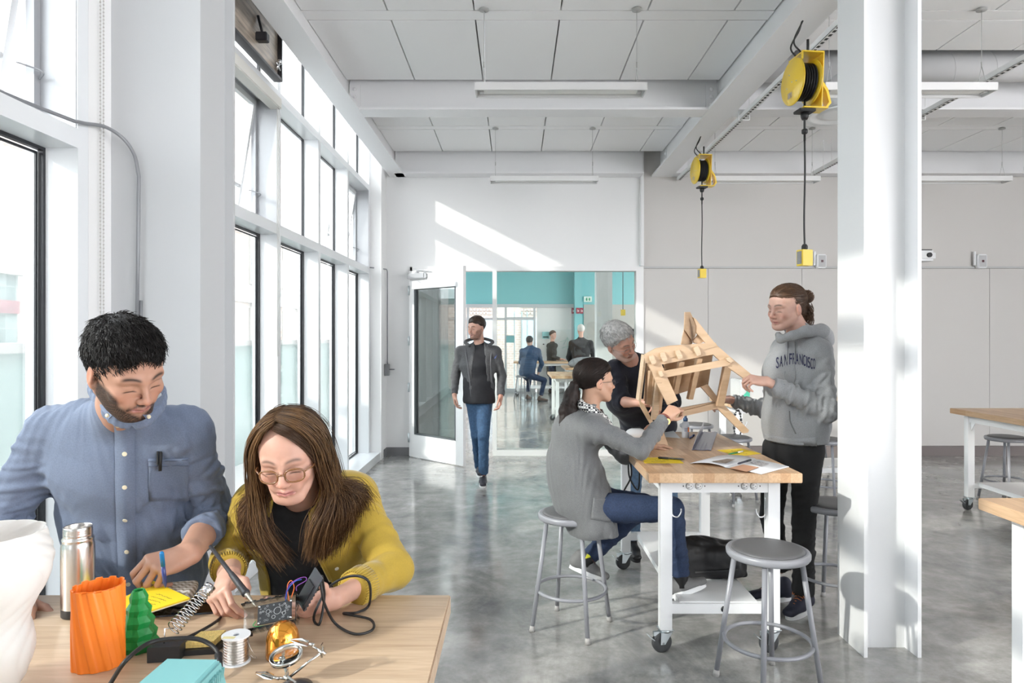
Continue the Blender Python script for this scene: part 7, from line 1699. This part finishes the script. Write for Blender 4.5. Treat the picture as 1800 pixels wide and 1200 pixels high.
for k in range(46):
    x, y = r.uniform(-.017,.017), r.uniform(-.024,.040); rr_ = r.uniform(.0012,.0022)
    if all(math.hypot(x-a, y-b2) > c2+rr_ for a, b2, c2 in ((-.002,.014,.0075),(-.004,-.006,.0042),(.010,.006,.0036),(.006,.028,.0036))): q.tube([Mw @ Vector((x+rr_*math.cos(a*.785), y+rr_*math.sin(a*.785), .0046)) for a in range(8)], .00045, 3, closed=True)
q.build('solder_ring', CYC, t)
q = MB()
for x in (-.018,.018):
    for y in (-.025,.042): q.lathe([(0,0),(.0028,0),(.0028,.0015),(0,.002)], M=Mw @ Matrix.Translation((x,y,.0042)), seg=10)
q.build('screw', STEEL, t)
q = MB()
for y in (-.045,.0,.045): bx(q,.027,.034,y-.003,y+.003,-.016,-.008)
q.build('rubber_foot', BLK, t)
q = MB(); q.tube([Mw @ Vector(p) for p in bez([(.012,-.030,.006),(.020,-.036,.004),(.024,-.02,.003),(.025,.02,.003)], 6)], .0009, 5); q.build('green_wire', mat('wire_green', (.02,.45,.10), .4), t)
for nm, c_, pts in (('orange_wire', (.85,.20,.05), [W(508,1056,1.47), W(505,1030,1.46), W(512,1020,1.47), W(517,1032,1.48), W(512,1050,1.48)]), ('blue_wire', (.03,.12,.55), [W(502,1056,1.47), W(506,1036,1.46), W(518,1022,1.47), W(530,1018,1.49)]), ('purple_wire', (.22,.06,.35), [W(501,1052,1.47), W(507,1030,1.46), W(522,1018,1.47), W(536,1014,1.49), W(538,1020,1.49), W(522,1030,1.49), W(521,1038,1.49)])):
    MB().tube([p-Vector(t.location) for p in bez(pts, 5)], .0010, 5).build(nm, mat(nm, c_, .4), t)
Ml = frame(W(543,1038,1.50), (.50,-.05,.86), (-.6,-.75,.35)); q = MB(); q.xf = Matrix.Translation(-Vector(t.location)) @ Ml; q.box(-.020,.020,-.038,.046,-.0015,.0015); q.build('open_lid', mat('lid_dark', (.10,.10,.11), .12, alpha=.85), t)
q = MB(); q.xf = Matrix.Translation(-Vector(t.location)) @ Ml; q.box(-.014,.012,-.030,.020,.002,.006); q.build('lid_board', PCB, t)
q = MB(); q.xf = Matrix.Translation(-Vector(t.location)) @ Ml
for k in range(9): q.box(.018,.022,-.034+.009*k,-.030+.009*k,-.0018,.0018)
q.build('lid_tab', CLR, t)
# soldering iron
a, b_ = W(450,1066,1.468), W(370,960,1.68); ax = (b_-a).normalized(); L = (b_-a).length; t = thing('soldering_iron', 'black handled soldering iron held over the circuit board', 'soldering iron', a); Mi = frame((0,0,0), ax.orthogonal(), ax)
MB().lathe([(.0003,0),(.0016,.010),(.0030,.012),(.0030,.030),(.0042,.031),(.0042,.046),(.0060,.048),(.0060,.054)], M=Mi, seg=16).build('tip', mat('iron_steel', (.60,.57,.50), .3, metal=.9), t)
MB().lathe([(.0075,.054),(.0095,.060),(.0080,.070),(.0075,.100),(.0070,.130),(.0062,.150),(.0050,.155),(.0045,L)], M=Mi, seg=18).build('handle', mat('handle_black', (.03,.03,.035), .45), t)
# solder spool
t = thing('solder_spool', 'reel of silver solder wire with white flanges', 'spool', base(415, 1.365))
MB().lathe([(0,0),(.0275,0),(.0275,.0025),(.0,.0025)], seg=40).build('lower_flange', WHITE, t)
q = MB().lathe([(.0065,.0525),(.0065,.055),(.0275,.055),(.0275,.0525)], seg=40, capb=False, capt=False); q.f.append(tuple()) if False else None
q = MB()
n = 40; vs = []
for z in (.0525,.055):
    for r_ in (.0065,.0275):
        for k in range(n): vs.append((r_*math.cos(2*math.pi*k/n), r_*math.sin(2*math.pi*k/n), z))
fs = []
for k in range(n):
    j = (k+1) % n; fs += [(k, n+k, n+j, j)[::-1], (2*n+k, 3*n+k, 3*n+j, 2*n+j), (n+k, n+j, 3*n+j, 3*n+k), (k, 2*n+k, 2*n+j, j)]
q.add(vs, fs); q.build('upper_flange', WHITE, t); MB().lathe([(.0065,.003),(.0065,.0525)], seg=24, capb=False, capt=False).build('hub', mat('hub_blue_grey', (.40,.42,.48), .5), t)
MB().box(-.020,.004,-.020,-.010,.0551,.0554).build('label', mat('label_yellow', (.75,.68,.35), .5), t)
q = MB(); 
for k in range(26): q.tube([((.0225+.0006*math.sin(k*2.1))*math.cos(2*math.pi*i/36), (.0225+.0006*math.sin(k*2.1))*math.sin(2*math.pi*i/36), .0045+.00182*k) for i in range(36)], .00105, 5, closed=True)
q.build('solder_wire', mat('solder_silver', (.66,.64,.62), .28, metal=1), t); MB().tube(bez([(.022,.0,.045),(.034,-.010,.030),(.040,.0,.010),(.032,.012,.002),(.020,.024,.002)], 8), .0006, 5).build('loose_end', mat('solder_silver'), t)
# golden dome
GOLD = mat('amber_metal', (.78,.32,.03), .12, metal=.85, coat=.6)
t = thing('amber_dome', 'shiny amber bullet shaped dome behind the magnifier', 'dome', base(497, 1.392))
MB().lathe([(0,0),(.0330,0),(.0335,.003),(.0335,.026),(.0325,.038),(.0290,.051),(.0230,.061),(.0150,.0675),(.006,.0705),(0,.071)], seg=56).build('dome_shell', GOLD, t)
# helping hands with magnifier
CH_ = mat('tool_chrome', (.62,.62,.60), .22, metal=1)
o0 = base(520, 1.26); t = thing('helping_hands', 'chrome helping hands tool with crocodile clips and a round magnifier', 'clamp tool', o0)
L_ = lambda x, y, d: W(x, y, d)-o0
MB().lathe([(0,0),(.030,0),(.030,.006),(.012,.012),(0,.012)], seg=32).build('weighted_base', mat('black_metal'), t)
hub = L_(505,1188,1.285); MB().tube([(0,0,.01), hub, L_(498,1160,1.28)], .003, 8).build('post', CH_, t)
MB().tube([L_(505,1193,1.285), L_(540,1165,1.29), L_(566,1146,1.30)], .0027, 8).tube([L_(505,1193,1.285), L_(480,1190,1.28), L_(460,1184,1.27)], .0027, 8).build('arm', CH_, t)
q = MB()
for p in (L_(505,1192,1.285), L_(566,1146,1.30), L_(498,1160,1.28)):
    q.sphere(p, .0050, 10)
    q.tube([p+Vector((-.007,0,.004)), p+Vector((.007,0,-.004))], .0032, 8).tube([p+Vector((.0,-.002,-.009)), p+Vector((.0,.002,.010))], .0022, 8).box(p.x-.001, p.x+.001, p.y-.006, p.y+.006, p.z+.006, p.z+.016)
q.build('wing_joint', CH_, t)
def clip(a, b):
    d = (b-a).normalized(); s_ = d.cross(Vector((0,0,1))).normalized(); up = s_.cross(d); q = MB()
    for k in (1, -1): q.prism([tuple(a+up*.0035*k-s_*.003), tuple(a+(b-a)*.45+up*.005*k-s_*.0035), tuple(b+up*.0006*k-s_*.0015), tuple(b+up*.0006*k+s_*.0015), tuple(a+(b-a)*.45+up*.005*k+s_*.0035), tuple(a+up*.0035*k+s_*.003)], up*.0009*k)
    q.tube([a, a-(b-a)*.35], .0032, 8); q.build('crocodile_clip', CH_, t)
clip(L_(542,1131,1.30), L_(511,1124,1.31)); MB().tube([L_(548,1134,1.30), L_(566,1146,1.30)], .0022, 8).build('clip_stem', CH_, t)
clip(L_(480,1190,1.275), L_(449,1182,1.265))
# magnifier ring and lens, tilted towards the viewer
Mm = Matrix.Translation(L_(503,1152,1.285)) @ Matrix.Rotation(math.radians(13), 4, 'X') @ Matrix.Rotation(math.radians(-6), 4, 'Y')
q = MB().lathe([(.0285,-.004),(.0305,-.004),(.0305,.004),(.0285,.004),(.0285,-.004)], M=Mm, seg=48, capb=False, capt=False); q.build('magnifier_ring', CH_, t)
MB().lathe([(0,-.0035),(.012,-.003),(.022,-.0018),(.0284,0),(.022,.0018),(.012,.003),(0,.0035)], M=Mm, seg=40).build('magnifier_lens', mat('lens_glass', (.96,1,.99), .0, trans=1), t)
